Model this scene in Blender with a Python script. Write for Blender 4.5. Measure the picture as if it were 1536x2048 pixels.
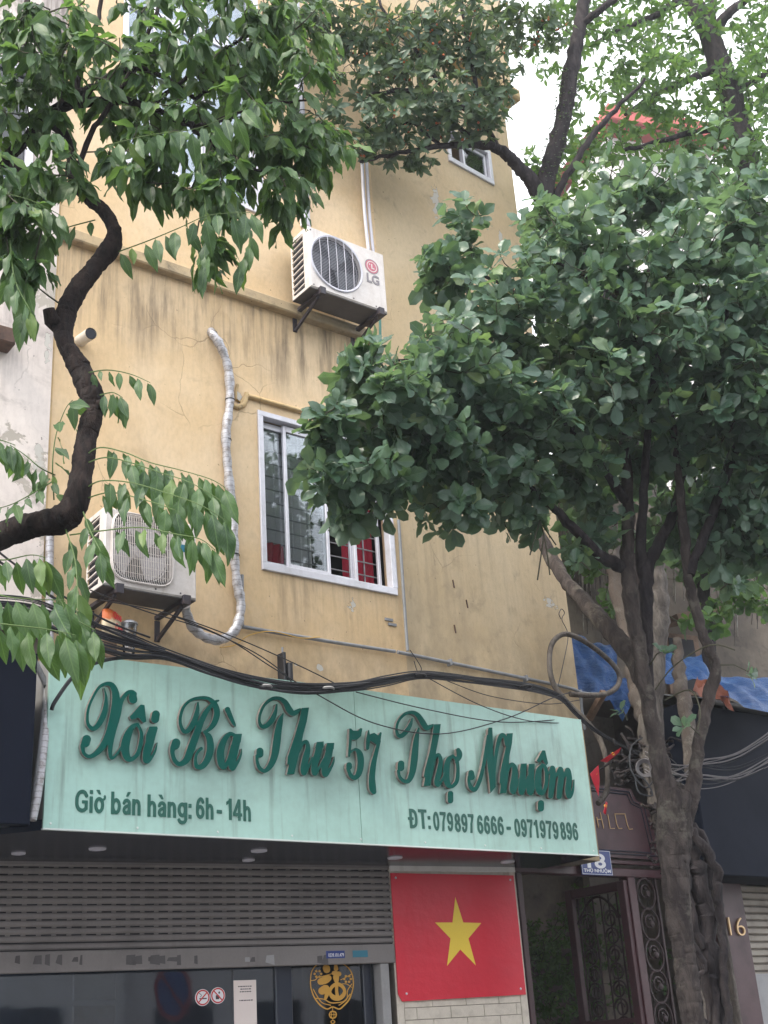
import bpy, math, random
import numpy as np
from mathutils import Vector, Matrix, noise as mnoise
R_ = random.Random(7)
sc = bpy.context.scene
for o in list(bpy.data.objects): bpy.data.objects.remove(o)

# ------------------------------------------------------------------ camera
FPX, PITCH, ROLL, CAMZ = 2545.07, math.radians(23.2706), math.radians(-3.974), 1.6
fw = Vector((0, math.cos(PITCH), math.sin(PITCH))); up0 = Vector((0, -math.sin(PITCH), math.cos(PITCH)))
ax_x = Vector((math.cos(ROLL), 0, 0)) + up0*math.sin(ROLL)
ax_y = Vector((-math.sin(ROLL), 0, 0)) + up0*math.cos(ROLL)
CAM = Vector((0, 0, CAMZ))
cd = bpy.data.cameras.new('camera'); cam = bpy.data.objects.new('camera', cd); sc.collection.objects.link(cam)
cam.matrix_world = Matrix(((ax_x.x, ax_y.x, -fw.x, 0), (ax_x.y, ax_y.y, -fw.y, 0), (ax_x.z, ax_y.z, -fw.z, CAMZ), (0, 0, 0, 1)))
cd.sensor_fit = 'VERTICAL'; cd.sensor_height = 36; cd.lens = FPX/2048*36; cd.clip_end = 500; cd.clip_start = .1
sc.camera = cam
sc.render.resolution_x = 768; sc.render.resolution_y = 1024

# ------------------------------------------------------------------ world, sun, exposure
SUN_EL, SUN_AZ = math.radians(54), math.radians(222)      # azimuth from +Y clockwise
wd = bpy.data.worlds.new('World'); sc.world = wd; wd.use_nodes = True
nt = wd.node_tree; bg = nt.nodes['Background']; bg.inputs[1].default_value = .12
sk = nt.nodes.new('ShaderNodeTexSky'); sk.sky_type = 'NISHITA'; sk.sun_disc = False
sk.sun_elevation = SUN_EL; sk.sun_rotation = SUN_AZ; sk.dust_density = 4; sk.air_density = 1; sk.ozone_density = 1
mx = nt.nodes.new('ShaderNodeMix'); mx.data_type = 'RGBA'; mx.inputs[0].default_value = .72
nt.links.new(sk.outputs[0], mx.inputs[6]); mx.inputs[7].default_value = (10.9, 11.0, 11.2, 1)   # bright thin cloud
nt.links.new(mx.outputs[2], bg.inputs[0])
sd = bpy.data.lights.new('sun', 'SUN'); sd.energy = 1.7; sd.angle = math.radians(10); sd.color = (1, .93, .80)
so = bpy.data.objects.new('sun', sd); sc.collection.objects.link(so)
sdir = Vector((math.sin(SUN_AZ)*math.cos(SUN_EL), math.cos(SUN_AZ)*math.cos(SUN_EL), math.sin(SUN_EL)))
so.rotation_euler = sdir.to_track_quat('Z', 'Y').to_euler(); so.location = (-6, -6, 20)
sc.view_settings.view_transform = 'Standard'; sc.view_settings.look = 'None'
sc.view_settings.exposure = 1.36; sc.view_settings.gamma = 1; sc.view_settings.use_curve_mapping = False
sc.render.engine = 'CYCLES'
try:
    sc.cycles.max_bounces = 6; sc.cycles.transparent_max_bounces = 12; sc.cycles.diffuse_bounces = 3; sc.cycles.glossy_bounces = 3
except Exception: pass

# ------------------------------------------------------------------ geometry helpers
def ray(px, py):
    return (fw*FPX + ax_x*(px-768) - ax_y*(py-1024)).normalized()
def at(px, py, Y):
    d = ray(px, py); return CAM + d*(Y/d.y)
def atz(px, py, z):
    d = ray(px, py); return CAM + d*((z-CAMZ)/d.z)
class Plane:                       # vertical plane; a = compass angle of its u axis; offsets o point to the street
    def __init__(s, x, y, a):
        a = math.radians(a); s.O = Vector((x, y, 0)); s.w = Vector((math.sin(a), math.cos(a), 0)); s.n = Vector((math.cos(a), -math.sin(a), 0))
        s.rot = math.pi/2 - a
    def hit(s, px, py, o=0):
        d = ray(px, py); t = (s.O + s.n*o - CAM).dot(s.n)/d.dot(s.n); p = CAM + d*t - s.O
        return (p.dot(s.w), p.z)
    def W(s, u, v, o=0): return s.O + s.w*u + s.n*o + Vector((0, 0, v))
    def loc(s, p): q = p - s.O; return (q.dot(s.w), -q.dot(s.n), p.z)
    def wd(s, px, py, o=0): u, v = s.hit(px, py, o); return s.W(u, v, o)
class World_:
    rot = 0
    def W(s, u, v, o=0): return Vector((u, -o, v))
WP = World_()
ORG = {}
def link(o): sc.collection.objects.link(o); return o
def tag(o, label=None, cat=None, group=None, kind=None):
    if label: o['label'] = label
    if cat: o['category'] = cat
    if group: o['group'] = group
    if kind: o['kind'] = kind
    return o
def place(o, plane, org):         # org in plane-local x, y, z
    x, y, z = org; o.location = plane.W(x, z, -y); o.rotation_euler = (0, 0, plane.rot); ORG[o.name] = Vector(org)
def thing(name, label, cat, plane=WP, org=(0, 0, 0), group=None, kind=None):
    o = link(bpy.data.objects.new(name, None)); o.empty_display_size = .1
    place(o, plane, org); return tag(o, label, cat, group, kind)
class MB:
    def __init__(s): s.v = []; s.f = []; s.m = []; s.uv = None
    def add(s, vs, fs, m=0):
        b = len(s.v); s.v += [tuple(v) for v in vs]; s.f += [tuple(b+i for i in f) for f in fs]; s.m += [m]*len(fs); return s
    def box(s, x0, x1, o0, o1, z0, z1, m=0):      # o = offset towards the street
        ya, yb = -o1, -o0
        vs = [(x0, ya, z0), (x1, ya, z0), (x1, yb, z0), (x0, yb, z0), (x0, ya, z1), (x1, ya, z1), (x1, yb, z1), (x0, yb, z1)]
        return s.add(vs, [(0, 1, 5, 4), (1, 2, 6, 5), (2, 3, 7, 6), (3, 0, 4, 7), (4, 5, 6, 7), (3, 2, 1, 0)], m)
    def bbox(s, x0, x1, o0, o1, z0, z1, b=.004, m=0):   # box with chamfered vertical and front edges
        ya, yb = -o1, -o0
        pr = [(x0, z0), (x1, z0), (x1, z1), (x0, z1)]; pi = [(x0+b, z0+b), (x1-b, z0+b), (x1-b, z1-b), (x0+b, z1-b)]
        vs = [(x, yb, z) for x, z in pr] + [(x, ya+b, z) for x, z in pr] + [(x, ya, z) for x, z in pi]
        fs = [(3, 2, 1, 0)]
        for i in range(4):
            j = (i+1) % 4; fs += [(i, j, 4+j, 4+i), (4+i, 4+j, 8+j, 8+i)]
        fs.append((8, 9, 10, 11)); return s.add(vs, fs, m)
    def bar(s, p, q, w, h, m=0):                   # rectangular bar between two points
        p = Vector(p); q = Vector(q); d = (q-p).normalized(); a = d.cross(Vector((0, 0, 1)))
        if a.length < .1: a = d.cross(Vector((0, 1, 0)))
        a.normalize(); b = d.cross(a).normalized(); a *= w/2; b *= h/2
        vs = [p-a-b, p+a-b, p+a+b, p-a+b, q-a-b, q+a-b, q+a+b, q-a+b]
        return s.add(vs, [(0, 1, 5, 4), (1, 2, 6, 5), (2, 3, 7, 6), (3, 0, 4, 7), (4, 5, 6, 7), (3, 2, 1, 0)], m)
    def tube(s, pts, r, n=8, cap=True, m=0, jag=0, fq=1.0):
        pts = [Vector(p) for p in pts]; k = len(pts)
        rs = r if isinstance(r, (list, tuple)) else [r]*k
        vs = []; prev = None
        for i, p in enumerate(pts):
            d = (pts[min(i+1, k-1)] - pts[max(i-1, 0)])
            if d.length < 1e-9: d = Vector((0, 0, 1))
            d.normalize()
            if prev is None:
                a = d.cross(Vector((.31, .2, 1))); a.normalize()
            else:
                a = prev - d*prev.dot(d); a.normalize()
            prev = a; b = d.cross(a)
            for j in range(n):
                t = 2*math.pi*j/n; e_ = a*math.cos(t) + b*math.sin(t); q_ = rs[i]
                if jag:
                    c_ = p + e_*q_; q_ *= 1 + jag*(1.1*mnoise.noise(c_*7*fq) + .9*mnoise.noise(c_*22*fq) + .9*abs(mnoise.noise(Vector((c_.x*60, c_.y*60, c_.z*16))*fq)))
                vs.append(p + e_*q_)
        fs = [(i*n+j, i*n+(j+1) % n, (i+1)*n+(j+1) % n, (i+1)*n+j) for i in range(k-1) for j in range(n)]
        if cap: fs += [tuple(range(n-1, -1, -1)), tuple((k-1)*n+j for j in range(n))]
        return s.add(vs, fs, m)
    def disc(s, c, r0, r1, o, n=32, ry=1, m=0):    # flat ring facing the street
        vs = []; fs = []
        for j in range(n):
            t = 2*math.pi*j/n
            vs += [(c[0]+r0*math.cos(t), -o, c[1]+r0*ry*math.sin(t)), (c[0]+r1*math.cos(t), -o, c[1]+r1*ry*math.sin(t))]
        for j in range(n):
            k = (j+1) % n; fs.append((2*j, 2*j+1, 2*k+1, 2*k))
        return s.add(vs, fs, m)
    def prism(s, poly, o0, o1, m=0):               # poly in (x, z), counter-clockwise seen from the street
        n = len(poly); vs = [(x, -o0, z) for x, z in poly] + [(x, -o1, z) for x, z in poly]
        fs = [tuple(range(n, 2*n)), tuple(range(n-1, -1, -1))] + [(i, (i+1) % n, n+(i+1) % n, n+i) for i in range(n)]
        return s.add(vs, fs, m)
    def rev(s, prof, c, n=24, axis='y', m=0):      # lathe: prof = (r, t) along axis
        vs = []; fs = []
        for r, t in prof:
            for j in range(n):
                a = 2*math.pi*j/n; x, z = r*math.cos(a), r*math.sin(a)
                vs.append((c[0]+x, c[1]+t, c[2]+z) if axis == 'y' else (c[0]+x, c[1]+z, c[2]+t))
        for i in range(len(prof)-1):
            for j in range(n):
                k = (j+1) % n; fs.append((i*n+j, i*n+k, (i+1)*n+k, (i+1)*n+j))
        return s.add(vs, fs, m)
    def mesh(s, name, mats, org=Vector((0, 0, 0)), smooth=False):
        me = bpy.data.meshes.new(name); ox, oy, oz = org
        me.from_pydata([(v[0]-ox, v[1]-oy, v[2]-oz) for v in s.v], [], s.f)
        for mt in (mats if isinstance(mats, (list, tuple)) else [mats]): me.materials.append(mt)
        if any(s.m): me.polygons.foreach_set('material_index', s.m)
        if smooth:
            me.polygons.foreach_set('use_smooth', [True]*len(s.f))
            try: me.set_sharp_from_angle(angle=math.radians(50))
            except Exception: pass
        me.update(); return me
    def build(s, name, mats, parent, smooth=False, kind=None, label=None):
        g = parent
        while g.parent: g = g.parent
        o = link(bpy.data.objects.new(name, s.mesh(name, mats, ORG[g.name], smooth))); o.parent = parent
        if kind: o['kind'] = kind
        if label: o['label'] = label
        return o
    def solo(s, name, mats, label=None, cat=None, plane=WP, org=(0, 0, 0), group=None, kind=None, smooth=False):
        o = link(bpy.data.objects.new(name, s.mesh(name, mats, Vector(org), smooth)))
        place(o, plane, org); return tag(o, label, cat, group, kind)
def spline(P, n=6):               # Catmull-Rom through tuples of any size
    P = [np.array(p, float) for p in P]; out = []
    for i in range(len(P)-1):
        p0 = P[max(i-1, 0)]; p1 = P[i]; p2 = P[i+1]; p3 = P[min(i+2, len(P)-1)]
        for k in range(n):
            t = k/n; out.append(.5*((2*p1) + (p2-p0)*t + (2*p0-5*p1+4*p2-p3)*t*t + (3*p1-p0-3*p2+p3)*t**3))
    out.append(P[-1]); return out

# ------------------------------------------------------------------ materials
def N(t, ty, **k):
    n = t.nodes.new(ty)
    for a, b in k.items(): setattr(n, a, b)
    return n
def math_(t, op, a, b=None, c=None):
    n = N(t, 'ShaderNodeMath', operation=op)
    for i, x in enumerate((a, b, c)):
        if x is None: continue
        if isinstance(x, (int, float)): n.inputs[i].default_value = x
        else: t.links.new(x, n.inputs[i])
    return n.outputs[0]
def ramp(t, src, a, b, smooth=True):
    n = N(t, 'ShaderNodeMapRange'); n.interpolation_type = 'SMOOTHSTEP' if smooth else 'LINEAR'
    t.links.new(src, n.inputs[0]); n.inputs[1].default_value = a; n.inputs[2].default_value = b; return n.outputs[0]
def mixc(t, fac, a, b):
    n = N(t, 'ShaderNodeMix', data_type='RGBA')
    for i, x in ((0, fac), (6, a), (7, b)):
        if isinstance(x, (int, float)): n.inputs[i].default_value = x
        elif isinstance(x, tuple): n.inputs[i].default_value = (*x[:3], 1)
        else: t.links.new(x, n.inputs[i])
    return n.outputs[2]
def noise(t, co, scale, det=4, rough=.55, dist=0, st=(1, 1, 1), off=(0, 0, 0)):
    m = N(t, 'ShaderNodeMapping'); m.inputs['Scale'].default_value = st; m.inputs['Location'].default_value = off; t.links.new(co, m.inputs[0])
    n = N(t, 'ShaderNodeTexNoise'); n.inputs['Scale'].default_value = scale; n.inputs['Detail'].default_value = det
    n.inputs['Roughness'].default_value = rough; n.inputs['Distortion'].default_value = dist
    t.links.new(m.outputs[0], n.inputs['Vector']); return n.outputs[0]
def new_mat(name, base, rough=.7, spec=.5, metal=0):
    m = bpy.data.materials.new(name); m.use_nodes = True; t = m.node_tree; p = t.nodes['Principled BSDF']
    p.inputs['Base Color'].default_value = (*base, 1); p.inputs['Roughness'].default_value = rough
    p.inputs['Metallic'].default_value = metal; p.inputs['Specular IOR Level'].default_value = spec
    return m, t, p
def bump(t, p, h, strength=.3, dist=.01):
    b = N(t, 'ShaderNodeBump'); b.inputs['Strength'].default_value = strength; b.inputs['Distance'].default_value = dist
    t.links.new(h, b.inputs['Height']); t.links.new(b.outputs[0], p.inputs['Normal'])
def grime(name, base, dark=None, rough=.7, spec=.4, metal=0, amt=.5, scale=3, streak=0, bs=.2, bd=.004, fine=60):
    """painted / plain surface with blotches, grain and optional vertical runs of dirt"""
    m, t, p = new_mat(name, base, rough, spec, metal); co = N(t, 'ShaderNodeTexCoord').outputs['Object']
    dark = dark or tuple(c*.45 for c in base)
    a = ramp(t, noise(t, co, scale, 6, .62), .42, .75); col = mixc(t, math_(t, 'MULTIPLY', a, amt), base, dark)
    g = noise(t, co, fine, 3, .6); col = mixc(t, math_(t, 'MULTIPLY', ramp(t, g, .3, .8), .22*amt+.05), col, dark)
    if streak:
        s = ramp(t, noise(t, co, 9, 5, .6, 0, (1.4, 1.4, .09)), .5, .78); col = mixc(t, math_(t, 'MULTIPLY', s, streak), col, dark)
    t.links.new(col, p.inputs['Base Color'])
    r = math_(t, 'MULTIPLY_ADD', a, .2*amt, rough-.05); t.links.new(r, p.inputs['Roughness'])
    h = math_(t, 'ADD', g, math_(t, 'MULTIPLY', noise(t, co, scale*4, 5), 1.5)); bump(t, p, h, bs, bd)
    return m
def flat(name, base, rough=.6, spec=.5, metal=0): return new_mat(name, base, rough, spec, metal)[0]

def wall_mat(name, base, pale, dirt, ledges=(), spots=(), dirtamt=.35, peel=.0, foot=None):
    """old limewashed render: blotches, brush grain, hairline cracks, runs under the ledges, lost flakes"""
    m, t, p = new_mat(name, base, .88, .25); co = N(t, 'ShaderNodeTexCoord').outputs['Object']
    sx = N(t, 'ShaderNodeSeparateXYZ'); t.links.new(co, sx.inputs[0]); X, Z = sx.outputs[0], sx.outputs[2]
    big = noise(t, co, .9, 5, .6); col = mixc(t, ramp(t, big, .35, .7), base, pale)
    mid = noise(t, co, 4.5, 7, .65, .5); col = mixc(t, math_(t, 'MULTIPLY', ramp(t, mid, .5, .8), dirtamt), col, dirt)
    br = noise(t, co, 26, 5, .7, 0, (1, 1, .5)); col = mixc(t, math_(t, 'MULTIPLY', ramp(t, br, .35, .75), .16), col, dirt)
    col = mixc(t, math_(t, 'MULTIPLY', ramp(t, noise(t, co, 150, 2, .5), .55, .8), .2), col, pale)
    # hairline cracks
    w = N(t, 'ShaderNodeTexNoise'); w.inputs['Scale'].default_value = 2.2; w.inputs['Detail'].default_value = 6; t.links.new(co, w.inputs['Vector'])
    va = N(t, 'ShaderNodeMix', data_type='VECTOR'); va.inputs[0].default_value = .25; t.links.new(co, va.inputs[4]); t.links.new(w.outputs[1], va.inputs[5])
    vo = N(t, 'ShaderNodeTexVoronoi', feature='DISTANCE_TO_EDGE'); vo.inputs['Scale'].default_value = 1.7; t.links.new(va.outputs[1], vo.inputs['Vector'])
    cr = math_(t, 'SUBTRACT', 1, ramp(t, vo.outputs[0], .0, .008)); ck = math_(t, 'MULTIPLY', cr, ramp(t, noise(t, co, 1.3, 3, .5, 0, (1, 1, 1), (4, 2, 7)), .5, .62))
    col = mixc(t, math_(t, 'MULTIPLY', ck, .35), col, tuple(c*.4 for c in dirt))
    sp_ = ramp(t, noise(t, co, 34, 2, .4, 0, (1, 1, .7), (7, 1, 3)), .735, .76); col = mixc(t, math_(t, 'MULTIPLY', sp_, .75), col, tuple(c*.5 for c in dirt))
    pt_ = ramp(t, noise(t, co, 1.6, 4, .5, .3, (1, 1, 1), (2, 8, 5)), .60, .63); col = mixc(t, math_(t, 'MULTIPLY', pt_, .22), col, pale)
    if foot: col = mixc(t, math_(t, 'MULTIPLY', math_(t, 'MULTIPLY', math_(t, 'SUBTRACT', 1, ramp(t, Z, foot[0], foot[1])), ramp(t, noise(t, co, 3.3, 6, .65, 0, (1, 1, .6)), .3, .62)), .6), col, dirt)
    # rain runs below ledges
    st = ramp(t, noise(t, co, 5, 6, .68, 0, (1.2, 1, .10)), .44, .68)
    st2 = ramp(t, noise(t, co, 14, 5, .6, 0, (1.5, 1, .05), (3, 0, 1)), .45, .7)
    stt = math_(t, 'MAXIMUM', st, math_(t, 'MULTIPLY', st2, .35))
    for (x0, x1, z0, ln, am) in ledges:
        dz = math_(t, 'SUBTRACT', z0, Z); jag = math_(t, 'MULTIPLY', noise(t, co, 4, 3, .5, 0, (1, 1, .02)), ln*.9)
        f = math_(t, 'MULTIPLY', ramp(t, dz, -.01, .02), math_(t, 'SUBTRACT', 1, ramp(t, math_(t, 'SUBTRACT', dz, jag), .0, ln)))
        f = math_(t, 'MULTIPLY', f, math_(t, 'MULTIPLY', ramp(t, X, x0-.15, x0+.2), math_(t, 'SUBTRACT', 1, ramp(t, X, x1-.2, x1+.15))))
        col = mixc(t, math_(t, 'MULTIPLY', math_(t, 'MULTIPLY', f, math_(t, 'ADD', stt, .12)), am), col, dirt)
    hb = math_(t, 'ADD', math_(t, 'MULTIPLY', br, .8), math_(t, 'MULTIPLY', mid, 1.2))
    hb = math_(t, 'SUBTRACT', hb, math_(t, 'MULTIPLY', ck, 1.2))
    # flaked spots (x, z, rx, rz): bare grey-white plaster
    wn = N(t, 'ShaderNodeTexNoise'); wn.inputs['Scale'].default_value = 11; wn.inputs['Detail'].default_value = 5; t.links.new(co, wn.inputs['Vector'])
    for (x, z, rx, rz) in spots:
        dx = math_(t, 'DIVIDE', math_(t, 'SUBTRACT', X, x), rx); dz = math_(t, 'DIVIDE', math_(t, 'SUBTRACT', Z, z), rz)
        d = math_(t, 'SQRT', math_(t, 'ADD', math_(t, 'MULTIPLY', dx, dx), math_(t, 'MULTIPLY', dz, dz)))
        d = math_(t, 'ADD', d, math_(t, 'MULTIPLY', math_(t, 'SUBTRACT', wn.outputs[0], .5), 5.5))
        k = math_(t, 'SUBTRACT', 1, ramp(t, d, .96, 1.02)); rim = math_(t, 'MULTIPLY', math_(t, 'SUBTRACT', 1, ramp(t, d, 1.02, 1.1)), math_(t, 'SUBTRACT', 1, k))
        col = mixc(t, k, col, (.50, .48, .44)); col = mixc(t, math_(t, 'MULTIPLY', rim, .6), col, tuple(c*.4 for c in dirt))
        hb = math_(t, 'SUBTRACT', hb, math_(t, 'MULTIPLY', k, 2.0))
    if peel:
        k = ramp(t, noise(t, co, 2.6, 8, .7, .4, (1, 1, .8), (9, 9, 2)), 1-peel, 1-peel+.02); col = mixc(t, k, col, (.42, .38, .33)); hb = math_(t, 'SUBTRACT', hb, math_(t, 'MULTIPLY', k, 2.0))
    t.links.new(col, p.inputs['Base Color']); bump(t, p, hb, .45, .006)
    return m
def glass_mat(name, tint=(.5, .55, .58), refl=1.0, alpha=.75):
    m = bpy.data.materials.new(name); m.use_nodes = True; t = m.node_tree; t.nodes.clear()
    o = N(t, 'ShaderNodeOutputMaterial'); g = N(t, 'ShaderNodeBsdfGlossy'); g.inputs['Roughness'].default_value = .03; g.inputs['Color'].default_value = (.95, .97, 1, 1)
    tr = N(t, 'ShaderNodeBsdfTransparent'); tr.inputs[0].default_value = (*tint, 1)
    fr = N(t, 'ShaderNodeFresnel'); fr.inputs[0].default_value = 1.5; mx = N(t, 'ShaderNodeMixShader')
    co = N(t, 'ShaderNodeTexCoord').outputs['Object']; b = N(t, 'ShaderNodeBump'); b.inputs['Strength'].default_value = .05; b.inputs['Distance'].default_value = .02
    t.links.new(noise(t, co, 2.5, 2), b.inputs['Height']); t.links.new(b.outputs[0], g.inputs['Normal'])
    t.links.new(math_(t, 'MINIMUM', math_(t, 'MULTIPLY', fr.outputs[0], refl), 1), mx.inputs[0]); t.links.new(tr.outputs[0], mx.inputs[1]); t.links.new(g.outputs[0], mx.inputs[2]); t.links.new(mx.outputs[0], o.inputs[0])
    return m
def bark_mat(name, base, dark, lich=None, la=.5, sc_=14):
    m, t, p = new_mat(name, base, .9, .2); co = N(t, 'ShaderNodeTexCoord').outputs['Object']
    a = noise(t, co, sc_, 7, .7, .6, (1, 1, .35)); col = mixc(t, ramp(t, a, .35, .68), dark, base)
    if lich:
        l = ramp(t, noise(t, co, 5, 6, .7, .3), .53, .66); col = mixc(t, math_(t, 'MULTIPLY', l, la), col, lich)
    t.links.new(col, p.inputs['Base Color']); bump(t, p, a, 1, .035); return m
def leaf_mat(name, base, light, gloss=.42, trans=.35, yel=.08, vein=.5, spec=.5):
    m = bpy.data.materials.new(name); m.use_nodes = True; t = m.node_tree; p = t.nodes['Principled BSDF']; o = t.nodes['Material Output']
    g = N(t, 'ShaderNodeNewGeometry'); oi = N(t, 'ShaderNodeObjectInfo')
    rnd = math_(t, 'FRACT', math_(t, 'ADD', g.outputs['Random Per Island'], oi.outputs['Random']))
    rnd2 = math_(t, 'FRACT', math_(t, 'MULTIPLY', rnd, 17.3))
    uv = N(t, 'ShaderNodeUVMap'); s = N(t, 'ShaderNodeSeparateXYZ'); t.links.new(uv.outputs[0], s.inputs[0])
    ax = math_(t, 'ABSOLUTE', math_(t, 'SUBTRACT', s.outputs[0], .5))
    mid = math_(t, 'SUBTRACT', 1, ramp(t, ax, .012, .04))
    sv = math_(t, 'SINE', math_(t, 'MULTIPLY', math_(t, 'SUBTRACT', s.outputs[1], math_(t, 'MULTIPLY', ax, .75)), 58))
    side = ramp(t, sv, .8, 1)
    veins = math_(t, 'MAXIMUM', mid, math_(t, 'MULTIPLY', side, .55))
    col = mixc(t, rnd, base, light)
    col = mixc(t, math_(t, 'MULTIPLY', ramp(t, rnd2, 1-yel, 1), .8), col, (light[0]*2.2, light[1]*1.7, light[2]*.8))
    co = N(t, 'ShaderNodeTexCoord').outputs['Object']; col = mixc(t, math_(t, 'MULTIPLY', ramp(t, noise(t, co, 40, 4), .5, .8), .25), col, tuple(c*.5 for c in base))
    col = mixc(t, math_(t, 'MULTIPLY', veins, vein), col, (light[0]*1.6+.02, light[1]*1.5+.02, light[2]*1.5))
    back = mixc(t, .45, col, (light[0]*1.5+.02, light[1]*1.35+.02, light[2]*1.6+.01))
    col = mixc(t, g.outputs['Backfacing'], col, back)
    t.links.new(col, p.inputs['Base Color']); p.inputs['Roughness'].default_value = gloss; p.inputs['Specular IOR Level'].default_value = spec
    b = N(t, 'ShaderNodeBump'); b.inputs['Strength'].default_value = .35; b.inputs['Distance'].default_value = .003
    t.links.new(math_(t, 'SUBTRACT', noise(t, co, 50, 3), math_(t, 'MULTIPLY', veins, 1.2)), b.inputs['Height']); t.links.new(b.outputs[0], p.inputs['Normal'])
    tl = N(t, 'ShaderNodeBsdfTranslucent'); tc = mixc(t, .5, col, (light[0]*2.4, light[1]*2.2, light[2]*.6)); t.links.new(tc, tl.inputs[0])
    mx_ = N(t, 'ShaderNodeMixShader'); mx_.inputs[0].default_value = trans
    t.links.new(p.outputs[0], mx_.inputs[1]); t.links.new(tl.outputs[0], mx_.inputs[2]); t.links.new(mx_.outputs[0], o.inputs[0])
    return m

# ------------------------------------------------------------------ lettering
def sdf_shape(shapes, org, s, grid=.8):
    """union of brush strokes and polygons given in enlarged pixels; returns contour loops in photo pixels"""
    circ = []; polys = []; bx = []
    for kind, P in shapes:
        if kind == 's':
            q = np.array([np.array(p)/s for p in spline(P, 14)]); q[:, 2] = np.maximum(q[:, 2], .4); circ.append(q); bx += [q[:, :2].min(0)-q[:, 2].max(), q[:, :2].max(0)+q[:, 2].max()]
        else:
            q = np.array(P, float)/s; polys.append(q); bx += [q.min(0), q.max(0)]
    lo = np.min(bx, 0)-3; hi = np.max(bx, 0)+3; nx, ny = int((hi[0]-lo[0])/grid)+2, int((hi[1]-lo[1])/grid)+2
    X, Y = np.meshgrid(lo[0]+np.arange(nx)*grid, lo[1]+np.arange(ny)*grid, indexing='ij'); D = np.full(X.shape, 1e3)
    for q in circ:
        for x, y, r in q: D = np.minimum(D, np.hypot(X-x, Y-y)-r)
    for q in polys:
        d = np.full(X.shape, 1e3); ins = np.zeros(X.shape, bool); n = len(q)
        for i in range(n):
            a, b = q[i], q[(i+1) % n]; e = b-a; tt = np.clip(((X-a[0])*e[0]+(Y-a[1])*e[1])/max(e@e, 1e-9), 0, 1)
            d = np.minimum(d, np.hypot(X-a[0]-tt*e[0], Y-a[1]-tt*e[1]))
            c = (a[1] > Y) != (b[1] > Y)
            if a[1] != b[1]: ins ^= c & (X < (b[0]-a[0])*(Y-a[1])/(b[1]-a[1])+a[0])
        D = np.minimum(D, np.where(ins, -d, d)-.25)
    D[np.abs(D) < 1e-6] = 1e-6
    seg = {}
    def ip(i, j, k, l):
        a, b = D[i, j], D[k, l]; t = a/(a-b); return (X[i, j]+(X[k, l]-X[i, j])*t+org[0], Y[i, j]+(Y[k, l]-Y[i, j])*t+org[1])
    T = {1: [(3, 0)], 2: [(0, 1)], 3: [(3, 1)], 4: [(1, 2)], 5: [(3, 2), (1, 0)], 6: [(0, 2)], 7: [(3, 2)], 8: [(2, 3)], 9: [(2, 0)], 10: [(0, 3), (2, 1)], 11: [(2, 1)], 12: [(1, 3)], 13: [(1, 0)], 14: [(0, 3)]}
    I = D < 0; code = I[:-1, :-1]*1 + I[1:, :-1]*2 + I[1:, 1:]*4 + I[:-1, 1:]*8
    for i, j in zip(*np.nonzero((code > 0) & (code < 15))):
        ed = [(('h', i, j), (i, j, i+1, j)), (('v', i+1, j), (i+1, j, i+1, j+1)), (('h', i, j+1), (i, j+1, i+1, j+1)), (('v', i, j), (i, j, i, j+1))]
        for a, b in T[int(code[i, j])]: seg[ed[a][0]] = (ed[b][0], ip(*ed[a][1]))
    loops = []
    while seg:
        k = next(iter(seg)); lp = []
        while k in seg: nk, p = seg.pop(k); lp.append(p); k = nk
        if len(lp) > 6: loops.append(lp)
    return loops
def shape_mesh(name, loops_uv, depth, mats, org, o0, z=None):
    """fill closed loops (x, z) and extrude towards the street by depth from offset o0"""
    cu = bpy.data.curves.new('tmp', 'CURVE'); cu.dimensions = '2D'; cu.fill_mode = 'BOTH'; cu.extrude = depth/2
    for lp in loops_uv:
        sp = cu.splines.new('POLY'); sp.points.add(len(lp)-1); sp.points.foreach_set('co', [c for p in lp for c in (p[0], p[1], 0, 1)]); sp.use_cyclic_u = True
    return curve_to_mesh(cu, name, mats, org, o0, depth)
def curve_to_mesh(cu, name, mats, org, o0, depth, xf=None):
    ob = link(bpy.data.objects.new('tmp', cu)); bpy.context.view_layer.update()
    me = bpy.data.meshes.new_from_object(ob.evaluated_get(bpy.context.evaluated_depsgraph_get())); me.name = name
    bpy.data.objects.remove(ob); bpy.data.curves.remove(cu)
    n = len(me.vertices); co = np.empty(n*3); me.vertices.foreach_get('co', co); co = co.reshape(-1, 3)
    if xf: co = xf(co)
    out = np.empty_like(co); out[:, 0] = co[:, 0]-org[0]; out[:, 1] = -(o0+depth/2+co[:, 2])-org[1]; out[:, 2] = co[:, 1]-org[2]
    me.vertices.foreach_set('co', out.ravel()); me.update(); me.materials.clear()
    for mt in mats: me.materials.append(mt)
    if len(mats) > 1:
        for p in me.polygons: p.material_index = 1 if abs(p.normal.y) < .5 else 0
    return me
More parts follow.
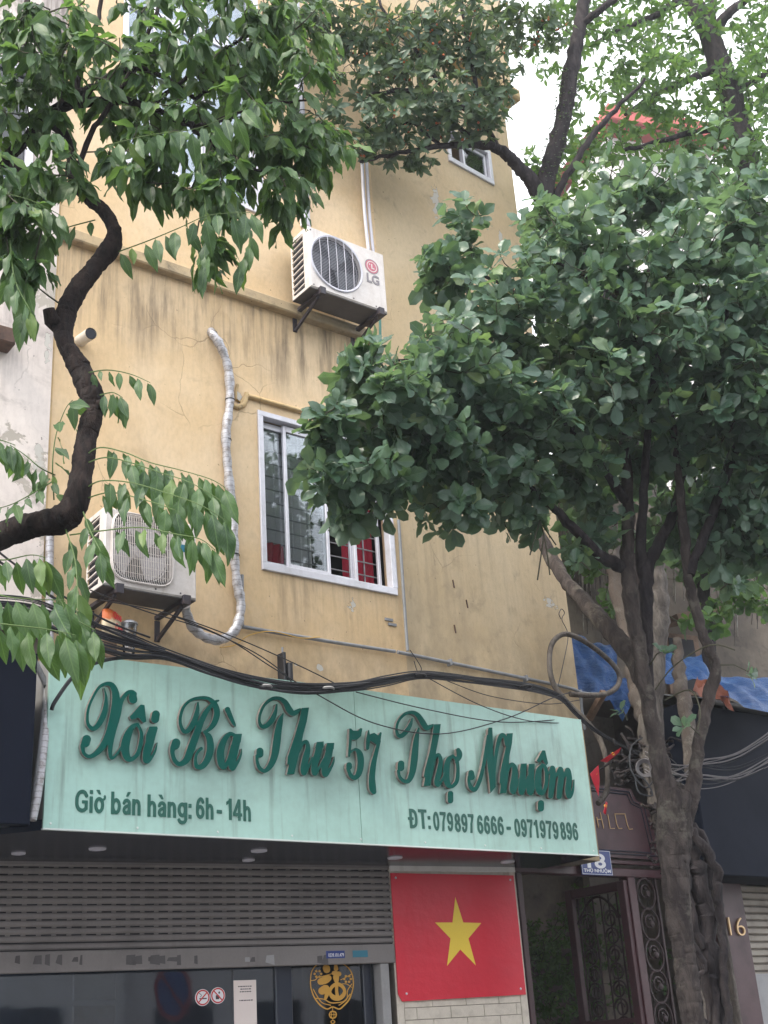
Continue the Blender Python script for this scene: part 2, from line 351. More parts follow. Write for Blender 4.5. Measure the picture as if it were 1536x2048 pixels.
def text_part(name, s, plane, parent, pl, pr, cap, off, depth, mats, bold=0.0, label=None, sx=None, world=False, space=1):
    """text whose baseline runs between photo points pl and pr on a plane at offset off; cap = capital height in metres"""
    if not world: (u0, v0), (u1, v1) = plane.hit(*pl, off), plane.hit(*pr, off)
    else: (u0, v0), (u1, v1) = pl, pr
    cu = bpy.data.curves.new('tmp', 'FONT'); cu.body = s; cu.size = 1; cu.offset = bold; cu.extrude = depth/2/cap*.7; cu.fill_mode = 'BOTH'; cu.space_character = space; cu.resolution_u = 6
    def xf(co):
        x0, x1 = co[:, 0].min(), co[:, 0].max(); f = (u1-u0)/(x1-x0); c = co.copy()
        c[:, 0] = u0+(co[:, 0]-x0)*f; c[:, 1] = v0+(co[:, 1])*cap/.72+(co[:, 0]-x0)*f*(v1-v0)/(u1-u0); c[:, 2] = co[:, 2]*cap/.7; return c
    g = parent
    while g.parent: g = g.parent
    me = curve_to_mesh(cu, name, mats, ORG[g.name], off, depth, xf)
    o = link(bpy.data.objects.new(name, me)); o.parent = parent
    if label: o['label'] = label
    return o
# ================================================================== PLANES
PA = Plane(0, 11, 51.4)                                        # upper facade of the yellow house
uk, _ = PA.hit(797, 1100); kx = PA.W(uk, 0)
PB = Plane(kx.x, kx.y, 46.6)                                   # right part of the facade, turned a few degrees
PS = Plane(*(PA.W(PA.hit(600, 1400)[0], 0, .42).xy), 52.4)     # face of the shop sign
s0 = PS.hit(85, 1657); s1 = PS.hit(1197, 1708); HS = (s0[1]+s1[1])/2
g0 = atz(600, 1727, HS); PG = Plane(g0.x, g0.y, 59.5)          # ground floor: shutter, glass, flag pillar
r0 = at(1040, 1900, 12.5); PR = Plane(r0.x, r0.y, 50.5)        # gate 18 and house 16

# ================================================================== MATERIALS
M = {}
M['asphalt'] = grime('asphalt', (.05, .05, .052), (.025, .025, .027), .85, amt=.6, scale=2, bs=.5)
M['paver'] = grime('paver', (.27, .25, .23), (.12, .11, .1), .8, amt=.6, scale=2)
M['yellow_trim'] = wall_mat('yellow_trim', (.50, .35, .17), (.56, .42, .24), (.13, .11, .09), dirtamt=.9)
M['ledge'] = wall_mat('ledge_plaster', (.46, .35, .21), (.34, .29, .22), (.05, .046, .042), dirtamt=1.0)
M['aluminium'] = grime('aluminium', (.62, .62, .68), (.3, .29, .3), .42, .5, .25, amt=.35, scale=6, streak=.3, bs=.05)
M['glass'] = glass_mat('glass', (.80, .83, .84), .55)
M['glass_dark'] = glass_mat('glass_dark', (.42, .48, .56), 1.7)
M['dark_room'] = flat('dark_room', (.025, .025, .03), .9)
M['curtain'] = grime('curtain', (.62, .60, .60), (.4, .38, .38), .95, amt=.5, scale=2, streak=.5)
M['blue_curtain'] = grime('blue_curtain', (.5, .6, .78), (.3, .38, .55), .9, amt=.5, scale=2, streak=.6)
M['red_cloth'] = grime('red_cloth', (.42, .02, .05), (.22, .01, .03), .85, amt=.4, scale=3)
M['steel_bar'] = grime('steel_bar', (.3, .29, .31), (.14, .12, .11), .55, .5, .4, amt=.4)
M['sign'] = grime('sign', (.40, .63, .57), (.17, .23, .2), .38, .4, amt=.34, scale=1.4, streak=.62, bs=.03, fine=18)
M['letter'] = grime('letter', (.001, .092, .074), (.002, .066, .056), .65, .15, amt=.3, scale=5, bs=.04)
M['letter_side'] = grime('letter_side', (.20, .19, .18), (.16, .1, .08), .6, .4, amt=.8, scale=14)
M['print_green'] = flat('print_green', (.008, .10, .075), .5)
M['soffit'] = new_mat('soffit', (.010, .015, .030), .2, .32)[0]
M['edge_metal'] = flat('edge_metal', (.62, .68, .66), .4, .5, .3)
M['shutter'] = grime('shutter', (.20, .185, .185), (.08, .075, .08), .55, .4, amt=.4, scale=2.2, streak=.25, bs=.08)
M['shutter_dark'] = flat('shutter_dark', (.015, .016, .022), .8)
M['frame_dark'] = grime('frame_dark', (.012, .018, .035), (.008, .01, .02), .35, .5, amt=.3)
M['frame_grey'] = grime('frame_grey', (.30, .30, .31), (.15, .15, .15), .6, amt=.4)
M['tile_white'] = grime('tile_white', (.62, .57, .50), (.30, .27, .23), .6, .4, amt=.45, scale=9, bs=.1)
M['grout'] = grime('grout', (.25, .22, .19), (.1, .09, .08), .9, amt=.5)
M['flag_red'] = grime('flag_red', (.62, .010, .035), (.42, .012, .03), .36, .5, amt=.25, scale=1.5, bs=.25, bd=.012, fine=2.2)
M['flag_yellow'] = flat('flag_yellow', (.85, .62, .06), .45)
M['white_paint'] = grime('white_paint', (.72, .71, .70), (.4, .37, .33), .6, amt=.35, streak=.3)
M['ac_white'] = grime('ac_white', (.66, .62, .60), (.33, .27, .22), .45, .5, amt=.38, scale=4, streak=.5, bs=.03)
M['ac_metal'] = grime('ac_metal', (.10, .095, .10), (.05, .045, .045), .6, .4, .3, amt=.5)
M['ac_dark'] = flat('ac_dark', (.012, .014, .024), .6)
M['fan_grey'] = flat('fan_grey', (.06, .065, .08), .45)
M['fan_light'] = flat('fan_light', (.34, .33, .36), .5)
M['bracket'] = grime('bracket', (.035, .033, .045), (.06, .035, .025), .6, .4, amt=.6, scale=12)
M['logo_pink'] = flat('logo_pink', (.48, .12, .17), .5)
M['logo_grey'] = flat('logo_grey', (.22, .2, .22), .5)
M['silver_tape'] = None
M['pvc_grey'] = grime('pvc_grey', (.22, .23, .25), (.10, .1, .1), .5, amt=.5, scale=8, streak=.2)
M['pvc_white'] = grime('pvc_white', (.6, .6, .68), (.32, .3, .32), .45, amt=.4, streak=.3)
M['pvc_green'] = flat('pvc_green', (.03, .16, .14), .5)
M['black_cable'] = grime('black_cable', (.013, .014, .02), (.03, .03, .035), .5, .5, amt=.4)
M['grey_cable'] = grime('grey_cable', (.16, .15, .16), (.07, .07, .07), .6, amt=.4)
M['yellow_wire'] = flat('yellow_wire', (.55, .33, .06), .6)
M['rust'] = grime('rust', (.12, .07, .05), (.04, .03, .03), .85, amt=.7, scale=9)
M['navy'] = grime('navy', (.006, .009, .020), (.004, .006, .012), .7, .08, amt=.4, bs=.03)
M['maroon'] = grime('maroon', (.055, .016, .022), (.022, .009, .012), .5, .5, amt=.5, scale=5)
M['iron'] = grime('iron', (.035, .018, .02), (.02, .012, .014), .55, .5, .3, amt=.5)
M['gold'] = flat('gold', (.62, .42, .22), .4, .5, .3)
M['gold_paper'] = grime('gold_paper', (.55, .30, .045), (.35, .18, .03), .5, .5, .15, amt=.3)
M['plate_blue'] = flat('plate_blue', (.012, .035, .20), .35)
M['plate_white'] = flat('plate_white', (.75, .76, .8), .4)
M['paper'] = grime('paper', (.74, .66, .64), (.6, .5, .48), .8, amt=.2, bs=.02)
M['ink'] = flat('ink', (.05, .04, .05), .8)
M['sign_red'] = flat('sign_red', (.5, .02, .03), .4)
M['sign_blue'] = flat('sign_blue', (.01, .07, .35), .4)
M['teal_sticker'] = flat('teal_sticker', (.02, .16, .24), .5)
M['concrete'] = wall_mat('concrete', (.13, .115, .10), (.23, .2, .17), (.04, .037, .035), dirtamt=.8)
M['old_wall'] = wall_mat('old_wall', (.10, .085, .072), (.21, .175, .14), (.03, .028, .028), dirtamt=1.0)
M['root'] = bark_mat('root', (.18, .16, .145), (.08, .07, .065))
M['pale_root'] = bark_mat('pale_root', (.42, .40, .37), (.2, .18, .16))
M['bark_dark'] = bark_mat('bark_dark', (.040, .028, .026), (.012, .010, .011), (.06, .055, .05), .35, 22)
M['bark'] = bark_mat('bark', (.092, .076, .070), (.038, .031, .031), (.20, .19, .155), .45)
M['bark_grey'] = bark_mat('bark_grey', (.055, .046, .048), (.022, .019, .022))
M['bark_pale'] = bark_mat('bark_pale', (.10, .088, .08), (.10, .08, .07), (.3, .28, .25), .4)
M['twig'] = flat('twig', (.05, .05, .028), .8)
M['twig_green'] = flat('twig_green', (.07, .12, .03), .7)
M['tarp'] = None
M['roof_red'] = grime('roof_red', (.42, .10, .09), (.22, .06, .06), .7, amt=.5)
M['wood_old'] = grime('wood_old', (.2, .13, .09), (.07, .05, .04), .85, amt=.7, scale=7)
M['leaf_long'] = leaf_mat('leaf_long', (.028, .075, .036), (.080, .160, .060), .46, .42, .10, .6)
M['leaf_round'] = leaf_mat('leaf_round', (.046, .110, .082), (.100, .178, .125), .36, .38, .08, .4, .7)
M['leaf_fig'] = leaf_mat('leaf_fig', (.035, .080, .052), (.080, .135, .075), .4, .3, .05, .3)
M['leaf_back'] = leaf_mat('leaf_back', (.045, .105, .045), (.085, .165, .065), .5, .5, .12, .3)
M['hedge'] = leaf_mat('hedge', (.03, .07, .025), (.065, .13, .04), .55, .35, .1, .2)
M['fruit'] = grime('fruit', (.5, .13, .035), (.3, .05, .02), .45, amt=.5, scale=30)
# silver insulation tape, wound on the bias
m, t, p = new_mat('silver_tape', (.5, .5, .53), .38, .5, .35); co = N(t, 'ShaderNodeTexCoord').outputs['Object']
wv = N(t, 'ShaderNodeTexWave', wave_type='BANDS', bands_direction='Z', wave_profile='SAW'); wv.inputs['Scale'].default_value = 7; wv.inputs['Distortion'].default_value = 2.2; wv.inputs['Detail'].default_value = 3; t.links.new(co, wv.inputs[0])
k = math_(t, 'SUBTRACT', 1, ramp(t, wv.outputs[1], .0, .18)); nn = noise(t, co, 16, 6, .7)
c = mixc(t, ramp(t, nn, .45, .72), (.5, .5, .54), (.22, .19, .17)); c = mixc(t, math_(t, 'MULTIPLY', k, .75), c, (.1, .09, .09))
t.links.new(c, p.inputs['Base Color']); bump(t, p, math_(t, 'ADD', wv.outputs[1], nn), .8, .01); M['silver_tape'] = m
# woven plastic tarpaulin
m, t, p = new_mat('tarp', (.01, .09, .32), .4, .5); co = N(t, 'ShaderNodeTexCoord').outputs['Object']
nn = noise(t, co, 6, 8, .7, .8, (1, 1, 2)); c = mixc(t, ramp(t, nn, .5, .8), (.010, .065, .22), (.07, .18, .38)); c = mixc(t, math_(t, 'MULTIPLY', ramp(t, noise(t, co, 25, 4), .55, .8), .5), c, (.01, .03, .1))
t.links.new(c, p.inputs['Base Color']); bump(t, p, nn, .9, .05); M['tarp'] = m

# ================================================================== SETTING
o = MB().add([(-70, -50, -.02), (70, -50, -.02), (70, 90, -.02), (-70, 90, -.02)], [(0, 1, 2, 3)]).solo('ground', M['asphalt'], kind='structure')
b = MB(); b.box(-6, 16, .0, 2.6, -.018, .12); b.solo('pavement', M['paver'], plane=PG, kind='structure')
b = MB(); b.box(-6, 16, 2.6, 2.75, -.018, .135); b.solo('kerb', M['concrete'], plane=PG, kind='structure')

# ---------------------------------------------------------------- yellow house
def holes_wall(mb, x0, x1, z0, z1, holes, o=0, reveal=.14, dep=.22):
    xs = sorted({x0, x1, *[h[0] for h in holes], *[h[1] for h in holes]}); zs = sorted({z0, z1, *[h[2] for h in holes], *[h[3] for h in holes]})
    for i in range(len(xs)-1):
        for j in range(len(zs)-1):
            cx, cz = (xs[i]+xs[i+1])/2, (zs[j]+zs[j+1])/2
            if any(h[0] < cx < h[1] and h[2] < cz < h[3] for h in holes): continue
            mb.add([(xs[i], -o, zs[j]), (xs[i+1], -o, zs[j]), (xs[i+1], -o, zs[j+1]), (xs[i], -o, zs[j+1])], [(0, 1, 2, 3)])
    for a, b_, c_, d in holes:
        y0, y1 = -o, -o+reveal
        mb.add([(a, y0, c_), (b_, y0, c_), (b_, y0, d), (a, y0, d), (a, y1, c_), (b_, y1, c_), (b_, y1, d), (a, y1, d)], [(0, 4, 5, 1), (1, 5, 6, 2), (2, 6, 7, 3), (3, 7, 4, 0)])
TOP = 19.0
uL = PA.hit(101, 800)[0]; vB = HS+.07
w1 = (PA.hit(521, 980)[0], PA.hit(785, 1110)[0], PA.hit(527, 1134)[1], PA.hit(516, 824)[1])
w2 = (PA.hit(243, 330)[0], PA.hit(524, 420)[0], PA.hit(524, 427)[1], PA.hit(500, 20)[1]+.5)
led = [PA.hit(250, 525)[1], PA.hit(425, 585)[1], PA.hit(620, 648)[1]]; zled = sum(led)/3
cop = PB.hit(1028, 217)[1]; uRB = PB.hit(1136, 1220)[0]
w3 = (PB.hit(897, 310)[0], PB.hit(984, 360)[0], PB.hit(984, 367)[1], PB.hit(977, 305)[1])
house = thing('yellow_house', 'narrow ochre yellow house with stained plaster between white wall and leafy trees', 'house', PA, (uL, 0, 0))
hx, hz = uL, 0
def sp(plane, px, py, rx, rz, ox): u, v = plane.hit(px, py); return (u-ox, v, rx, rz)
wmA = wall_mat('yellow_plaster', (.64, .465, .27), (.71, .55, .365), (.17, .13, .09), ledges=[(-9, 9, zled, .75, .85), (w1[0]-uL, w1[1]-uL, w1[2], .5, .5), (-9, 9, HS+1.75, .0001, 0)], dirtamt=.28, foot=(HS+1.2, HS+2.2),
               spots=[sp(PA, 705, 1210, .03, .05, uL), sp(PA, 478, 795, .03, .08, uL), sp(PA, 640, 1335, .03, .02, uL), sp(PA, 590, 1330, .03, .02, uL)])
wmB_shade = wall_mat('yellow_plaster_tree_shade', (.54, .415, .255), (.60, .48, .32), (.19, .155, .115), ledges=[(-9, 9, cop, .9, .6), (-9, 9, PB.hit(900, 1000)[1], 1.2, .35)], dirtamt=.5, foot=(HS+1.2, HS+2.9),  # same plaster, darker base colour carries the tree shade on this part
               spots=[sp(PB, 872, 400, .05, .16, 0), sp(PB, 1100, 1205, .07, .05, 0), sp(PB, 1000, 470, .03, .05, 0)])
b = MB(); holes_wall(b, uL, uk, vB, TOP, [w1, w2])
# side and hidden back faces keep the house a volume
b.add([(uL, 0, vB), (uL, 6, vB), (uL, 6, TOP), (uL, 0, TOP)], [(0, 3, 2, 1)]); b.build('wall', wmA, house)
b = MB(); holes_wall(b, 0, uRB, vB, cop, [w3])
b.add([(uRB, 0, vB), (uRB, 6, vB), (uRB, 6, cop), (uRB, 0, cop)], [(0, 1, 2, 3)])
sub = link(bpy.data.objects.new('side_wall', b.mesh('side_wall', wmB_shade))); sub.parent = house
Mh = Matrix.LocRotScale(PA.W(uL, 0), Matrix.Rotation(PA.rot, 3, 'Z').to_quaternion(), None); Mb = Matrix.LocRotScale(PB.W(0, 0), Matrix.Rotation(PB.rot, 3, 'Z').to_quaternion(), None)
MBL = Mh.inverted() @ Mb
sub.matrix_local = MBL
def bpart(mb, name, mats, parent=house, **k):     # part measured on plane PB under the house
    o_ = link(bpy.data.objects.new(name, mb.mesh(name, mats, Vector((0, 0, 0)), k.get('smooth', False)))); o_.parent = parent
    if parent == house: o_.matrix_local = MBL
    if 'kind' in k: o_['kind'] = k['kind']
    return o_
# parapet block above the coping: 9 cm proud
b = MB(); b.box(0, uRB+.09, -6, .09, cop+.16, TOP); bpart(b, 'upper_wall', wmB_shade)
b = MB(); b.bbox(0, uRB+.16, -.1, .17, cop, cop+.155, .02); bpart(b, 'coping', M['yellow_trim'])
# ledge across the front
b = MB(); uE = PA.hit(742, 680)[0]
b.bbox(uL+.02, uE, -.02, .09, zled, zled+.11, .012); b.build('ledge', M['ledge'], house)
b = MB(); x0 = PA.hit(492, 790)[0]; z0 = PA.hit(492, 790)[1]; x1_ = w1[1]+.1
b.bbox(x0, x1_, -.01, .045, z0-.035, z0, .01)
pts = [PA.hit(x, y) for x, y in ((462, 812), (474, 816), (486, 810), (491, 795), (492, 787))]
b.tube([(u, -.012, v) for u, v in pts], [.02, .025, .028, .026, .02], 8)
pts = [PA.hit(x, y) for x, y in ((474, 770), (470, 785), (471, 800), (480, 806), (487, 795))]
b.tube([(u, -.01, v) for u, v in pts], .014, 6); b.build('moulding', M['yellow_trim'], house, smooth=True)
# plaster seam and corner crack strip against the white wall
b = MB(); b.box(uL-.004, uL+.012, 0, .006, vB, TOP); b.build('corner_seam', M['yellow_trim'], house)

def window(parent, hole, cols, build, mats, deep=.06, rail=.045, frame=.038, bars=None, pane='glass'):
    """cols = x of vertical members (centre, width, offset)"""
    x0, x1, z0, z1 = hole; fr = MB()
    fr.bbox(x0-.015, x1+.015, -deep, .025, z0-.03, z0+frame, .004); fr.bbox(x0-.015, x1+.015, -deep, .02, z1-frame, z1+.015, .004)
    fr.bbox(x0-.015, x0+frame, -deep, .022, z0+frame, z1-frame, .004); fr.bbox(x1-frame, x1+.015, -deep, .022, z0+frame, z1-frame, .004)
    wn_ = build(fr, 'window', M['aluminium'], parent)
    return wn_
def bA(mb, name, mat, parent, **k): return mb.build(name, mat, parent, **k)
def bB(mb, name, mat, parent, **k):
    o_ = link(bpy.data.objects.new(name, mb.mesh(name, mat, Vector((0, 0, 0))))); o_.parent = parent
    if parent == house: o_.matrix_local = MBL
    return o_
# main sliding window, four leaves, with security bars and curtains
win = window(house, w1, None, bA, None)
x0, x1, z0, z1 = w1; ux = lambda px, py=1100: PA.hit(px, py, -.03)[0]
leafs = [(ux(536), ux(587), -.035), (ux(572), ux(662), -.01), (ux(650), ux(722), -.035), (ux(706), ux(768), -.01)]
leafs = [(x0+.05, ux(585), -.06), (ux(574), ux(660), -.025), (ux(655), ux(718), -.06), (ux(708), ux(768), -.09)]
for i, (a, c_, of) in enumerate(leafs):
    s = MB(); w_ = .032; zb, zt = z0+.05, z1-.05
    s.bbox(a, a+w_, of-.03, of, zb, zt, .004); s.bbox(c_-w_, c_, of-.03, of, zb, zt, .004)
    s.bbox(a+w_, c_-w_, of-.03, of-.001, zb, zb+.04, .004); s.bbox(a+w_, c_-w_, of-.03, of-.001, zt-.06, zt, .004)
    f = s.build('sash', M['aluminium'], win)
    if i < 2:
        MB().box(a+w_, c_-w_, of-.018, of-.013, zb+.04, zt-.06).build('pane', M['glass'], win)
s = MB(); s.bbox(ux(776), ux(786), -.03, .01, z0+.05, z1-.05); s.build('sliding_track', M['aluminium'], win)
nb = 10
for i in range(nb):
    z = z0+.1+(z1-z0-.2)*(i+.5)/nb
    MB().tube([(x0+.06, .135, z+.01), (x1-.06, .135, z+.01)], .0065, 6).build('security_bar', M['steel_bar'], win)
for px in (545, 632, 742): MB().tube([(ux(px), .15, z0+.05), (ux(px), .15, z1-.05)], .008, 6).build('security_bar', M['steel_bar'], win)
def curtain(xa, xb, za, zb, y, fold, amp, mat, name, parent, nrm=None):
    c = MB(); n = 40; vs = []
    for i in range(n+1):
        t_ = i/n; x = xa+(xb-xa)*t_; yy = y+amp*math.sin(t_*fold*6.28+.6*math.sin(t_*9))
        for z in (za, zb): vs.append((x, yy, z))
    c.add(vs, [(2*i, 2*i+2, 2*i+3, 2*i+1) for i in range(n)]); return c.build(name, mat, parent, smooth=True)
curtain(x0, ux(650), z0, z1, .24, 7, .03, M['curtain'], 'grey_curtain', win)
curtain(ux(718), x1, z0, z1, .30, 5, .02, M['red_cloth'], 'red_curtain', win)
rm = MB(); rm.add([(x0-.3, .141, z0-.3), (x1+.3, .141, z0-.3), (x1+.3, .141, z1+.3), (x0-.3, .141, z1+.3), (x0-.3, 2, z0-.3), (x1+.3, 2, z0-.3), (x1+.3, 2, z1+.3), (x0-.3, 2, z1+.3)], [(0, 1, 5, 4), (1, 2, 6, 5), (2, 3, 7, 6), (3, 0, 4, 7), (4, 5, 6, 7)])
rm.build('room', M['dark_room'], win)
# red towel hanging on a bar behind the glass
tx0, tx1 = ux(541, 1090), ux(577, 1090); tz1, tz0 = PA.hit(555, 1078)[1], PA.hit(555, 1122)[1]
tw = MB(); n = 14; vs = []
for i in range(n+1):
    t_ = i/n
    for j in range(7):
        s_ = j/6; vs.append((tx0+(tx1-tx0)*(t_*(1-.25*s_)+.12*s_), .105+.018*math.sin(t_*15+s_*3), tz1-(tz1-tz0)*s_*(1+.12*math.sin(t_*7))))
tw.add(vs, [(i*7+j, i*7+j+7, i*7+j+8, i*7+j+1) for i in range(n) for j in range(6)])
tw.solo('towel', M['red_cloth'], 'small crumpled red towel hung behind the leftmost pane of the sliding window', 'towel', PA, (tx0, .1, tz0), smooth=True)
# large upper window with pale blue curtain
x0, x1, z0, z1 = w2; win2 = window(house, w2, None, bA, None)
n2 = 5
for i in range(n2):
    a = x0+.05+(x1-x0-.1)*i/n2; c_ = x0+.05+(x1-x0-.1)*(i+1)/n2; of = -.03 if i % 2 else -.06
    for zb, zt in ((z0+.05, z0+.05+(z1-z0)*.62), (z0+.05+(z1-z0)*.62, z1-.05)):
        s = MB(); w_ = .03; s.bbox(a, a+w_, of-.03, of, zb, zt); s.bbox(c_-w_, c_, of-.03, of, zb, zt); s.bbox(a+w_, c_-w_, of-.03, of-.001, zb, zb+.04); s.bbox(a+w_, c_-w_, of-.03, of-.001, zt-.04, zt)
        s.build('sash', M['aluminium'], win2); MB().box(a+w_, c_-w_, of-.018, of-.013, zb+.04, zt-.04).build('pane', M['glass'], win2)
curtain(x0, x1, z0, z1, .25, 16, .02, M['blue_curtain'], 'blue_curtain', win2)
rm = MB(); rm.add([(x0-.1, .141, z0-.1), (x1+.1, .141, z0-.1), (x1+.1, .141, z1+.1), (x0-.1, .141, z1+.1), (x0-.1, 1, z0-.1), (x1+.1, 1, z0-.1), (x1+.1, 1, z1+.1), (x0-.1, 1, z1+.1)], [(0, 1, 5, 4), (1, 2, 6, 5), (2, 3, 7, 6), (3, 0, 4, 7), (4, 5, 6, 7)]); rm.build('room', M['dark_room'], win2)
# small slot window
x0, x1, z0, z1 = w3; win3 = window(house, w3, None, bB, None)
for a, c_, of in ((x0+.05, x0+(x1-x0)*.42, -.05), (x0+(x1-x0)*.38, x1-.05, -.02)):
    s = MB(); s.bbox(a, a+.03, of-.03, of, z0+.05, z1-.05); s.bbox(c_-.03, c_, of-.03, of, z0+.05, z1-.05); s.bbox(a+.03, c_-.03, of-.03, of-.001, z0+.05, z0+.085); s.bbox(a+.03, c_-.03, of-.03, of-.001, z1-.09, z1-.05); bB(s, 'sash', M['aluminium'], win3)
bB(MB().box(x0+(x1-x0)*.41, x1-.08, -.038, -.033, z0+.085, z1-.09), 'pane', glass_mat('glass_pale', (.75, .8, .82), 2.2), win3)
bB(MB().box(x0-.1, x1+.1, -1, -.6, z0-.2, z1+.2), 'room', M['dark_room'], win3)
b = MB(); b.box(0, uRB-.01, -5.8, -.012, vB, vB+.05); bpart(b, 'underside', M['concrete'])
# interior slabs so no light leaks through the hollow house
b = MB(); b.box(uL+.02, uk-.02, -6, -5.9, 0, TOP); b.box(uL+.02, uk-.02, -5.9, -.3, TOP-.1, TOP); b.box(uL+.02, uk+.5, -5.9, -2.1, vB, vB+.1); b.build('rear_wall', M['yellow_trim'], house)

# wall fittings ------------------------------------------------------
def path(plane, P, o=None, n=6):
    """P = (px, py, offset[, radius px]) -> smooth local points"""
    out = []
    for q in spline(P, n):
        u, v = plane.hit(q[0], q[1], q[2]); out.append((u, -q[2], v))
    return out
def pipe_thing(name, plane, P, r, mat, label, cat, n=8, group=None, sm=6):
    pts = path(plane, P, n=sm); b = MB().tube(pts, r, n); lo = min(pts, key=lambda q: q[2])
    return b.solo(name, mat, label, cat, plane, tuple(lo), group, smooth=True)
hose = thing('insulated_hose', 'silver taped insulated hose curving down from a wall hole to the lower air conditioner', 'hose', PA, (PA.hit(470, 1260)[0], 0, PA.hit(470, 1260)[1]))
pts = path(PA, [(420, 662, -.1), (424, 668, .03), (440, 690, .07), (456, 735, .06), (460, 800, .05), (452, 870, .05), (457, 950, .05), (466, 1030, .05), (468, 1100, .05), (474, 1165, .06), (482, 1212, .07), (471, 1258, .08), (442, 1279, .1), (408, 1273, .13), (383, 1250, .18), (370, 1215, .24)])
rr = [.040 + .004*math.sin(i*1.9)+.003*math.sin(i*.7) for i in range(len(pts))]
MB().tube(pts, rr, 12).build('tape_sleeve', M['silver_tape'], hose, smooth=True)
for px, py in ((460, 800), (453, 880), (469, 1110)):
    u, v = PA.hit(px, py, .05); MB().rev([(.043, -.006), (.045, 0), (.043, .006)], (u, -.05, v), 12, 'z').build('binding', M['black_cable'], hose)
u, v = PA.hit(425, 668); MB().disc((u, v), 0, .055, .004, 20).solo('pipe_hole', M['ac_dark'], 'round dark hole in the yellow wall where the silver hose comes out', 'hole', PA, (u, -.004, v))
# plastic stub pipe
vp = thing('vent_pipe', 'short open white plastic pipe stub sticking out of the yellow wall by the bent trunk', 'pipe', PA, (PA.hit(165, 680)[0], 0, PA.hit(165, 680)[1]))
a = PA.hit(160, 682, 0); c_ = PA.hit(182, 667, .22)
pa_, pb_ = Vector((a[0], .0, a[1])), Vector((c_[0], -.22, c_[1])); MB().tube([pa_, pb_], .05, 20, cap=False).build('pipe_body', M['tile_white'], vp, smooth=True)
MB().tube([pa_, pb_+(pa_-pb_)*.02], .044, 20).build('pipe_bore', M['ac_dark'], vp)
# conduits
pipe_thing('conduit', PA, [(484, 1150, .03), (484, 1230, .03), (486, 1252, .03), (500, 1256, .03), (640, 1280, .03), (790, 1303, .03)], .016, M['pvc_grey'], 'grey plastic conduit running from the hose elbow below the sliding window', 'conduit', sm=4)
cd2 = thing('conduit', 'long grey conduit sloping along the shaded wall just above the cable bundle', 'conduit', PB, (PB.hit(820, 1306, .03)[0], -.03, PB.hit(820, 1306, .03)[1]))
pts = path(PB, [(795, 1304, .03), (960, 1338, .03), (1130, 1374, .03), (1165, 1386, .05), (1200, 1388, .1)], n=4); MB().tube(pts, .017, 8).build('conduit_tube', M['pvc_grey'], cd2, smooth=True)
for px, py in ((900, 1325), (1052, 1357)):
    u, v = PB.hit(px, py, .03); MB().bbox(u-.012, u+.012, 0, .055, v-.03, v+.03, .005).build('clip', M['pvc_grey'], cd2)
pipe_thing('downpipe', PA, [(797, 1040, .03), (806, 1170, .03), (815, 1302, .03)], .015, M['pvc_grey'], 'thin grey vertical conduit right of the sliding window', 'conduit', sm=3)
dp = thing('downpipe', 'pair of thin white pipes running down to the top of the upper air conditioner', 'pipe', PB, (PB.hit(742, 500, .05)[0], -.05, PB.hit(742, 500, .05)[1]))
for k_ in (-5, 4): MB().tube(path(PB, [(728+k_, 300, .05), (734+k_, 420, .05), (744+k_, 520, .05)], n=3), .018, 8).build('pipe', M['pvc_white'], dp, smooth=True)
dp = thing('downpipe', 'white square downpipe beside the big upper window', 'downpipe', PA, (PA.hit(606, 450)[0], -.02, PA.hit(606, 450)[1]))
u = PA.hit(603, 300, .03)[0]; zz = PA.hit(606, 455)[1]; MB().bbox(u-.035, u+.035, .0, .06, zz, TOP, .01).build('pipe', M['pvc_white'], dp); MB().bbox(u+.045, u+.07, .0, .03, zz, TOP, .005).build('pipe', M['pvc_white'], dp)
pipe_thing('drain_pipe', PB, [(759, 615, .04), (760, 640, .04), (761, 690, .04)], .014, M['pvc_green'], 'thin green pipe below the right end of the upper air conditioner', 'pipe', sm=2)
ins = thing('cable_anchor', 'black cable anchor bracket fixed to the wall above the sign', 'bracket', PA, (PA.hit(572, 1345)[0], 0, PA.hit(572, 1345)[1]))
u, v = PA.hit(573, 1345, .08); MB().bbox(u-.035, u-.01, 0, .1, v-.08, v+.17, .005).build('back_plate', M['black_cable'], ins)
MB().bbox(u-.0, u+.045, 0, .12, v-.1, v+.08, .01).build('clamp', M['black_cable'], ins); MB().tube([(u-.02, -.06, v+.15), (u-.02, -.06, v+.22)], .01, 8).build('bolt', M['pvc_grey'], ins)
for i, (px, py) in enumerate(((777, 1240), (784, 1250))):
    u, v = PA.hit(px, py); MB().box(u-.045, u+.045, 0, .012, v-.01, v+.014).solo('metal_strap', M['pvc_grey'], ('upper' if i == 0 else 'lower')+' of two short metal straps nailed under the sliding window', 'strap', PA, (u, 0, v))
b = MB(); 
for px, py, dz in ((905, 1160, .5), (932, 1200, .0), (908, 1250, .0)):
    u, v = PB.hit(px, py)
    b.tube([(u, -.004, v), (u+.01, -.006, v-.08)], .007, 5)
b.solo('nail_row', M['rust'], 'row of rusty nail stubs stuck in the shaded part of the wall', 'nails', PB, (PB.hit(905, 1200)[0], 0, PB.hit(905, 1200)[1]))
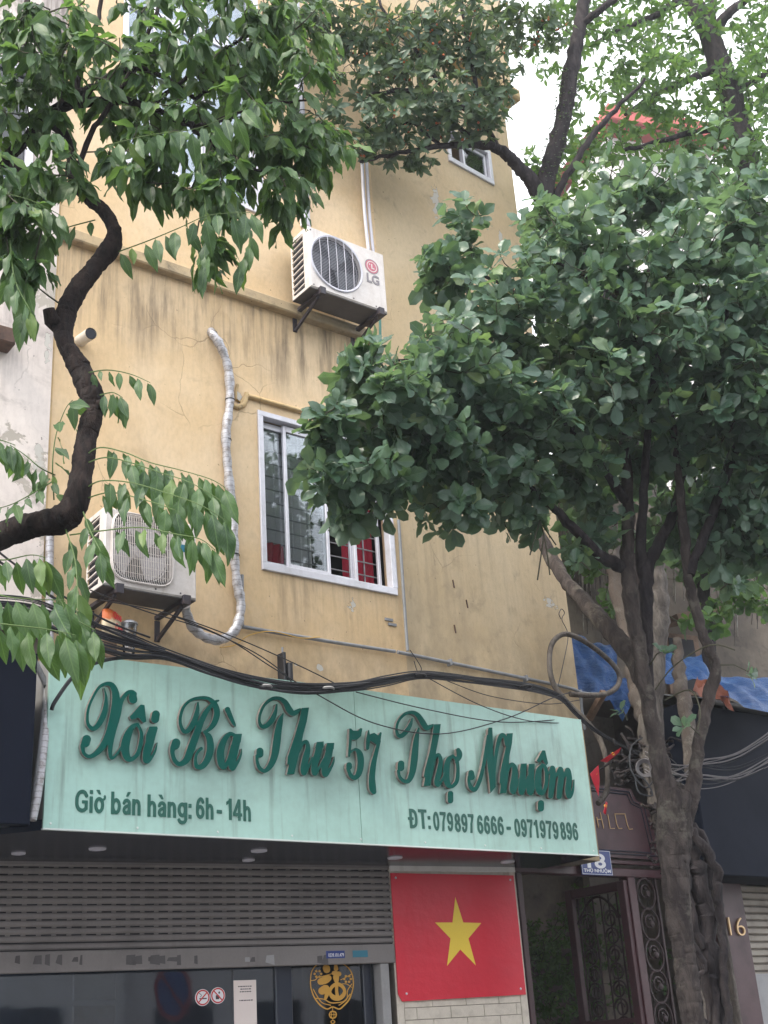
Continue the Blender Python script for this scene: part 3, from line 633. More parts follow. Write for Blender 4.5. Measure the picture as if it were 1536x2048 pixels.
# ---------------------------------------------------------------- air conditioners
def air_con(plane, tl, tr, bl, br, off, depth, style, label, name='air_conditioner'):
    (u0, v0), (u1, _), (_, v1), (_, v2) = plane.hit(*tl, off), plane.hit(*tr, off), plane.hit(*bl, off), plane.hit(*br, off)
    z1 = (v0+plane.hit(*tr, off)[1])/2; z0 = (v1+v2)/2; u0 = (u0+plane.hit(*bl, off)[0])/2; u1 = (u1+plane.hit(*br, off)[0])/2
    w, h = u1-u0, z1-z0
    t = thing(name, label, 'air conditioner', plane, (u0, 0, z0), 'outdoor air conditioning units on the yellow wall')
    fo = off; bo = off-depth
    cx, cz = (u0+w*(.345 if style == 'round' else .40), z0+h*.52); R = h*(.42 if style == 'round' else .40)
    # front panel with the fan opening
    b = MB(); n = 48; ring = [(cx+R*math.cos(2*math.pi*i/n), cz+R*math.sin(2*math.pi*i/n)) for i in range(n)]
    if style != 'round':
        ring = []
        for i in range(n):
            a = 2*math.pi*i/n; k = (abs(math.cos(a))**5+abs(math.sin(a))**5)**(-1/5); ring.append((cx+R*1.0*k*math.cos(a), cz+R*1.08*k*math.sin(a)))
    out = []
    for x, z in ring:
        dx, dz = x-cx, z-cz; ks = []
        if dx > 1e-9: ks.append((u1-.012-cx)/dx)
        if dx < -1e-9: ks.append((u0+.012-cx)/dx)
        if dz > 1e-9: ks.append((z1-.012-cz)/dz)
        if dz < -1e-9: ks.append((z0+.012-cz)/dz)
        k = min(ks); out.append((cx+dx*k, cz+dz*k))
    cor = [(u1-.012, z1-.012), (u0+.012, z1-.012), (u0+.012, z0+.012), (u1-.012, z0+.012)]
    vs = [(x, -fo, z) for x, z in ring]+[(x, -fo, z) for x, z in out]; fs = []
    for i in range(n):
        j = (i+1) % n; a, c = out[i], out[j]; mid = None
        if abs(a[0]-c[0]) > 1e-6 and abs(a[1]-c[1]) > 1e-6:
            mid = min(cor, key=lambda q: (q[0]-(a[0]+c[0])/2)**2+(q[1]-(a[1]+c[1])/2)**2); vs.append((mid[0], -fo, mid[1])); fs.append((i, n+i, len(vs)-1, n+j, j))
        else: fs.append((i, n+i, n+j, j))
    b.add(vs, fs)
    b.add([(x, -fo+dy, z) for dy in (0, .03) for x, z in ring], [(i, (i+1) % n, n+(i+1) % n, n+i) for i in range(n)])
    # chamfer ring and shell
    e = .012; A_ = [(u0+e, -fo, z0+e), (u1-e, -fo, z0+e), (u1-e, -fo, z1-e), (u0+e, -fo, z1-e)]; B_ = [(u0, -fo+e, z0), (u1, -fo+e, z0), (u1, -fo+e, z1), (u0, -fo+e, z1)]; C_ = [(x, -bo, z) for x, _, z in B_]
    b.add(A_+B_+C_, [f for i in range(4) for f in ((i, 4+i, 4+(i+1) % 4, (i+1) % 4),)] + [(5, 9, 10, 6), (6, 10, 11, 7)])
    # left side frame with open louvre bay
    b.box(u0, u0+.004, fo-.09, fo-e, z0, z1); b.box(u0, u0+.004, bo, bo+.025, z0, z1); b.box(u0, u0+.004, bo+.025, fo-.09, z1-.04, z1); b.box(u0, u0+.004, bo+.025, fo-.09, z0, z0+.03)
    b.build('casing', M['ac_white'], t)
    nl = 9
    for i in range(nl):
        z = z0+.03+(z1-z0-.07)*(i+.6)/nl; MB().bar((u0+.002, -(bo+.02), z-.012), (u0+.002, -(fo-.085), z+.006), .014, .010).build('louvre', M['ac_white'], t)
    MB().box(u0+.02, u1-.01, bo+.01, fo-.06, z0+.012, z1-.02).add([], []).build('coil_block', M['ac_dark'], t)
    MB().box(u0+.001, u1-.001, bo, fo-.014, z0-.008, z0-.0005).build('base_pan', M['ac_metal'], t)
    # fan: shroud, hub, blades in front of the coil block
    yb = -(fo-.055); MB().rev([(R*1.02, .0), (R*.97, .0)], (cx, yb-.002, cz), 32).build('fan_shroud', M['fan_light'], t)
    fan = MB().rev([(.001, -.03), (R*.2, -.025), (R*.25, .0), (R*.25, .02)], (cx, yb, cz), 20).build('fan', M['fan_grey' if style == 'round' else 'fan_light'], t, smooth=True)
    for k in range(3):
        bl_ = MB(); vs = []
        for i in range(9):
            for j in range(5):
                r_ = R*(.22+.72*j/4); a = k*2.094+.5+(i/8)*1.35+.25*j/4; vs.append((cx+r_*math.cos(a), yb-.022+.018*i/8, cz+r_*math.sin(a)))
        bl_.add(vs, [(i*5+j, i*5+j+1, i*5+j+6, i*5+j+5) for i in range(8) for j in range(4)]); bl_.build('fan_blade', M['fan_grey' if style == 'round' else 'fan_light'], fan, smooth=True)
    # grille
    g = MB(); yo = fo+.012
    if style == 'round':
        g.rev([(R*1.0, -.0), (R*1.06, -.004), (R*1.09, .006), (R*1.09, .014)], (cx, -yo, cz), 48)
        for i in range(34):
            z = cz-R+2*R*(i+.5)/34; hw = math.sqrt(max(R*R-(z-cz)**2, 0)); g.tube([(cx-hw, -yo+.006, z), (cx, -yo-.006, z), (cx+hw, -yo+.006, z)], .0016, 4, False)
        for i in range(5):
            x = cx-R+2*R*(i+1)/6; hh = math.sqrt(R*R-(x-cx)**2); g.tube([(x, -yo, cz-hh), (x, -yo-.01, cz), (x, -yo, cz+hh)], .0032, 5, False)
    else:
        def sup(a, k_): q = (abs(math.cos(a))**5+abs(math.sin(a))**5)**(-1/5); return (cx+R*1.02*k_*q*math.cos(a), cz+R*1.10*k_*q*math.sin(a))
        lp = [sup(2*math.pi*i/48, 1) for i in range(49)]
        g.tube([(x, -yo-.012, z) for x, z in lp], .006, 6, False); g.tube([(x, -yo+.008, z) for x, z in lp], .006, 6, False)
        nx = 34
        for i in range(nx):
            x = cx+R*1.0*(-1+2*(i+.5)/nx); k = abs((x-cx)/(R*1.02)); hh = R*1.10*(1-min(k, .999)**5)**(1/5)
            g.tube([(x, -yo+.008, cz-hh), (x, -yo-.018, cz-hh+.03), (x, -yo-.018, cz+hh-.03), (x, -yo+.008, cz+hh)], .0026, 4, False)
        for i in range(8):
            z = cz-R*.95+2*R*.95*(i+.5)/8; g.tube([(cx-R, -yo-.012, z), (cx+R, -yo-.012, z)], .0024, 4, False)
    g.build('fan_grille', M['ac_white' if style != 'round' else 'pvc_white'], t, smooth=True)
    for x, z in ((u0+.04, z0+.03), (u0+w*.55, z0+.03), (u1-.14, z0+.03), (u0+.03, z1-.04)):
        MB().rev([(.0001, -.004), (.007, -.003), (.008, .0)], (x, -fo, z), 8).build('screw', M['ac_metal'], t)
    # brackets
    for x in (u0+.12, u1-.10):
        br_ = MB(); br_.box(x-.022, x+.022, 0.0, fo+.03, z0-.04, z0-.0095); br_.box(x-.022, x+.022, 0.0, .012, z0-.22, z0-.05); br_.bar((x, -.01, z0-.21), (x, -(fo-.05), z0-.055), .022, .03); br_.box(x-.03, x+.03, fo+.0, fo+.036, z0-.06, z0+.012)
        br_.build('bracket', M['bracket'], t)
    return t, (u0, u1, z0, z1, fo)
acU, (u0, u1, z0, z1, fo) = air_con(PA, (616, 452), (768, 508), (620, 571), (775, 626), .46, .30, 'round', 'upper white air conditioner with round fan grille, pink round logo and rusty brackets')
lx, lz = u1-(u1-u0)*.18, z1-(z1-z0)*.30; lr = .075
lo = MB(); lo.disc((lx, lz), 0, lr, fo+.002, 28, m=0); lo.disc((lx, lz), lr, lr*1.12, fo+.0025, 28, m=1)
lo.build('logo', [M['logo_pink'], M['logo_grey']], acU)
lg = MB(); lg.disc((lx, lz), lr*.70, lr*.82, fo+.004, 24); lg.box(lx-.006, lx+.006, fo+.003, fo+.0045, lz-.025, lz+.028); lg.box(lx+.0062, lx+.03, fo+.003, fo+.0045, lz-.025, lz-.014); lg.disc((lx-.026, lz+.02), 0, .008, fo+.004, 10); lg.build('logo_mark', M['ac_white'], acU)
text_part('lettering', 'LG', PA, acU, (lx-.07, lz-.19), (lx+.08, lz-.19), .10, fo+.002, .003, [M['logo_grey']], .03, world=True)
acL, (u0, u1, z0, z1, fo) = air_con(PA, (207, 1012), (395, 1050), (210, 1165), (391, 1202), .46, .30, 'square', 'lower white air conditioner with square wire grille half hidden by drooping leaves')
lx, lz = u1-.115, z1-.09; MB().prism([(lx, lz-.035), (lx+.022, lz), (lx, lz+.035), (lx-.022, lz)], fo+.001, fo+.003).build('red_logo', M['sign_red'], acL)
MB().box(lx-.05, lx+.06, fo+.001, fo+.003, lz-.16, lz-.10).build('sticker', M['teal_sticker'], acL)

# ---------------------------------------------------------------- shop sign
(a0, b0), (a1, b1), (c0, d0), (c1, d1) = PS.hit(135, 1303), PS.hit(1168, 1440), s0, s1
sg = thing('shop_sign', 'long mint green shop sign with raised dark green script lettering above the shutter', 'sign', PS, (c0, 0, HS))
b = MB(); tk = .10; sx0, sx1 = PS.hit(87, 1640)[0], PS.hit(1195, 1700)[0]
pt = PS.hit(714, 1500)[0]
for xa, xb in ((sx0, pt-.003), (pt+.003, sx1)):
    za, zb = (PS.hit(103, 1302)[1], PS.hit(714, 1378)[1]) if xa == sx0 else (PS.hit(714, 1378)[1], PS.hit(1168, 1440)[1])
    p_ = MB(); p_.prism([(xa, HS), (xb, HS), (xb, zb), (xa, za)], -.02, 0); p_.build('panel', M['sign'], sg)
b = MB(); b.box(sx0-.004, sx1+.004, -.025, .004, HS-.012, HS-.001); b.build('bottom_trim', M['edge_metal'], sg)
for k in range(9):
    x = sx0+.05+(sx1-sx0-.1)*k/8
    MB().rev([(.0001, -.003), (.008, -.002), (.009, .0)], (x, -.0005, HS+.03), 8).build('rivet', M['edge_metal'], sg)
# box sides and soffit
zT0, zT1 = PS.hit(103, 1302)[1], PS.hit(1168, 1440)[1]
b = MB(); b.box(sx0+.001, sx1-.001, -.42, -.022, zT1-.03, zT1-.02); b.box(sx1-.02, sx1-.002, -.5, -.022, HS+.0, zT1-.031); b.box(sx0+.002, sx0+.02, -.5, -.022, HS+.0, zT1-.031); b.build('side_return', M['frame_grey'], sg)
def toS(p): return PS.loc(p)
gL, gR = atz(-60, 1712, HS), atz(1190, 1740, HS)
q = [PS.W(sx0-.002, HS), PS.W(sx1, HS), PS.W(sx1, HS, -.78), PG.W(PG.loc(PS.W(sx1, HS, -.78))[0]-.1, HS), PG.W(PG.loc(PS.W(sx0, HS))[0]-1.6, HS)]
ql = [toS(p) for p in q]
b = MB(); b.add([(x, max(y, .03), HS-.013) for x, y, z in ql]+[(x, max(y, .03), HS+.06) for x, y, z in ql], [(0, 4, 3, 2, 1), (5, 6, 7, 8, 9), (0, 1, 6, 5), (1, 2, 7, 6), (2, 3, 8, 7), (3, 4, 9, 8), (4, 0, 5, 9)]); b.build('soffit', M['soffit'], sg)
for i, (px, py) in enumerate(((195, 1697), (518, 1701), (790, 1715), (1015, 1723), (37, 1706), (497, 1719.5))):
    p_ = atz(px, py, HS-.014); l_ = toS(p_); r_ = .062 if i < 4 else .05
    MB().rev([(.0001, .0), (r_*.8, -.0), (r_*.82, -.012), (r_, -.010), (r_*1.04, -.0)], (l_[0], l_[1], HS-.0135), 24, 'z').build('downlight', M['pvc_white'], sg, smooth=False)
L = {}
K1, K2, K3 = ((150, 1340), 4.1514), ((480, 1370), 4.8), ((770, 1400), 3.84)
S_, P_ = 's', 'p'
glyphs = [
 ('X', K1, [(S_, [(243, 150, 3), (258, 230, 12), (250, 330, 22), (225, 400, 25), (190, 460, 22), (150, 488, 18), (112, 455, 14), (103, 400, 12), (112, 320, 11), (150, 225, 11), (200, 145, 12), (255, 115, 15), (305, 125, 22), (336, 190, 30), (338, 290, 34), (315, 420, 35), (280, 540, 32), (225, 640, 27), (165, 700, 20), (115, 718, 16), (75, 690, 14), (64, 640, 18), (70, 620, 22)]), (S_, [(97, 575, 36), (88, 605, 36)]),
            (S_, [(480, 225, 34), (484, 245, 34)]), (S_, [(490, 200, 24), (468, 182, 18), (430, 195, 17), (385, 260, 18), (352, 380, 26), (315, 500, 28), (298, 600, 22), (292, 690, 17), (305, 733, 12), (340, 705, 11), (400, 620, 11)])]),
 ('o', K1, [(S_, [(515, 452, 13), (470, 480, 22), (432, 560, 34), (415, 650, 36), (437, 732, 26), (480, 735, 18), (522, 690, 18), (545, 610, 17), (550, 520, 14), (520, 452, 12)])]),
 ('hat', K1, [(P_, [(452, 388), (545, 288), (575, 292), (590, 428), (566, 440), (528, 396), (468, 414)])]),
 ('dot', K1, [(S_, [(672, 368, 33), (665, 408, 34)])]),
 ('i', K1, [(P_, [(618, 470), (680, 470), (686, 485), (650, 610), (585, 620), (590, 540)]), (S_, [(645, 510, 33), (620, 600, 34), (598, 680, 34), (595, 750, 28), (635, 725, 13), (665, 670, 10), (682, 605, 4)])]),
 ('B', K1, [(S_, [(838, 605, 36), (832, 625, 36)]), (S_, [(812, 640, 22), (808, 690, 18), (828, 752, 18), (870, 782, 20), (925, 745, 28), (965, 650, 32), (1005, 540, 30), (1050, 420, 25), (1100, 330, 20), (1160, 268, 13), (1190, 255, 8)]), (S_, [(1020, 272, 7), (1014, 340, 18), (990, 425, 25), (950, 490, 22), (910, 513, 17), (880, 470, 14), (873, 400, 13), (900, 310, 12), (960, 252, 12), (1040, 232, 14), (1110, 240, 16), (1160, 290, 24), (1178, 360, 25), (1155, 440, 24), (1110, 495, 16), (1070, 515, 10)]), (S_, [(1075, 520, 10), (1112, 560, 26), (1123, 650, 30), (1100, 740, 28), (1055, 800, 24), (1010, 800, 18), (998, 745, 13), (1012, 690, 12), (1048, 652, 13)])]),
 ('a', K1, [(S_, [(1335, 548, 14), (1285, 530, 17), (1235, 590, 26), (1208, 680, 31), (1215, 770, 30), (1240, 805, 20), (1275, 745, 14), (1305, 630, 12)]), (P_, [(1320, 532), (1386, 530), (1375, 600), (1300, 620)]), (S_, [(1347, 570, 32), (1325, 660, 33), (1305, 750, 32), (1308, 815, 22), (1350, 765, 13), (1377, 705, 9), (1384, 655, 3)])]),
 ('grave', K1, [(S_, [(1266, 328, 22), (1290, 385, 19), (1318, 445, 14), (1330, 466, 6)])]),
 ('T', K2, [(S_, [(350, 188, 8), (338, 260, 18), (302, 340, 25), (250, 392, 24), (208, 397, 18), (185, 350, 13), (192, 280, 13), (232, 195, 14), (300, 137, 17), (370, 128, 18), (430, 165, 25), (470, 235, 31), (505, 272, 26), (545, 258, 22), (575, 232, 10)]), (S_, [(412, 275, 6), (385, 345, 26), (365, 445, 33), (350, 560, 37), (330, 680, 34), (290, 775, 28), (235, 825, 19), (185, 795, 18), (163, 730, 15), (162, 680, 16)]), (S_, [(190, 636, 34), (190, 665, 34)])]),
 ('h', K2, [(P_, [(592, 222), (662, 217), (640, 350), (607, 470), (590, 560), (555, 710), (520, 855), (450, 860), (472, 760), (455, 762), (460, 690), (530, 480), (570, 340)]), (S_, [(560, 650, 12), (600, 565, 16), (640, 545, 17), (652, 610, 24), (632, 700, 32), (610, 800, 30), (615, 848, 20), (650, 800, 14), (692, 700, 12)])]),
 ('u', K2, [(P_, [(738, 548), (802, 543), (800, 600), (722, 605)]), (P_, [(835, 558), (904, 556), (898, 615), (818, 620)]), (S_, [(765, 580, 32), (745, 665, 33), (716, 760, 33), (716, 848, 24), (760, 795, 13), (802, 715, 12)]), (S_, [(865, 590, 33), (845, 685, 36), (815, 780, 35), (820, 862, 24), (868, 800, 14), (898, 735, 10), (903, 690, 4)])]),
 ('5', K2, [(P_, [(1048, 420), (1060, 418), (1085, 440), (1130, 440), (1158, 415), (1172, 420), (1160, 490), (1120, 527), (1070, 525)]), (S_, [(1060, 430, 12), (1056, 560, 14), (1046, 680, 11)]), (S_, [(1060, 645, 9), (1108, 618, 13), (1148, 665, 30), (1157, 760, 32), (1138, 850, 28), (1100, 890, 22), (1060, 865, 19), (1035, 800, 18)]), (S_, [(1046, 770, 28), (1048, 785, 28)])]),
 ('7', K2, [(S_, [(1235, 440, 7), (1231, 520, 19), (1224, 608, 15)]), (P_, [(1240, 500), (1255, 470), (1290, 460), (1325, 485), (1350, 452), (1359, 458), (1345, 560), (1310, 572), (1270, 545), (1240, 525)]), (S_, [(1335, 540, 17), (1310, 640, 19), (1282, 760, 26), (1268, 880, 30), (1272, 980, 34), (1286, 1025, 24)])]),
 ('T', K3, [(S_, [(207, 145, 6), (195, 190, 14), (165, 240, 18), (125, 275, 18), (97, 265, 13), (88, 220, 10), (105, 160, 10), (150, 110, 12), (205, 95, 14), (250, 115, 18), (285, 165, 22), (318, 213, 20), (345, 205, 15), (368, 192, 8)]), (S_, [(257, 220, 7), (242, 290, 19), (232, 380, 25), (223, 470, 27), (208, 560, 24), (180, 620, 18), (145, 622, 14), (112, 590, 12), (102, 545, 12)]), (S_, [(123, 490, 25), (122, 520, 26)])]),
 ('h', K3, [(P_, [(374, 188), (426, 186), (415, 270), (390, 400), (385, 470), (345, 657), (296, 662), (308, 590), (297, 587), (305, 540), (345, 390), (365, 270)]), (S_, [(360, 500, 11), (385, 440, 13), (413, 422, 13), (426, 475, 17), (413, 560, 22), (395, 630, 20), (410, 653, 14), (440, 610, 10), (462, 560, 9)])]),
 ('o', K3, [(S_, [(520, 430, 12), (485, 465, 20), (470, 560, 26), (480, 640, 22), (512, 665, 14), (550, 625, 16), (560, 545, 14), (552, 465, 13), (520, 430, 11)]), (S_, [(563, 385, 17), (571, 410, 22), (568, 440, 20), (548, 478, 10)])]),
 ('dot', K3, [(S_, [(502, 720, 22), (502, 772, 22)])]),
 ('N', K3, [(S_, [(660, 560, 22), (663, 590, 26)]), (S_, [(645, 590, 12), (644, 630, 13), (660, 672, 16), (690, 687, 17), (725, 620, 16), (752, 520, 14), (775, 400, 16), (798, 280, 18)]), (P_, [(792, 225), (800, 213), (822, 214), (830, 420), (848, 550), (848, 667), (808, 716), (800, 620), (783, 470)]), (S_, [(838, 560, 10), (850, 430, 14), (870, 325, 16), (893, 273, 17), (918, 280, 14), (926, 325, 11), (928, 348, 7)])]),
 ('h', K3, [(P_, [(935, 258), (981, 255), (975, 330), (955, 430), (948, 560), (930, 713), (883, 718), (890, 640), (880, 640), (885, 560), (920, 400), (935, 330)]), (S_, [(948, 540, 8), (972, 493, 13), (996, 525, 20), (995, 600, 26), (980, 680, 24), (990, 708, 14), (1012, 660, 10), (1035, 600, 8)])]),
 ('u', K3, [(P_, [(1043, 490), (1088, 488), (1085, 540), (1035, 545)]), (P_, [(1105, 492), (1149, 490), (1145, 545), (1097, 550)]), (S_, [(1063, 520, 22), (1056, 600, 25), (1045, 690, 24), (1055, 713, 14), (1080, 650, 10), (1096, 590, 8)]), (S_, [(1124, 520, 22), (1120, 600, 25), (1110, 690, 25), (1120, 718, 14), (1142, 680, 9), (1152, 620, 8)])]),
 ('o', K3, [(S_, [(1207, 500, 13), (1180, 545, 22), (1173, 630, 26), (1185, 700, 24), (1212, 713, 15), (1236, 650, 15), (1240, 570, 15), (1226, 512, 13), (1207, 500, 12)])]),
 ('hat', K3, [(P_, [(1166, 466), (1208, 388), (1230, 388), (1252, 486), (1238, 502), (1212, 458), (1180, 480)])]),
 ('dot', K3, [(S_, [(1197, 793, 24), (1197, 832, 24)])]),
 ('m', K3, [(S_, [(1258, 560, 8), (1285, 522, 18), (1286, 600, 24), (1276, 690, 23), (1270, 738, 19)]), (S_, [(1310, 590, 8), (1345, 530, 18), (1350, 600, 24), (1340, 690, 23), (1334, 742, 20)]), (S_, [(1370, 600, 8), (1400, 538, 18), (1413, 600, 22), (1404, 690, 23), (1415, 743, 17), (1440, 700, 11), (1450, 615, 5)])]),
]
for i, (nm, (org, s_), shp) in enumerate(glyphs):
    loops = sdf_shape(shp, org, s_)
    dpt = .030+.0013*(i % 3)
    lu = [[PS.hit(x, y, .045) for x, y in lp] for lp in loops]
    me = shape_mesh('letter', lu, dpt, [M['letter'], M['letter_side']], ORG[sg.name], .015)
    o_ = link(bpy.data.objects.new('letter', me)); o_.parent = sg
# grotesque glyphs: (width, shapes) in cap heights, baseline at 0
def rg(cx, cy, rx, ry, r=.082, a0=0, a1=360, n=12): return ('s', [(cx+rx*math.cos(math.radians(a0+(a1-a0)*i/n)), cy+ry*math.sin(math.radians(a0+(a1-a0)*i/n)), r) for i in range(n+1)])
def bx_(x0, x1, y0, y1): return ('p', [(x0, y0), (x1, y0), (x1, y1), (x0, y1)])
def stk(r, *P): return ('s', [(x, y, r) for x, y in P])
O_ = rg(.27, .36, .185, .28)
A_g = [stk(.078, (.09, .52), (.15, .62), (.26, .645), (.37, .58), (.385, .48)), bx_(.305, .462, .02, .5), stk(.075, (.38, .42), (.25, .385), (.13, .31), (.09, .19), (.15, .09), (.26, .09), (.37, .19))]
six = [rg(.27, .32, .18, .24), stk(.08, (.09, .35), (.1, .6), (.17, .82), (.29, .92), (.39, .88), (.44, .78))]
def flip(sh): return [(k, [((.54-p[0], 1-p[1]) + tuple(p[2:])) for p in P]) for k, P in sh]
GL = {'G': (.68, [stk(.085, (.59, .74), (.51, .86), (.37, .915), (.2, .85), (.1, .68), (.085, .5), (.1, .3), (.2, .14), (.37, .085), (.5, .12), (.57, .2)), bx_(.36, .66, .40, .53), bx_(.51, .66, .13, .53)]),
 'i': (.16, [bx_(0, .16, 0, .72), bx_(0, .16, .84, 1)]), 'o': (.54, [O_, stk(.055, (.44, .60), (.53, .63), (.57, .70), (.565, .76)), ('p', [(.10, 1.03), (.27, 1.03), (.36, .84), (.25, .84)])]),
 'b': (.54, [bx_(0, .16, 0, 1), rg(.275, .36, .18, .28)]), 'a': (.47, A_g+[('p', [(.20, .82), (.29, 1.02), (.46, 1.02), (.31, .82)])]), 'A': (.47, A_g+[('p', [(.05, 1.02), (.22, 1.02), (.32, .82), (.21, .82)])]),
 'n': (.47, [bx_(0, .158, 0, .72), stk(.08, (.09, .48), (.16, .60), (.27, .64), (.36, .57), (.385, .42)), bx_(.307, .465, 0, .45)]), 'h': (.47, [bx_(0, .158, 0, 1), stk(.08, (.09, .48), (.16, .60), (.27, .64), (.36, .57), (.385, .42)), bx_(.307, .465, 0, .45)]),
 'g': (.54, [rg(.265, .38, .18, .26), bx_(.385, .54, -.08, .72), stk(.078, (.46, -.06), (.40, -.165), (.27, -.2), (.14, -.17), (.08, -.09))]), ':': (.16, [bx_(0, .16, 0, .17), bx_(0, .16, .5, .67)]),
 '6': (.54, six), '9': (.54, flip(six)), '0': (.54, [rg(.27, .5, .18, .415)]), '8': (.54, [rg(.27, .725, .155, .19), rg(.27, .29, .18, .21)]), '7': (.53, [bx_(.01, .52, .84, 1), ('p', [(.36, .86), (.52, .86), (.36, .5), (.30, 0), (.13, 0), (.2, .48)])]),
 '1': (.38, [bx_(.2, .37, 0, 1), ('p', [(.04, .68), (.2, .78), (.25, 1), (.2, .93), (.04, .84)])]), '4': (.56, [bx_(.31, .46, 0, 1), bx_(0, .55, .2, .345), ('p', [(.31, 1), (.46, 1), (.16, .345), (0, .345)])]), '-': (.3, [bx_(0, .3, .32, .48)]),
 'D': (.63, [bx_(.06, .23, 0, 1), stk(.083, (.15, .917), (.34, .905), (.49, .78), (.53, .5), (.49, .22), (.34, .095), (.15, .083)), bx_(-.05, .33, .43, .56)]), 'T': (.58, [bx_(0, .58, .85, 1), bx_(.205, .375, 0, 1)])}
def word(s, x0, y0, x1, y1, cap):
    (ua, va), (ub, vb2) = PS.hit(x0, y0, .003), PS.hit(x1, y1, .003); adv = 0; run = []
    for ch in s: run.append((ch, adv)); adv += GL[ch][0]+.085
    tot = adv-.085; k = (ub-ua)/tot; K = 60
    for i, (ch, a_) in enumerate(run):
        shp = [(kd, [((p[0]+a_)*K, -p[1]*K) + ((p[2]*K,) if kd == 's' else ()) for p in P]) for kd, P in GL[ch][1]]
        lu = [[(ua+x/K*k, va+(vb2-va)*(x/K/tot)-y/K*cap) for x, y in lp] for lp in sdf_shape(shp, (0, 0), 1, 1.1)]
        o_ = link(bpy.data.objects.new('small_letter', shape_mesh('small_letter', lu, .003+.0004*(i % 2), [M['print_green']], ORG[sg.name], .0015))); o_.parent = sg
for s, x0, y0, x1, y1 in (('Gio', 150, 1624, 208, 1627), ('ban', 222, 1628, 281, 1631), ('hAng:', 295, 1633, 383, 1637), ('6h', 392, 1637, 427, 1639), ('-', 434, 1640, 444, 1641), ('14h', 452, 1639, 502, 1643)):
    word(s, x0, y0, x1, y1, .155)
for s, x0, y0, x1, y1 in (('DT:', 819, 1656, 862, 1658), ('079', 868, 1661, 908, 1663), ('897', 911, 1664, 950, 1666), ('6666', 956, 1667, 1009, 1670), ('-', 1015, 1671, 1023, 1671), ('0971', 1031, 1673, 1078, 1676), ('979', 1082, 1676, 1119, 1679), ('896', 1123, 1679, 1158, 1681)):
    word(s, x0, y0, x1, y1, .155)

# ---------------------------------------------------------------- ground floor
zS = PG.hit(600, 1727)[1]; zB = PG.hit(400, 1937)[1]
gx0, gx1 = PG.hit(-120, 1800)[0], PG.hit(781, 1830)[0]
sh = thing('rolling_shutter', 'half raised grey metal roller shutter with dashed slat joints', 'shutter', PG, (gx0, 0, zB))
zbar = PG.hit(300, 1898)[1]; ns = 12; hz_ = (zS-zbar)/ns
for i in range(ns):
    za = zbar+i*hz_; b = MB(); g_ = .008
    pr = [(0.0, za+g_), (.012, za+g_), (.022, za+g_+.012), (.022, za+hz_-.012), (.012, za+hz_-.003), (.0, za+hz_-.003)]
    b.add([(x, -o_, z) for x in (gx0, gx1) for o_, z in pr], [(k, k+1, k+7, k+6) for k in range(5)]+[(0, 6, 11, 5)]); b.build('slat', M['shutter'], sh)
br_ = MB(); x = gx0+.02
while x < gx1:
    for i in range(1, ns):
        za = zbar+i*hz_
        if i > 1: br_.box(x, x+.035, .002, .010, za-.003, za+.0085)
    x += .115
br_.build('joint_bridge', M['shutter'], sh, kind='stuff')
MB().box(gx0, gx1, -.012, .001, zbar, zS).build('backing_sheet', M['shutter_dark'], sh)
MB().bbox(gx0, gx1, -.01, .034, zB, zbar-.001, .006).build('bottom_bar', M['shutter'], sh)
rr_ = random.Random(3)
for px in (35, 75, 95, 118, 150, 162, 262, 275, 300, 310, 325, 345, 358, 392, 495, 505, 540, 640, 650):
    b = MB(); u, v = PG.hit(px, 1918, .036); w_ = rr_.uniform(.01, .05); h_ = rr_.uniform(.02, .05); b.prism([(u-w_, v-h_*rr_.uniform(.5, 1)), (u+w_, v-h_), (u+w_*.9, v+h_*.7), (u-w_*rr_.uniform(.2, 1), v+h_*.6)], .0345, .0352)
    b.build('sticker_remnant', M[rr_.choice(('frame_grey', 'ac_metal', 'ac_metal'))], sh)
def sticker(px0, py0, px1, py1, mat, txt=None, label=None):
    (u, v), (u2, v2) = PG.hit(px0, py0, .036), PG.hit(px1, py1, .036); o_ = MB().bbox(u, u2, .0352, .0362, v2, v, .001).build('sticker', mat, sh, label=label)
    if txt: text_part('sticker_print', txt, PG, sh, (u+.02, v2+.012), (u2-.01, v2+.012), .028, .0366, .0006, [M['plate_white']], .01, world=True)
    return (u, u2, v2, v)
sticker(652, 1902, 690, 1916, M['plate_blue'], '0339.101.479', 'small dark blue sticker with a phone number')
sticker(705, 1901, 736, 1914, M['teal_sticker'], None, 'small torn teal sticker')
# storefront: frames, glass, dark interior
sf = thing('glass_shopfront', 'dark glass shopfront below the raised grey shutter', 'shopfront', PG, (gx0, .1, 0))
for pa, pb in ((552, 585), (728, 745)):
    MB().bbox(PG.hit(pa, 1990, -.08)[0], PG.hit(pb, 1990, -.08)[0], -.14, -.08, .12, zB+.2, .006).build('door_frame', M['frame_dark'], sf)
MB().bbox(PG.hit(762, 1990, 0)[0], PG.hit(779, 1990, 0)[0], -.14, .02, .12, zB-.003, .006).build('jamb', M['frame_grey'], sf)
pn = [(gx0, PG.hit(552, 1990, -.1)[0]), (PG.hit(585, 1990, -.1)[0], PG.hit(728, 1990, -.1)[0]), (PG.hit(745, 1990, -.1)[0], PG.hit(762, 1990, -.1)[0])]
for a, c in pn: MB().box(a, c, -.112, -.106, .12, zB+.2).build('glass_pane', M['glass_dark'], sf)
xd = PG.hit(466, 1960, -.1)[0]; MB().bbox(xd-.006, xd+.006, -.118, -.1, .12, zB+.2).build('door_frame', M['frame_dark'], sf)
curtain(PG.hit(590, 1990, -.35)[0], PG.hit(760, 1990, -.35)[0], .12, zB+.2, .4, 6, .03, grime('navy_curtain', (.05, .055, .07), (.02, .022, .035), .9), 'curtain', sf)
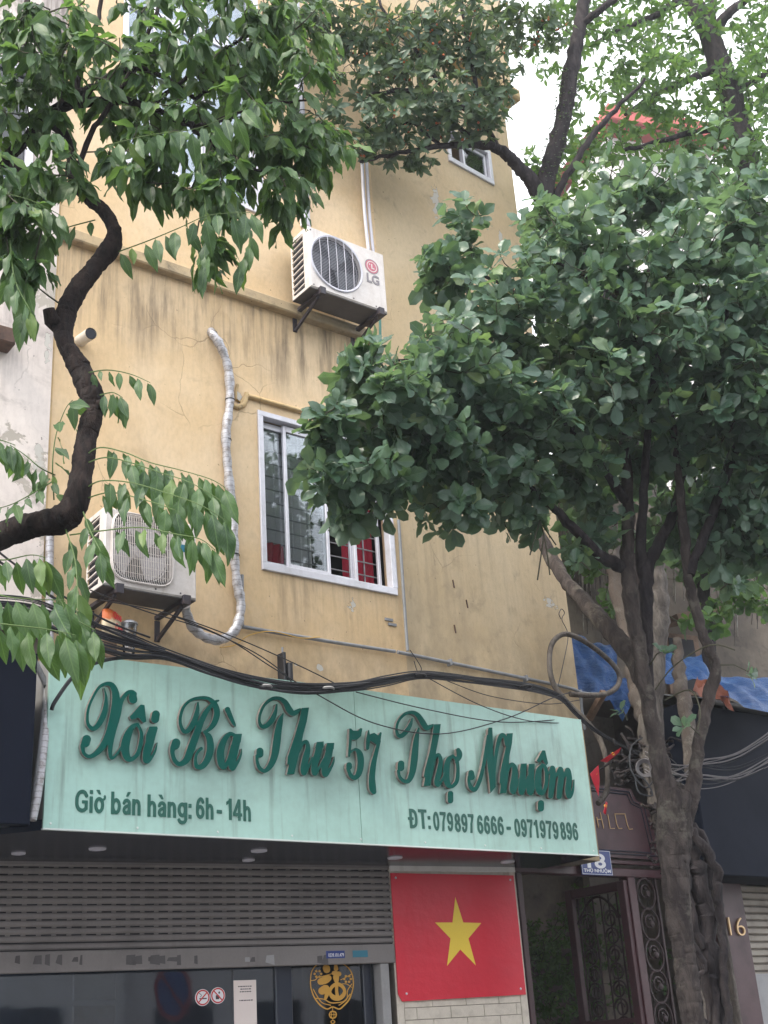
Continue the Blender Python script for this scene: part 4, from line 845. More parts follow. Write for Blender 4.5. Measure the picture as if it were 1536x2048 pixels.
MB().box(gx0, gx1, -2.4, -2.3, 0, zS).build('back_room', grime('room_wall', (.3, .31, .34), (.15, .15, .16), .9), sf)
MB().box(gx0, gx1+.1, -2.3, -.15, zS+.001, zS+.05).build('ceiling', M['dark_room'], sf)
(uu, vv) = PG.hit(205, 1975, -1.2); 
for i in range(3): MB().bbox(uu-.25, uu+.12, -1.22, -1.2, vv-.1-.32*i, vv+.18-.32*i, .01).build('menu_board', [M['frame_grey'], M['letter_side'], M['curtain']][i], sf)
# round prohibition stickers
def circ_sticker(px, py, r, slash, label, extra):
    u, v = PG.hit(px, py, -.1); t = thing('prohibition_sticker', label, 'sticker', PG, (u, .1, v-r), 'round prohibition stickers on the glass')
    MB().rev([(.0001, -.0012), (r, -.001), (r, .004)], (u, .103, v), 28).build('disc', M['plate_white'], t)
    MB().disc((u, v), r*.76, r*.93, -.1008, 28).build('red_ring', M['sign_red'], t)
    s = 1 if slash > 0 else -1; MB().bar((u-s*r*.55, .0998, v-r*.55), (u+s*r*.55, .0998, v+r*.55), .001, r*.15).build('slash', M['sign_red'], t)
    e = MB(); extra(e, u, v, r); e.build('pictogram', M['ink'], t)
def cig(e, u, v, r):
    e.box(u-r*.45, u+r*.55, -.1012, -.1004, v-r*.2, v-r*.06)
    e.tube([(u-r*.35+.2*r*math.sin(i*.9), .1006, v+r*.08+i*r*.1) for i in range(6)], .0022, 4)
def fire(e, u, v, r):
    e.prism([(u-r*.3, v-r*.45), (u+r*.15, v-r*.45), (u+r*.2, v-r*.05), (u-r*.05, v+r*.15), (u-r*.3, v-r*.0)], -.1012, -.1004)
    e.prism([(u+r*.1, v+r*.2), (u+r*.3, v+r*.25), (u+r*.25, v+r*.5), (u+r*.05, v+r*.42)], -.1012, -.1004)
circ_sticker(405.5, 1995, .062, 1, 'round red ringed no smoking sticker on the dark glass', cig)
circ_sticker(436, 1991, .062, -1, 'round no open flame sticker just left of the white notice', fire)
(na, nb_), (nc, nd) = PG.hit(467, 1961, -.1), PG.hit(515, 2075, -.1)
no = thing('notice_sheet', 'tall white paper notice taped on the shop glass', 'notice', PG, (na, .1, nd)); MB().box(na, nc, -.1045, -.1035, nd, nb_).build('paper', M['paper'], no)
b = MB(); w_ = nc-na
for z_, f in ((.045, .6), (.065, .4), (.085, .45), (.15, .5), (.43, .35)):
    x = na+w_*(.5-f/2)
    while x < na+w_*(.5+f/2): l_ = rr_.uniform(.008, .02); b.box(x, x+l_, -.1033, -.1029, nb_-z_-.006, nb_-z_+.002); x += l_+.005
b.build('print_lines', M['ink'], no)
MB().prism([(na+.02, nb_-.44), (na+.045, nb_-.47), (na+.05, nb_-.44), (na+.045, nb_-.42), (na+.035, nb_-.43), (na+.025, nb_-.42)], -.1033, -.1029).build('red_heart', M['sign_red'], no)
# gold paper-cut lantern ornament
(ou, ov) = PG.hit(664, 1972, -.1); oz = PG.hit(664, 2020, -.1)[1]
orn = thing('paper_cut_ornament', 'gold paper cut new year ornament stuck on the narrow glass door', 'ornament', PG, (ou, .1, oz-.1))
GK = ((560, 1880), 5.908)
gsh = [(S_, [(362, 500, 6), (375, 380, 6), (430, 300, 6), (520, 265, 6), (640, 255, 5), (760, 290, 6), (840, 370, 7), (868, 480, 7), (862, 580, 7), (820, 700, 9), (750, 780, 9), (700, 815, 8), (625, 790, 8), (560, 815, 8), (480, 770, 9), (410, 680, 8), (372, 580, 6), (362, 500, 6)]),
       (S_, [(550, 330, 42), (555, 350, 40)]), (S_, [(485, 490, 40), (540, 470, 45), (575, 450, 36)]), (S_, [(500, 600, 45), (545, 570, 40), (560, 620, 30), (540, 690, 16)]), (S_, [(660, 290, 16), (665, 340, 26)]), (S_, [(640, 390, 26), (700, 400, 28)]), (S_, [(665, 440, 36), (670, 480, 26)]),
       (S_, [(595, 600, 12), (600, 640, 20), (640, 680, 30), (700, 690, 26), (750, 650, 24), (765, 600, 18), (740, 550, 20), (680, 520, 22), (620, 550, 20), (595, 600, 14)]), (S_, [(672, 540, 20), (672, 600, 18), (680, 660, 20)]),
       (S_, [(430, 690, 7), (520, 700, 6), (600, 740, 8), (680, 740, 7), (760, 720, 6), (830, 640, 6)]), (S_, [(395, 580, 5), (440, 660, 6), (500, 740, 6), (600, 770, 6)]), (S_, [(850, 520, 5), (800, 600, 6), (790, 700, 6), (700, 770, 6)]),
       (S_, [(370, 480, 4), (420, 470, 5), (450, 440, 5), (500, 430, 5), (610, 400, 5)]), (S_, [(720, 470, 4), (780, 440, 5), (850, 400, 5)]), (S_, [(720, 520, 4), (790, 520, 5), (850, 560, 4)])]
for a_, b_, rr2 in ((450, 400, 16), (800, 460, 18)):
    for k in range(6): x = a_+38*math.cos(k*1.047); y = b_+38*math.sin(k*1.047); gsh.append((S_, [(x-8, y, 7), (x, y+8, 7), (x+8, y, 7), (x, y-8, 7), (x-8, y, 7)]))
gsh += [(S_, [(625, 790, 4), (625, 850, 4)]), (S_, [(585, 880, 7), (600, 850, 7), (625, 842, 7), (655, 850, 7), (668, 880, 7), (655, 915, 7), (625, 922, 7), (600, 915, 7), (585, 880, 7)]), (S_, [(585, 882, 4), (668, 882, 4)]), (S_, [(612, 850, 4), (612, 915, 4)]), (S_, [(640, 850, 4), (640, 915, 4)]), (S_, [(625, 920, 4), (625, 945, 4), (605, 965, 6), (625, 990, 6), (650, 965, 6), (625, 945, 5)]), (S_, [(625, 990, 4), (625, 1150, 12)])]
lu = [[PG.hit(x, y, -.1) for x, y in lp] for lp in sdf_shape(gsh, GK[0], GK[1], .45)]
o_ = link(bpy.data.objects.new('paper_cut', shape_mesh('paper_cut', lu, .001, [M['gold_paper']], ORG[orn.name], -.1045))); o_.parent = orn
# tiled pillar
px0, px1 = PG.hit(789, 1950)[0], PG.hit(1049, 1950)[0]
# the right edge leans with the perspective only: use the real jamb
ptop = HS-.02
pl_ = thing('tiled_pillar', 'white tiled shop pillar behind the red flag panel', 'pillar', PG, (px0, 0, 0))
MB().box(px0+.01, px1-.01, -.3, -.002, 0, ptop).build('core', M['grout'], pl_)
tile = None; th = PG.hit(900, 1988)[1]-PG.hit(900, 2012)[1]; z = ptop; row = 0
zrow = PG.hit(900, 2012)[1]; base = zrow-int(zrow/th)*th
row = 0; z = base
while z < ptop-.02:
    h_ = min(th, ptop-z); x = px0+.07; off_ = [.0, .34, .17][row % 3]
    ed = [px0+.07]; xx = px0+.07+(.12 if row % 2 else .28)
    while xx < px1-.12: ed.append(xx); xx += .34
    ed.append(px1-.075)
    for a, c in zip(ed, ed[1:]):
        MB().bbox(a+.0022, c-.0022, -.001, .007+rr_.uniform(0, .0015), z+.0022, z+h_-.0022, .002).build('tile', M['tile_white'], pl_)
    z += th; row += 1
MB().bbox(px0, px0+.068, -.001, .012, 0, ptop, .004).build('corner_trim', M['tile_white'], pl_); MB().bbox(px1-.073, px1, -.001, .012, 0, ptop, .004).build('corner_trim', M['tile_white'], pl_)
# flag panel
fq = [PG.hit(x, y, .03) for x, y in ((796, 1996), (806, 2003), (1052, 1989), (1027, 1751), (781, 1746))]
fl = thing('flag_panel', 'square glossy red panel with large yellow star on the tiled pillar', 'flag', PG, (fq[0][0], -.03, fq[1][1]))
f0 = min(fq[0][0], fq[4][0]); b = MB(); b.prism([(fq[4][0], fq[0][1]+.03), (fq[4][0]+.035, fq[1][1]), (fq[2][0], fq[2][1]), (fq[3][0], fq[3][1]), (fq[4][0], fq[4][1])], .022, .03); b.build('panel', M['flag_red'], fl)
st_ = [(910.6, 1794), (926.6, 1845), (962.6, 1846), (937, 1877), (951.7, 1931), (920.5, 1899), (894, 1932), (901, 1877), (870, 1845), (905, 1845)]
for x, z in ((fq[4][0]+.05, fq[4][1]-.04), (fq[3][0]-.04, fq[3][1]-.04), (fq[2][0]-.05, fq[2][1]+.05), (fq[1][0]+.04, fq[1][1]+.06)): MB().rev([(.0001, -.004), (.009, -.003), (.011, .0)], (x, -.03, z), 8).build('screw', M['aluminium'], fl)
b = MB(); b.prism([PG.hit(x, y, .031) for x, y in st_][::-1], .0302, .0312); b.build('star', M['flag_yellow'], fl)
# white bracing batten above
bt = MB(); a = PG.hit(783, 1735, .02); c = PG.hit(1024, 1741, .02); bt.bbox(px0+.005, px1-.005, .014, .03, a[1]-.03, a[1]+.02, .004); bt.solo('white_batten', M['white_paint'], 'white horizontal batten between the red flag panel and the dark soffit', 'batten', PG, (px0, -.014, a[1]-.03))
# the no parking sign across the pavement that the glass mirrors
ng = PG.n; Rm = ray(343, 1985); tt = (PG.O+ng*-.106-CAM).dot(ng)/Rm.dot(ng); hp = CAM+Rm*tt; rd = Rm-ng*2*Rm.dot(ng); sp_ = hp+rd*6.8
rs = thing('road_sign', 'round blue and red no parking sign on a pole mirrored in the shop glass', 'road sign', WP, (sp_.x, sp_.y, 0))
fc = (hp-sp_); fc.z = 0; fc.normalize(); rx = Vector((-fc.y, fc.x, 0)); a30 = Matrix.Rotation(math.radians(-48), 3, 'Z'); fc2 = a30 @ fc; rx2 = a30 @ rx
def rdisc(r0, r1, d, mat, nm, ang0=0):
    b = MB(); n = 32; vs = []
    for j in range(n):
        t_ = 2*math.pi*j/n
        for r in (r0, r1): vs.append(sp_+rx2*r*math.cos(t_)+Vector((0, 0, r*math.sin(t_)))+fc2*d)
    b.add(vs, [(2*j, 2*j+1, 2*((j+1) % n)+1, 2*((j+1) % n)) for j in range(n)]); return b.build(nm, mat, rs)
rdisc(0, .35, .03, M['sign_blue'], 'blue_disc'); rdisc(.28, .35, .033, M['sign_red'], 'red_rim'); rdisc(0, .35, .024, M['pvc_grey'], 'back_plate')
MB().bar(sp_+rx2*-.2+Vector((0, 0, -.2))+fc2*.034, sp_+rx2*.2+Vector((0, 0, .2))+fc2*.034, .004, .05).build('slash', M['sign_red'], rs)
MB().tube([(sp_.x, sp_.y, 0), (sp_.x, sp_.y, sp_.z+.32)], .03, 12).build('pole', M['pvc_grey'], rs, smooth=True)
# ---------------------------------------------------------------- neighbour on the left
zN = PA.hit(60, 1235)[1]
nw = wall_mat('white_plaster', (.64, .57, .53), (.74, .67, .62), (.22, .19, .18), ledges=[(-9, 9, 12, 3, .9), (-9, 9, PA.hit(60, 560)[1], 1.0, .6)], dirtamt=.6, peel=.42,
              spots=[sp(PA, 75, 940, .05, .12, uL-5), sp(PA, 90, 690, .03, .12, uL-5), sp(PA, 85, 1130, .05, .12, uL-5)])
nb_h = thing('white_house', 'peeling dirty white plastered house wall left of the yellow house', 'house', PA, (uL-5, 0, 0))
b = MB(); b.box(uL-5, uL-.012, -5, .03, zN, 17); b.build('wall', nw, nb_h)
b = MB(); b.box(uL-5, uL-.012, -5, .0, HS+.05, zN-.001); b.build('lower_wall', M['concrete'], nb_h)
b = MB(); b.bbox(uL-5, uL-.03, 0, .11, zN-.16, zN-.005, .02); b.build('string_course', M['concrete'], nb_h)
u, v = PA.hit(8, 690, .03); MB().bbox(u-.15, u+.03, .03, .2, v-.07, v+.07, .01).build('brick_stub', M['rust'], nb_h)
wx0, wx1, wz0, wz1 = PA.hit(-90, 300, .03)[0], PA.hit(58, 380, .03)[0], PA.hit(58, 395, .03)[1], PA.hit(40, 150, .03)[1]
f = MB(); f.bbox(wx0, wx1, .031, .09, wz0, wz0+.07); f.bbox(wx0, wx0+.06, .031, .085, wz0+.07, wz1); f.bbox(wx1-.06, wx1, .031, .085, wz0+.07, wz1); f.bbox(wx0, wx1, .031, .09, wz1, wz1+.06); wn = f.build('window', M['aluminium'], nb_h)
MB().box(wx0+.06, wx1-.06, .031, .04, wz0+.07, wz1).build('pane', M['glass_dark'], wn)
bx0, bx1 = PA.hit(-200, 1500, .5)[0], PA.hit(68, 1480, .5)[0]
dsn = thing('dark_signboard', 'plain navy black signboard box at the left edge beside the mint sign', 'signboard', PA, (bx0, 0, PA.hit(62, 1650, .5)[1]))
MB().bbox(bx0, bx1, .42, .5, PA.hit(62, 1650, .5)[1], PA.hit(60, 1305, .5)[1], .006).build('face_panel', M['navy'], dsn)
MB().box(bx0, bx1-.02, .05, .419, PA.hit(62, 1650, .5)[1]+.04, PA.hit(60, 1305, .5)[1]-.04).build('box_frame', M['frame_dark'], dsn)
# pipes beside the white wall
lp = thing('wrapped_pipe', 'silver wrapped pipe running down left of the mint sign', 'pipe', PA, (PA.hit(75, 1560, .3)[0], -.3, PA.hit(62, 1640, .4)[1]))
MB().tube(path(PA, [(100, 1040, .06), (99, 1150, .08), (99, 1260, .15), (95, 1400, .3), (86, 1500, .38), (76, 1580, .42), (64, 1640, .44)]), .031, 10).build('tape_sleeve', M['silver_tape'], lp, smooth=True)
pipe_thing('grey_pipe', PA, [(96, 1270, .2), (90, 1400, .3), (80, 1500, .38), (68, 1600, .42), (66, 1640, .42)], .02, M['pvc_grey'], 'grey plastic pipe just left of the silver wrapped pipe', 'pipe')
pipe_thing('grey_pipe', PA, [(92, 1370, .3), (70, 1325, .3), (45, 1295, .3), (20, 1270, .3)], .022, M['pvc_grey'], 'grey pipe slanting off left above the navy signboard', 'pipe')

# ---------------------------------------------------------------- cables
def cable(plane, P, r, mat, label, group=None, name='cable', n=6, sm=7):
    pts = path(plane, P, n=sm); return MB().tube(pts, r, n).solo(name, mat, label, 'cable', plane, tuple(pts[0]), group, smooth=True)
cr_ = random.Random(11)
base = [(-60, 1215, .55), (60, 1225, .55), (160, 1262, .56), (250, 1290, .56), (330, 1308, .55), (410, 1335, .53), (500, 1362, .52), (600, 1378, .51), (700, 1374, .50), (770, 1362, .50), (835, 1350, .49), (900, 1354, .48), (1000, 1366, .46), (1070, 1378, .44), (1120, 1395, .42), (1150, 1425, .40), (1190, 1460, .36), (1260, 1500, .3), (1340, 1530, .2)]
for i in range(22):
    s_ = cr_.uniform(-1, 1); ph = cr_.uniform(0, 6); k = 15 if i < 18 else 10
    P = [(x, y + s_*(9 if 300 < x < 800 else 5 if x > 800 else 26)*(1 if x < 1120 else .6) + 3*math.sin(ph+x*.012), o_+cr_.uniform(-.015, .015)) for x, y, o_ in base]
    if i % 4 == 0: P = P[2:]
    if i % 5 == 1: P = P[:-3]
    cable(PA, P, cr_.choice((.004, .0055, .007, .009)), M['black_cable'], 'black cable in the thick bundle sagging along the top of the mint sign', 'bundled cables above the shop sign')
for i, (px, py) in enumerate(((530, 1374), (655, 1378), (840, 1352), (1052, 1374))):
    u, v = PA.hit(px, py, .5); MB().rev([(.05, -.012), (.062, 0), (.05, .012)], (u, -.5, v), 12, 'z').solo('cable_tie', M['frame_grey' if i < 2 else 'black_cable'], ['pale tape wrapped round the cables left of the centre', 'pale tape wrapped round the cables below the sliding window', 'black tie round the cables at their highest point', 'black tie round the cables near the right end of the sign'][i], 'cable tie', PA, (u, -.5, v))
strays = [
 ([(-20, 1090, .7), (60, 1150, .7), (200, 1235, .6), (300, 1275, .55)], .008, 'black wire slanting in from the left edge below the bent trunk'),
 ([(-20, 1110, .7), (80, 1178, .7), (220, 1262, .6), (330, 1300, .55)], .010, 'thick black wire just under the wire below the bent trunk'),
 ([(180, 1180, .5), (290, 1222, .5), (400, 1255, .5), (500, 1300, .48), (560, 1340, .47), (590, 1372, .47)], .005, 'thin black wire dropping from the lower air conditioner to the anchor'),
 ([(200, 1200, .5), (330, 1226, .5), (470, 1275, .5), (600, 1332, .48), (680, 1372, .47)], .005, 'thin black wire crossing the silver hose bend'),
 ([(330, 1225, .5), (450, 1275, .5), (545, 1335, .5), (640, 1392, .5), (750, 1447, .5), (880, 1468, .5), (1010, 1438, .5), (1100, 1398, .48), (1140, 1385, .45)], .005, 'thin wire sagging across the face of the sign past the number'),
 ([(712, 1384, .5), (850, 1418, .5), (1000, 1444, .5), (1130, 1438, .45)], .005, 'thin wire running across the sign above the last two words'),
 ([(860, 1358, .5), (960, 1410, .5), (1060, 1442, .5), (1165, 1446, .42)], .0045, 'thin wire drooping from the bundle above the last word'),
 ([(895, 1362, .48), (980, 1392, .48), (1090, 1408, .46), (1160, 1400, .4)], .004, 'hair thin wire between the bundle and the sign top at right'),
]
for P, r, l_ in strays: cable(PA, P, r, M['black_cable'], l_, name='wire', n=5)
cable(PS, [(103, 1420, .03), (112, 1400, .06), (150, 1350, .1), (200, 1323, .12), (270, 1314, .12), (360, 1318, .1)], .014, M['black_cable'], 'thick black cable arching over the upper left corner of the mint sign')
cable(PA, [(440, 1295, .04), (470, 1290, .04), (500, 1270, .05), (545, 1263, .05), (600, 1276, .05), (640, 1274, .05)], .004, M['yellow_wire'], 'thin yellow wire looping below the conduit', name='wire', n=5)
cable(PB, [(820, 1300, .05), (835, 1322, .05), (843, 1338, .05), (836, 1345, .05), (828, 1322, .05)], .004, M['black_cable'], 'short black wire loop hanging under the conduit joint', name='wire', n=5)
cable(PB, [(1122, 1238, .05), (1118, 1228, .06), (1123, 1218, .07), (1129, 1226, .06), (1124, 1240, .05), (1136, 1270, .06), (1128, 1320, .08), (1112, 1390, .1)], .0045, M['black_cable'], 'thin black wire with a small loop tied near the wall corner', name='wire', n=5)
# grey bent conduit loop at the corner
lp = path(PB, [(1196, 1607, .5), (1214, 1580, .5), (1214, 1530, .48), (1200, 1480, .42), (1170, 1440, .35), (1135, 1405, .25), (1108, 1370, .2), (1099, 1330, .2), (1103, 1290, .2), (1122, 1270, .22), (1145, 1271, .24), (1180, 1290, .26), (1215, 1318, .26), (1237, 1345, .26), (1236, 1370, .26), (1215, 1387, .25), (1180, 1391, .22), (1140, 1388, .16)], n=7)
MB().tube(lp, .027, 10).solo('bent_hose', M['root'], 'stiff grey brown hose bent into a big loop beside the blue tarpaulin', 'hose', PB, tuple(lp[0]), smooth=True)
pq = PB.wd(1178, 1438, -.2); pr_ = PB.wd(1208, 1384, .1); MB().bar(pq, pr_, .06, .06).solo('timber_strut', M['wood_old'], 'short slanting timber strut between the hose loop and the sign corner', 'strut', WP, tuple(pq))
pipe_thing('metal_post', PB, [(1160, 1380, .0), (1163, 1420, .0), (1168, 1460, .0)], .018, M['pvc_grey'], 'thin grey metal post at the top right corner of the sign', 'post', sm=2)

# snack bag and cup on the sign top under the lower air conditioner
bgx, bgz = PA.hit(210, 1290, .3); b = MB(); n = 10; (ba, bb), (bc, bd_) = PA.hit(203, 1268, .3), PA.hit(243, 1225, .3)
wb_, hb_ = bc-ba, bd_-bb
for sgn in (1, -1):
    vs = []
    for i in range(n+1):
        for j in range(n+1):
            s_, t_ = i/n, j/n; pf = (math.sin(math.pi*s_)**.5)*(math.sin(math.pi*t_)**.6); vs.append((ba+wb_*s_, -.3-sgn*(.035*pf+.004*math.sin(s_*23+t_*11)), bb+hb_*t_+.02*math.sin(s_*4)-.10*wb_*s_))
    b.add(vs, [(i*(n+1)+j, (i+1)*(n+1)+j, (i+1)*(n+1)+j+1, i*(n+1)+j+1)[::sgn] for i in range(n) for j in range(n)])
mt_, t, p = new_mat('snack_foil', (.5, .08, .03), .35, .5); co = N(t, 'ShaderNodeTexCoord').outputs['Object']; sx_ = N(t, 'ShaderNodeSeparateXYZ'); t.links.new(co, sx_.inputs[0])
c_ = mixc(t, ramp(t, math_(t, 'ADD', sx_.outputs[2], math_(t, 'MULTIPLY', noise(t, co, 20, 3), .08)), .14, .17), (.62, .52, .36), (.5, .12, .03)); t.links.new(c_, p.inputs['Base Color'])
sb = thing('snack_bag', 'crumpled orange and cream snack packet stuck among cables under the lower air conditioner', 'packet', PA, (ba, -.3, bb)); b.build('foil_bag', mt_, sb, smooth=True)
text_part('lettering', 'One', PA, sb, (ba+.07, bb+.125), (bc-.02, bb+.10), .055, .342, .003, [M['sign_red']], .02, world=True)
text_part('lettering', 'One', PA, sb, (ba+.09, bb+.035), (bc-.01, bb+.01), .055, .342, .003, [M['sign_red']], .02, world=True)
cu_, cv_ = PA.hit(258, 1275, .3); cp = thing('plastic_cup', 'crushed clear plastic cup with foil lid beside the snack packet', 'cup', PA, (cu_, -.3, cv_-.1))
MB().rev([(.045, -.12), (.055, .0), (.062, .10)], (cu_, -.3, cv_), 20, 'z').build('cup_body', glass_mat('cup_plastic', (.75, .75, .78), 2.5), cp, smooth=True)
MB().rev([(.001, .135), (.035, .13), (.062, .115), (.068, .10)], (cu_, -.3, cv_), 14, 'z').build('foil_lid', M['silver_tape'], cp)
b = MB(); (ra, rb), (rc, rd_) = PA.hit(190, 1312, .25), PA.hit(235, 1282, .25); b.bbox(ra, rc, .12, .25, rb, rd_, .01); b.solo('old_carton', M['wood_old'], 'flattened pale carton scrap wedged behind the cables', 'carton', PA, (ra, -.12, rb))
# small leaf debris
# ---------------------------------------------------------------- gate 18
def hR(px, py, o=0): return PR.hit(px, py, o)
zgT = hR(1150, 1750)[1]
gt = thing('iron_gate', 'dark maroon iron gate frame with one scrollwork leaf standing open', 'gate', PR, (hR(1050, 1900)[0], 0, 0))
uA0, uA1, uB0 = hR(1034, 1760)[0], hR(1044, 1760)[0], hR(1270, 1780)[0]
b = MB(); b.bbox(uA0, uA0+.07, -.08, 0, 0, zgT, .006); b.build('post', M['maroon'], gt)
b = MB(); b.bbox(uB0-.11, uB0-.0, -.10, .02, 0, zgT, .006); b.build('post', M['maroon'], gt)
uE_ = hR(1335, 1760)[0]
b = MB(); b.bbox(uA0-.4, uE_+.4, -.09, .015, zgT+.001, zgT+.085, .008); b.bbox(uA0-.4, uE_+.4, -.06, .0, zgT+.13, zgT+.17, .006); b.build('lintel', M['maroon'], gt)
b = MB(); b.bbox(uE_+.3, uE_+.4, -.1, 0, 0, zgT, .006); b.build('post', M['maroon'], gt)
def scroll(mb, u, v, R, y, turns=1.6, s=1, r=.011):
    n = 26; mb.tube([(u+s*R*(1-.62*i/n)*math.cos(i/n*turns*6.28), y, v+R*(1-.62*i/n)*math.sin(i/n*turns*6.28)) for i in range(n+1)], r, 5)
zz = zgT-.16; k = 0
while zz > .3:
    R = .135; b = MB(); uc = uB0+.16
    b.tube([(uc+R*math.cos(a*.2618), -0.0, zz+R*1.15*math.sin(a*.2618)) for a in range(25)], .012, 6)
    scroll(b, uc-.01, zz+.02, R*.6, -.0, 1.3, 1); b.rev([(.001, -.02), (.03, -.014), (.036, .0), (.001, .014)], (uc+.01, -.015, zz), 8)
    b.build('scroll_ring', M['iron'], gt, smooth=True); zz -= .30
b = MB(); b.bbox(uB0+.33, uB0+.36, -.04, 0, 0, zgT); b.build('picket', M['iron'], gt)
# open leaf
hw = PR.W(hR(1250, 1764)[0], 0); PLf = Plane(hw.x, hw.y, 140.0); eu, ev = PLf.hit(1132, 1782); hv = PLf.hit(1246, 1762)[1]
lw = eu; zl = (ev+hv)/2; sgn = 1 if lw > 0 else -1
gl = thing('gate_leaf', 'open maroon gate leaf with arched frame and wrought iron scrolls', 'gate leaf', PLf, (lw, 0, .1))
a0, a1 = sorted((0, lw))
MB().bbox(a0, a0+.09, -.03, .03, .1, zl, .005).build('stile', M['maroon'], gl); MB().bbox(a1-.09, a1, -.03, .03, .1, zl, .005).build('stile', M['maroon'], gl)
MB().bbox(a0+.09, a1-.09, -.03, .028, zl-.09, zl, .005).build('rail', M['maroon'], gl); MB().bbox(a0+.09, a1-.09, -.03, .028, .1, .9, .005).build('kick_plate', M['maroon'], gl)
MB().bbox(a0+.09, a1-.09, -.025, .024, zl-1.35, zl-1.30, .005).build('rail', M['maroon'], gl)
sr = random.Random(5); wl = a1-a0-.18; cxm = (a0+a1)/2
b = MB(); b.tube([(cxm-wl*.46+wl*.92*i/16, 0, zl-.35+.24*math.sin(math.pi*i/16)) for i in range(17)], .014, 6); b.build('arch_bar', M['iron'], gl, smooth=True)
for i in range(6):
    x = a0+.09+wl*(i+.5)/6
    MB().tube([(x, 0, .9), (x, 0, zl-.1)], .010, 6).build('bar', M['iron'], gl)
for i in range(16):
    b = MB(); zc = zl-.35-.17*(i//2); xc = cxm+(-1 if i % 2 else 1)*wl*.24; scroll(b, xc, zc, .095, -.0, 1.5, -1 if (i+i//2) % 2 else 1, .010); b.build('scroll', M['iron'], gl, smooth=True)
# house number plate 18
(qa, qb), (qc, qd) = hR(1166, 1749, .07), hR(1222, 1705, .07)
pl8 = thing('number_plate', 'blue enamel house number plate 18 fixed over the gate', 'number plate', PR, (qa, -.07, qb))
MB().bbox(qa, qc, .05, .06, qb, qd+.02, .004).build('plate', M['plate_blue'], pl8)
b = MB(); e = .008; w_ = .004
for (x0_, x1_, z0_, z1_) in ((qa+e, qc-e, qb+e, qb+e+w_), (qa+e, qc-e, qd+.02-e-w_, qd+.02-e), (qa+e, qa+e+w_, qb+e+w_, qd+.02-e-w_), (qc-e-w_, qc-e, qb+e+w_, qd+.02-e-w_)): b.box(x0_, x1_, .0602, .0612, z0_, z1_)
b.build('white_border', M['plate_white'], pl8)
text_part('digits', '18', PR, pl8, (qa+(qc-qa)*.2, qb+.075), (qa+(qc-qa)*.8, qb+.075), (qd-qb)*.60, .0602, .001, [M['plate_white']], .03, world=True)
text_part('street_name', 'THỢ NHUỘM', PR, pl8, (qa+.03, qb+.03), (qc-.03, qb+.03), .032, .0602, .001, [M['plate_white']], .02, world=True)
# carved maroon board
bd = [hR(x, y, .02) for x, y in ((1120, 1712), (1322, 1720), (1296, 1612), (1272, 1600), (1262, 1578), (1120, 1572))]
zb0 = bd[0][1]; zb_ = zgT+.19
nbz = thing('carved_board', 'dark maroon carved name board above the gate half hidden by the mint sign', 'name board', PR, (bd[0][0], 0, zb_))
pb_ = [(bd[0][0], zb_), (hR(1318, 1700, .02)[0], zb_), (bd[2][0], bd[2][1]), (bd[3][0], bd[3][1]), (bd[4][0], bd[4][1]), (bd[5][0], bd[4][1]+.01)]
MB().prism(pb_, -.06, .02).build('board', M['maroon'], nbz)
b = MB(); ctr = ((pb_[0][0]+pb_[1][0])/2, (pb_[0][1]+pb_[4][1])/2)
for k in (.9, .82):
    q_ = [(ctr[0]+(x-ctr[0])*k, -.024, ctr[1]+(z-ctr[1])*k) for x, z in pb_]; b.tube(q_+[q_[0]], .008, 5, False)
b.build('carved_border', M['frame_dark'], nbz)
for P in ([(1193, 1634), (1197, 1656)], [(1200, 1625), (1207, 1657)], [(1194, 1639), (1204, 1639)], [(1215, 1628), (1220, 1657), (1229, 1657)], [(1229, 1627), (1233, 1648), (1237, 1657), (1244, 1657)], [(1249, 1627), (1254, 1648), (1258, 1659), (1265, 1658)], [(1229, 1628), (1248, 1628)]):
    MB().tube([(hR(x, y, .022)[0], -.024, hR(x, y, .022)[1]) for x, y in P], .0045, 5).build('gold_letter_stroke', M['gold'], nbz)
# garden wall behind the board and gate
gw = MB(); gw.box(uA0-1.5, uA0+6, -5.2, -5, 0, 5.2); gw.solo('courtyard_wall', M['concrete'], 'grey weathered courtyard wall seen through the open gate', 'wall', PR, (uA0-1.5, 5, 0))
# ---------------------------------------------------------------- house 16 at right
u16 = hR(1418, 1700)[0]; u16b = hR(1475, 1760)[0]; uEnd = u16b+3.5
zaw0, zaw1 = hR(1480, 1752, .5)[1], hR(1450, 1418, .5)[1]
M['slat_beige'] = grime('slat_beige', (.30, .27, .23), (.12, .1, .09), .6, amt=.5, streak=.3)
h16 = thing('number_16_house', 'dark fronted house number 16 with black canopy at the right edge', 'house', PR, (u16, 0, 0))
MB().bbox(u16+.03, u16b, -.3, .03, 0, zaw0+.02, .005).build('maroon_pier', M['maroon'], h16)
MB().bbox(u16b+.001, uEnd, -.12, .0, zaw0+.05, zaw1+.2, .01).build('upper_front', M['navy'], h16)
MB().bbox(hR(1398, 1600, .5)[0], uEnd, .01, .5, zaw0, zaw1, .01).build('canopy_box', M['navy'], h16)
zz = zaw0; k = 0; zsb = hR(1520, 1945)[1]
while zz > zsb:
    MB().add([(x, -o_, z) for x in (u16b+.005, uEnd) for o_, z in ((-.06, zz), (-.035, zz-.015), (-.035, zz-.058), (-.06, zz-.072))], [(0, 1, 5, 4), (1, 2, 6, 5), (2, 3, 7, 6)]).build('shutter_slat', M['slat_beige'], h16)
    zz -= .076; k += 1
MB().box(u16b+.005, uEnd, -.075, -.061, zsb, zaw0).build('shutter_backing', M['shutter_dark'], h16)
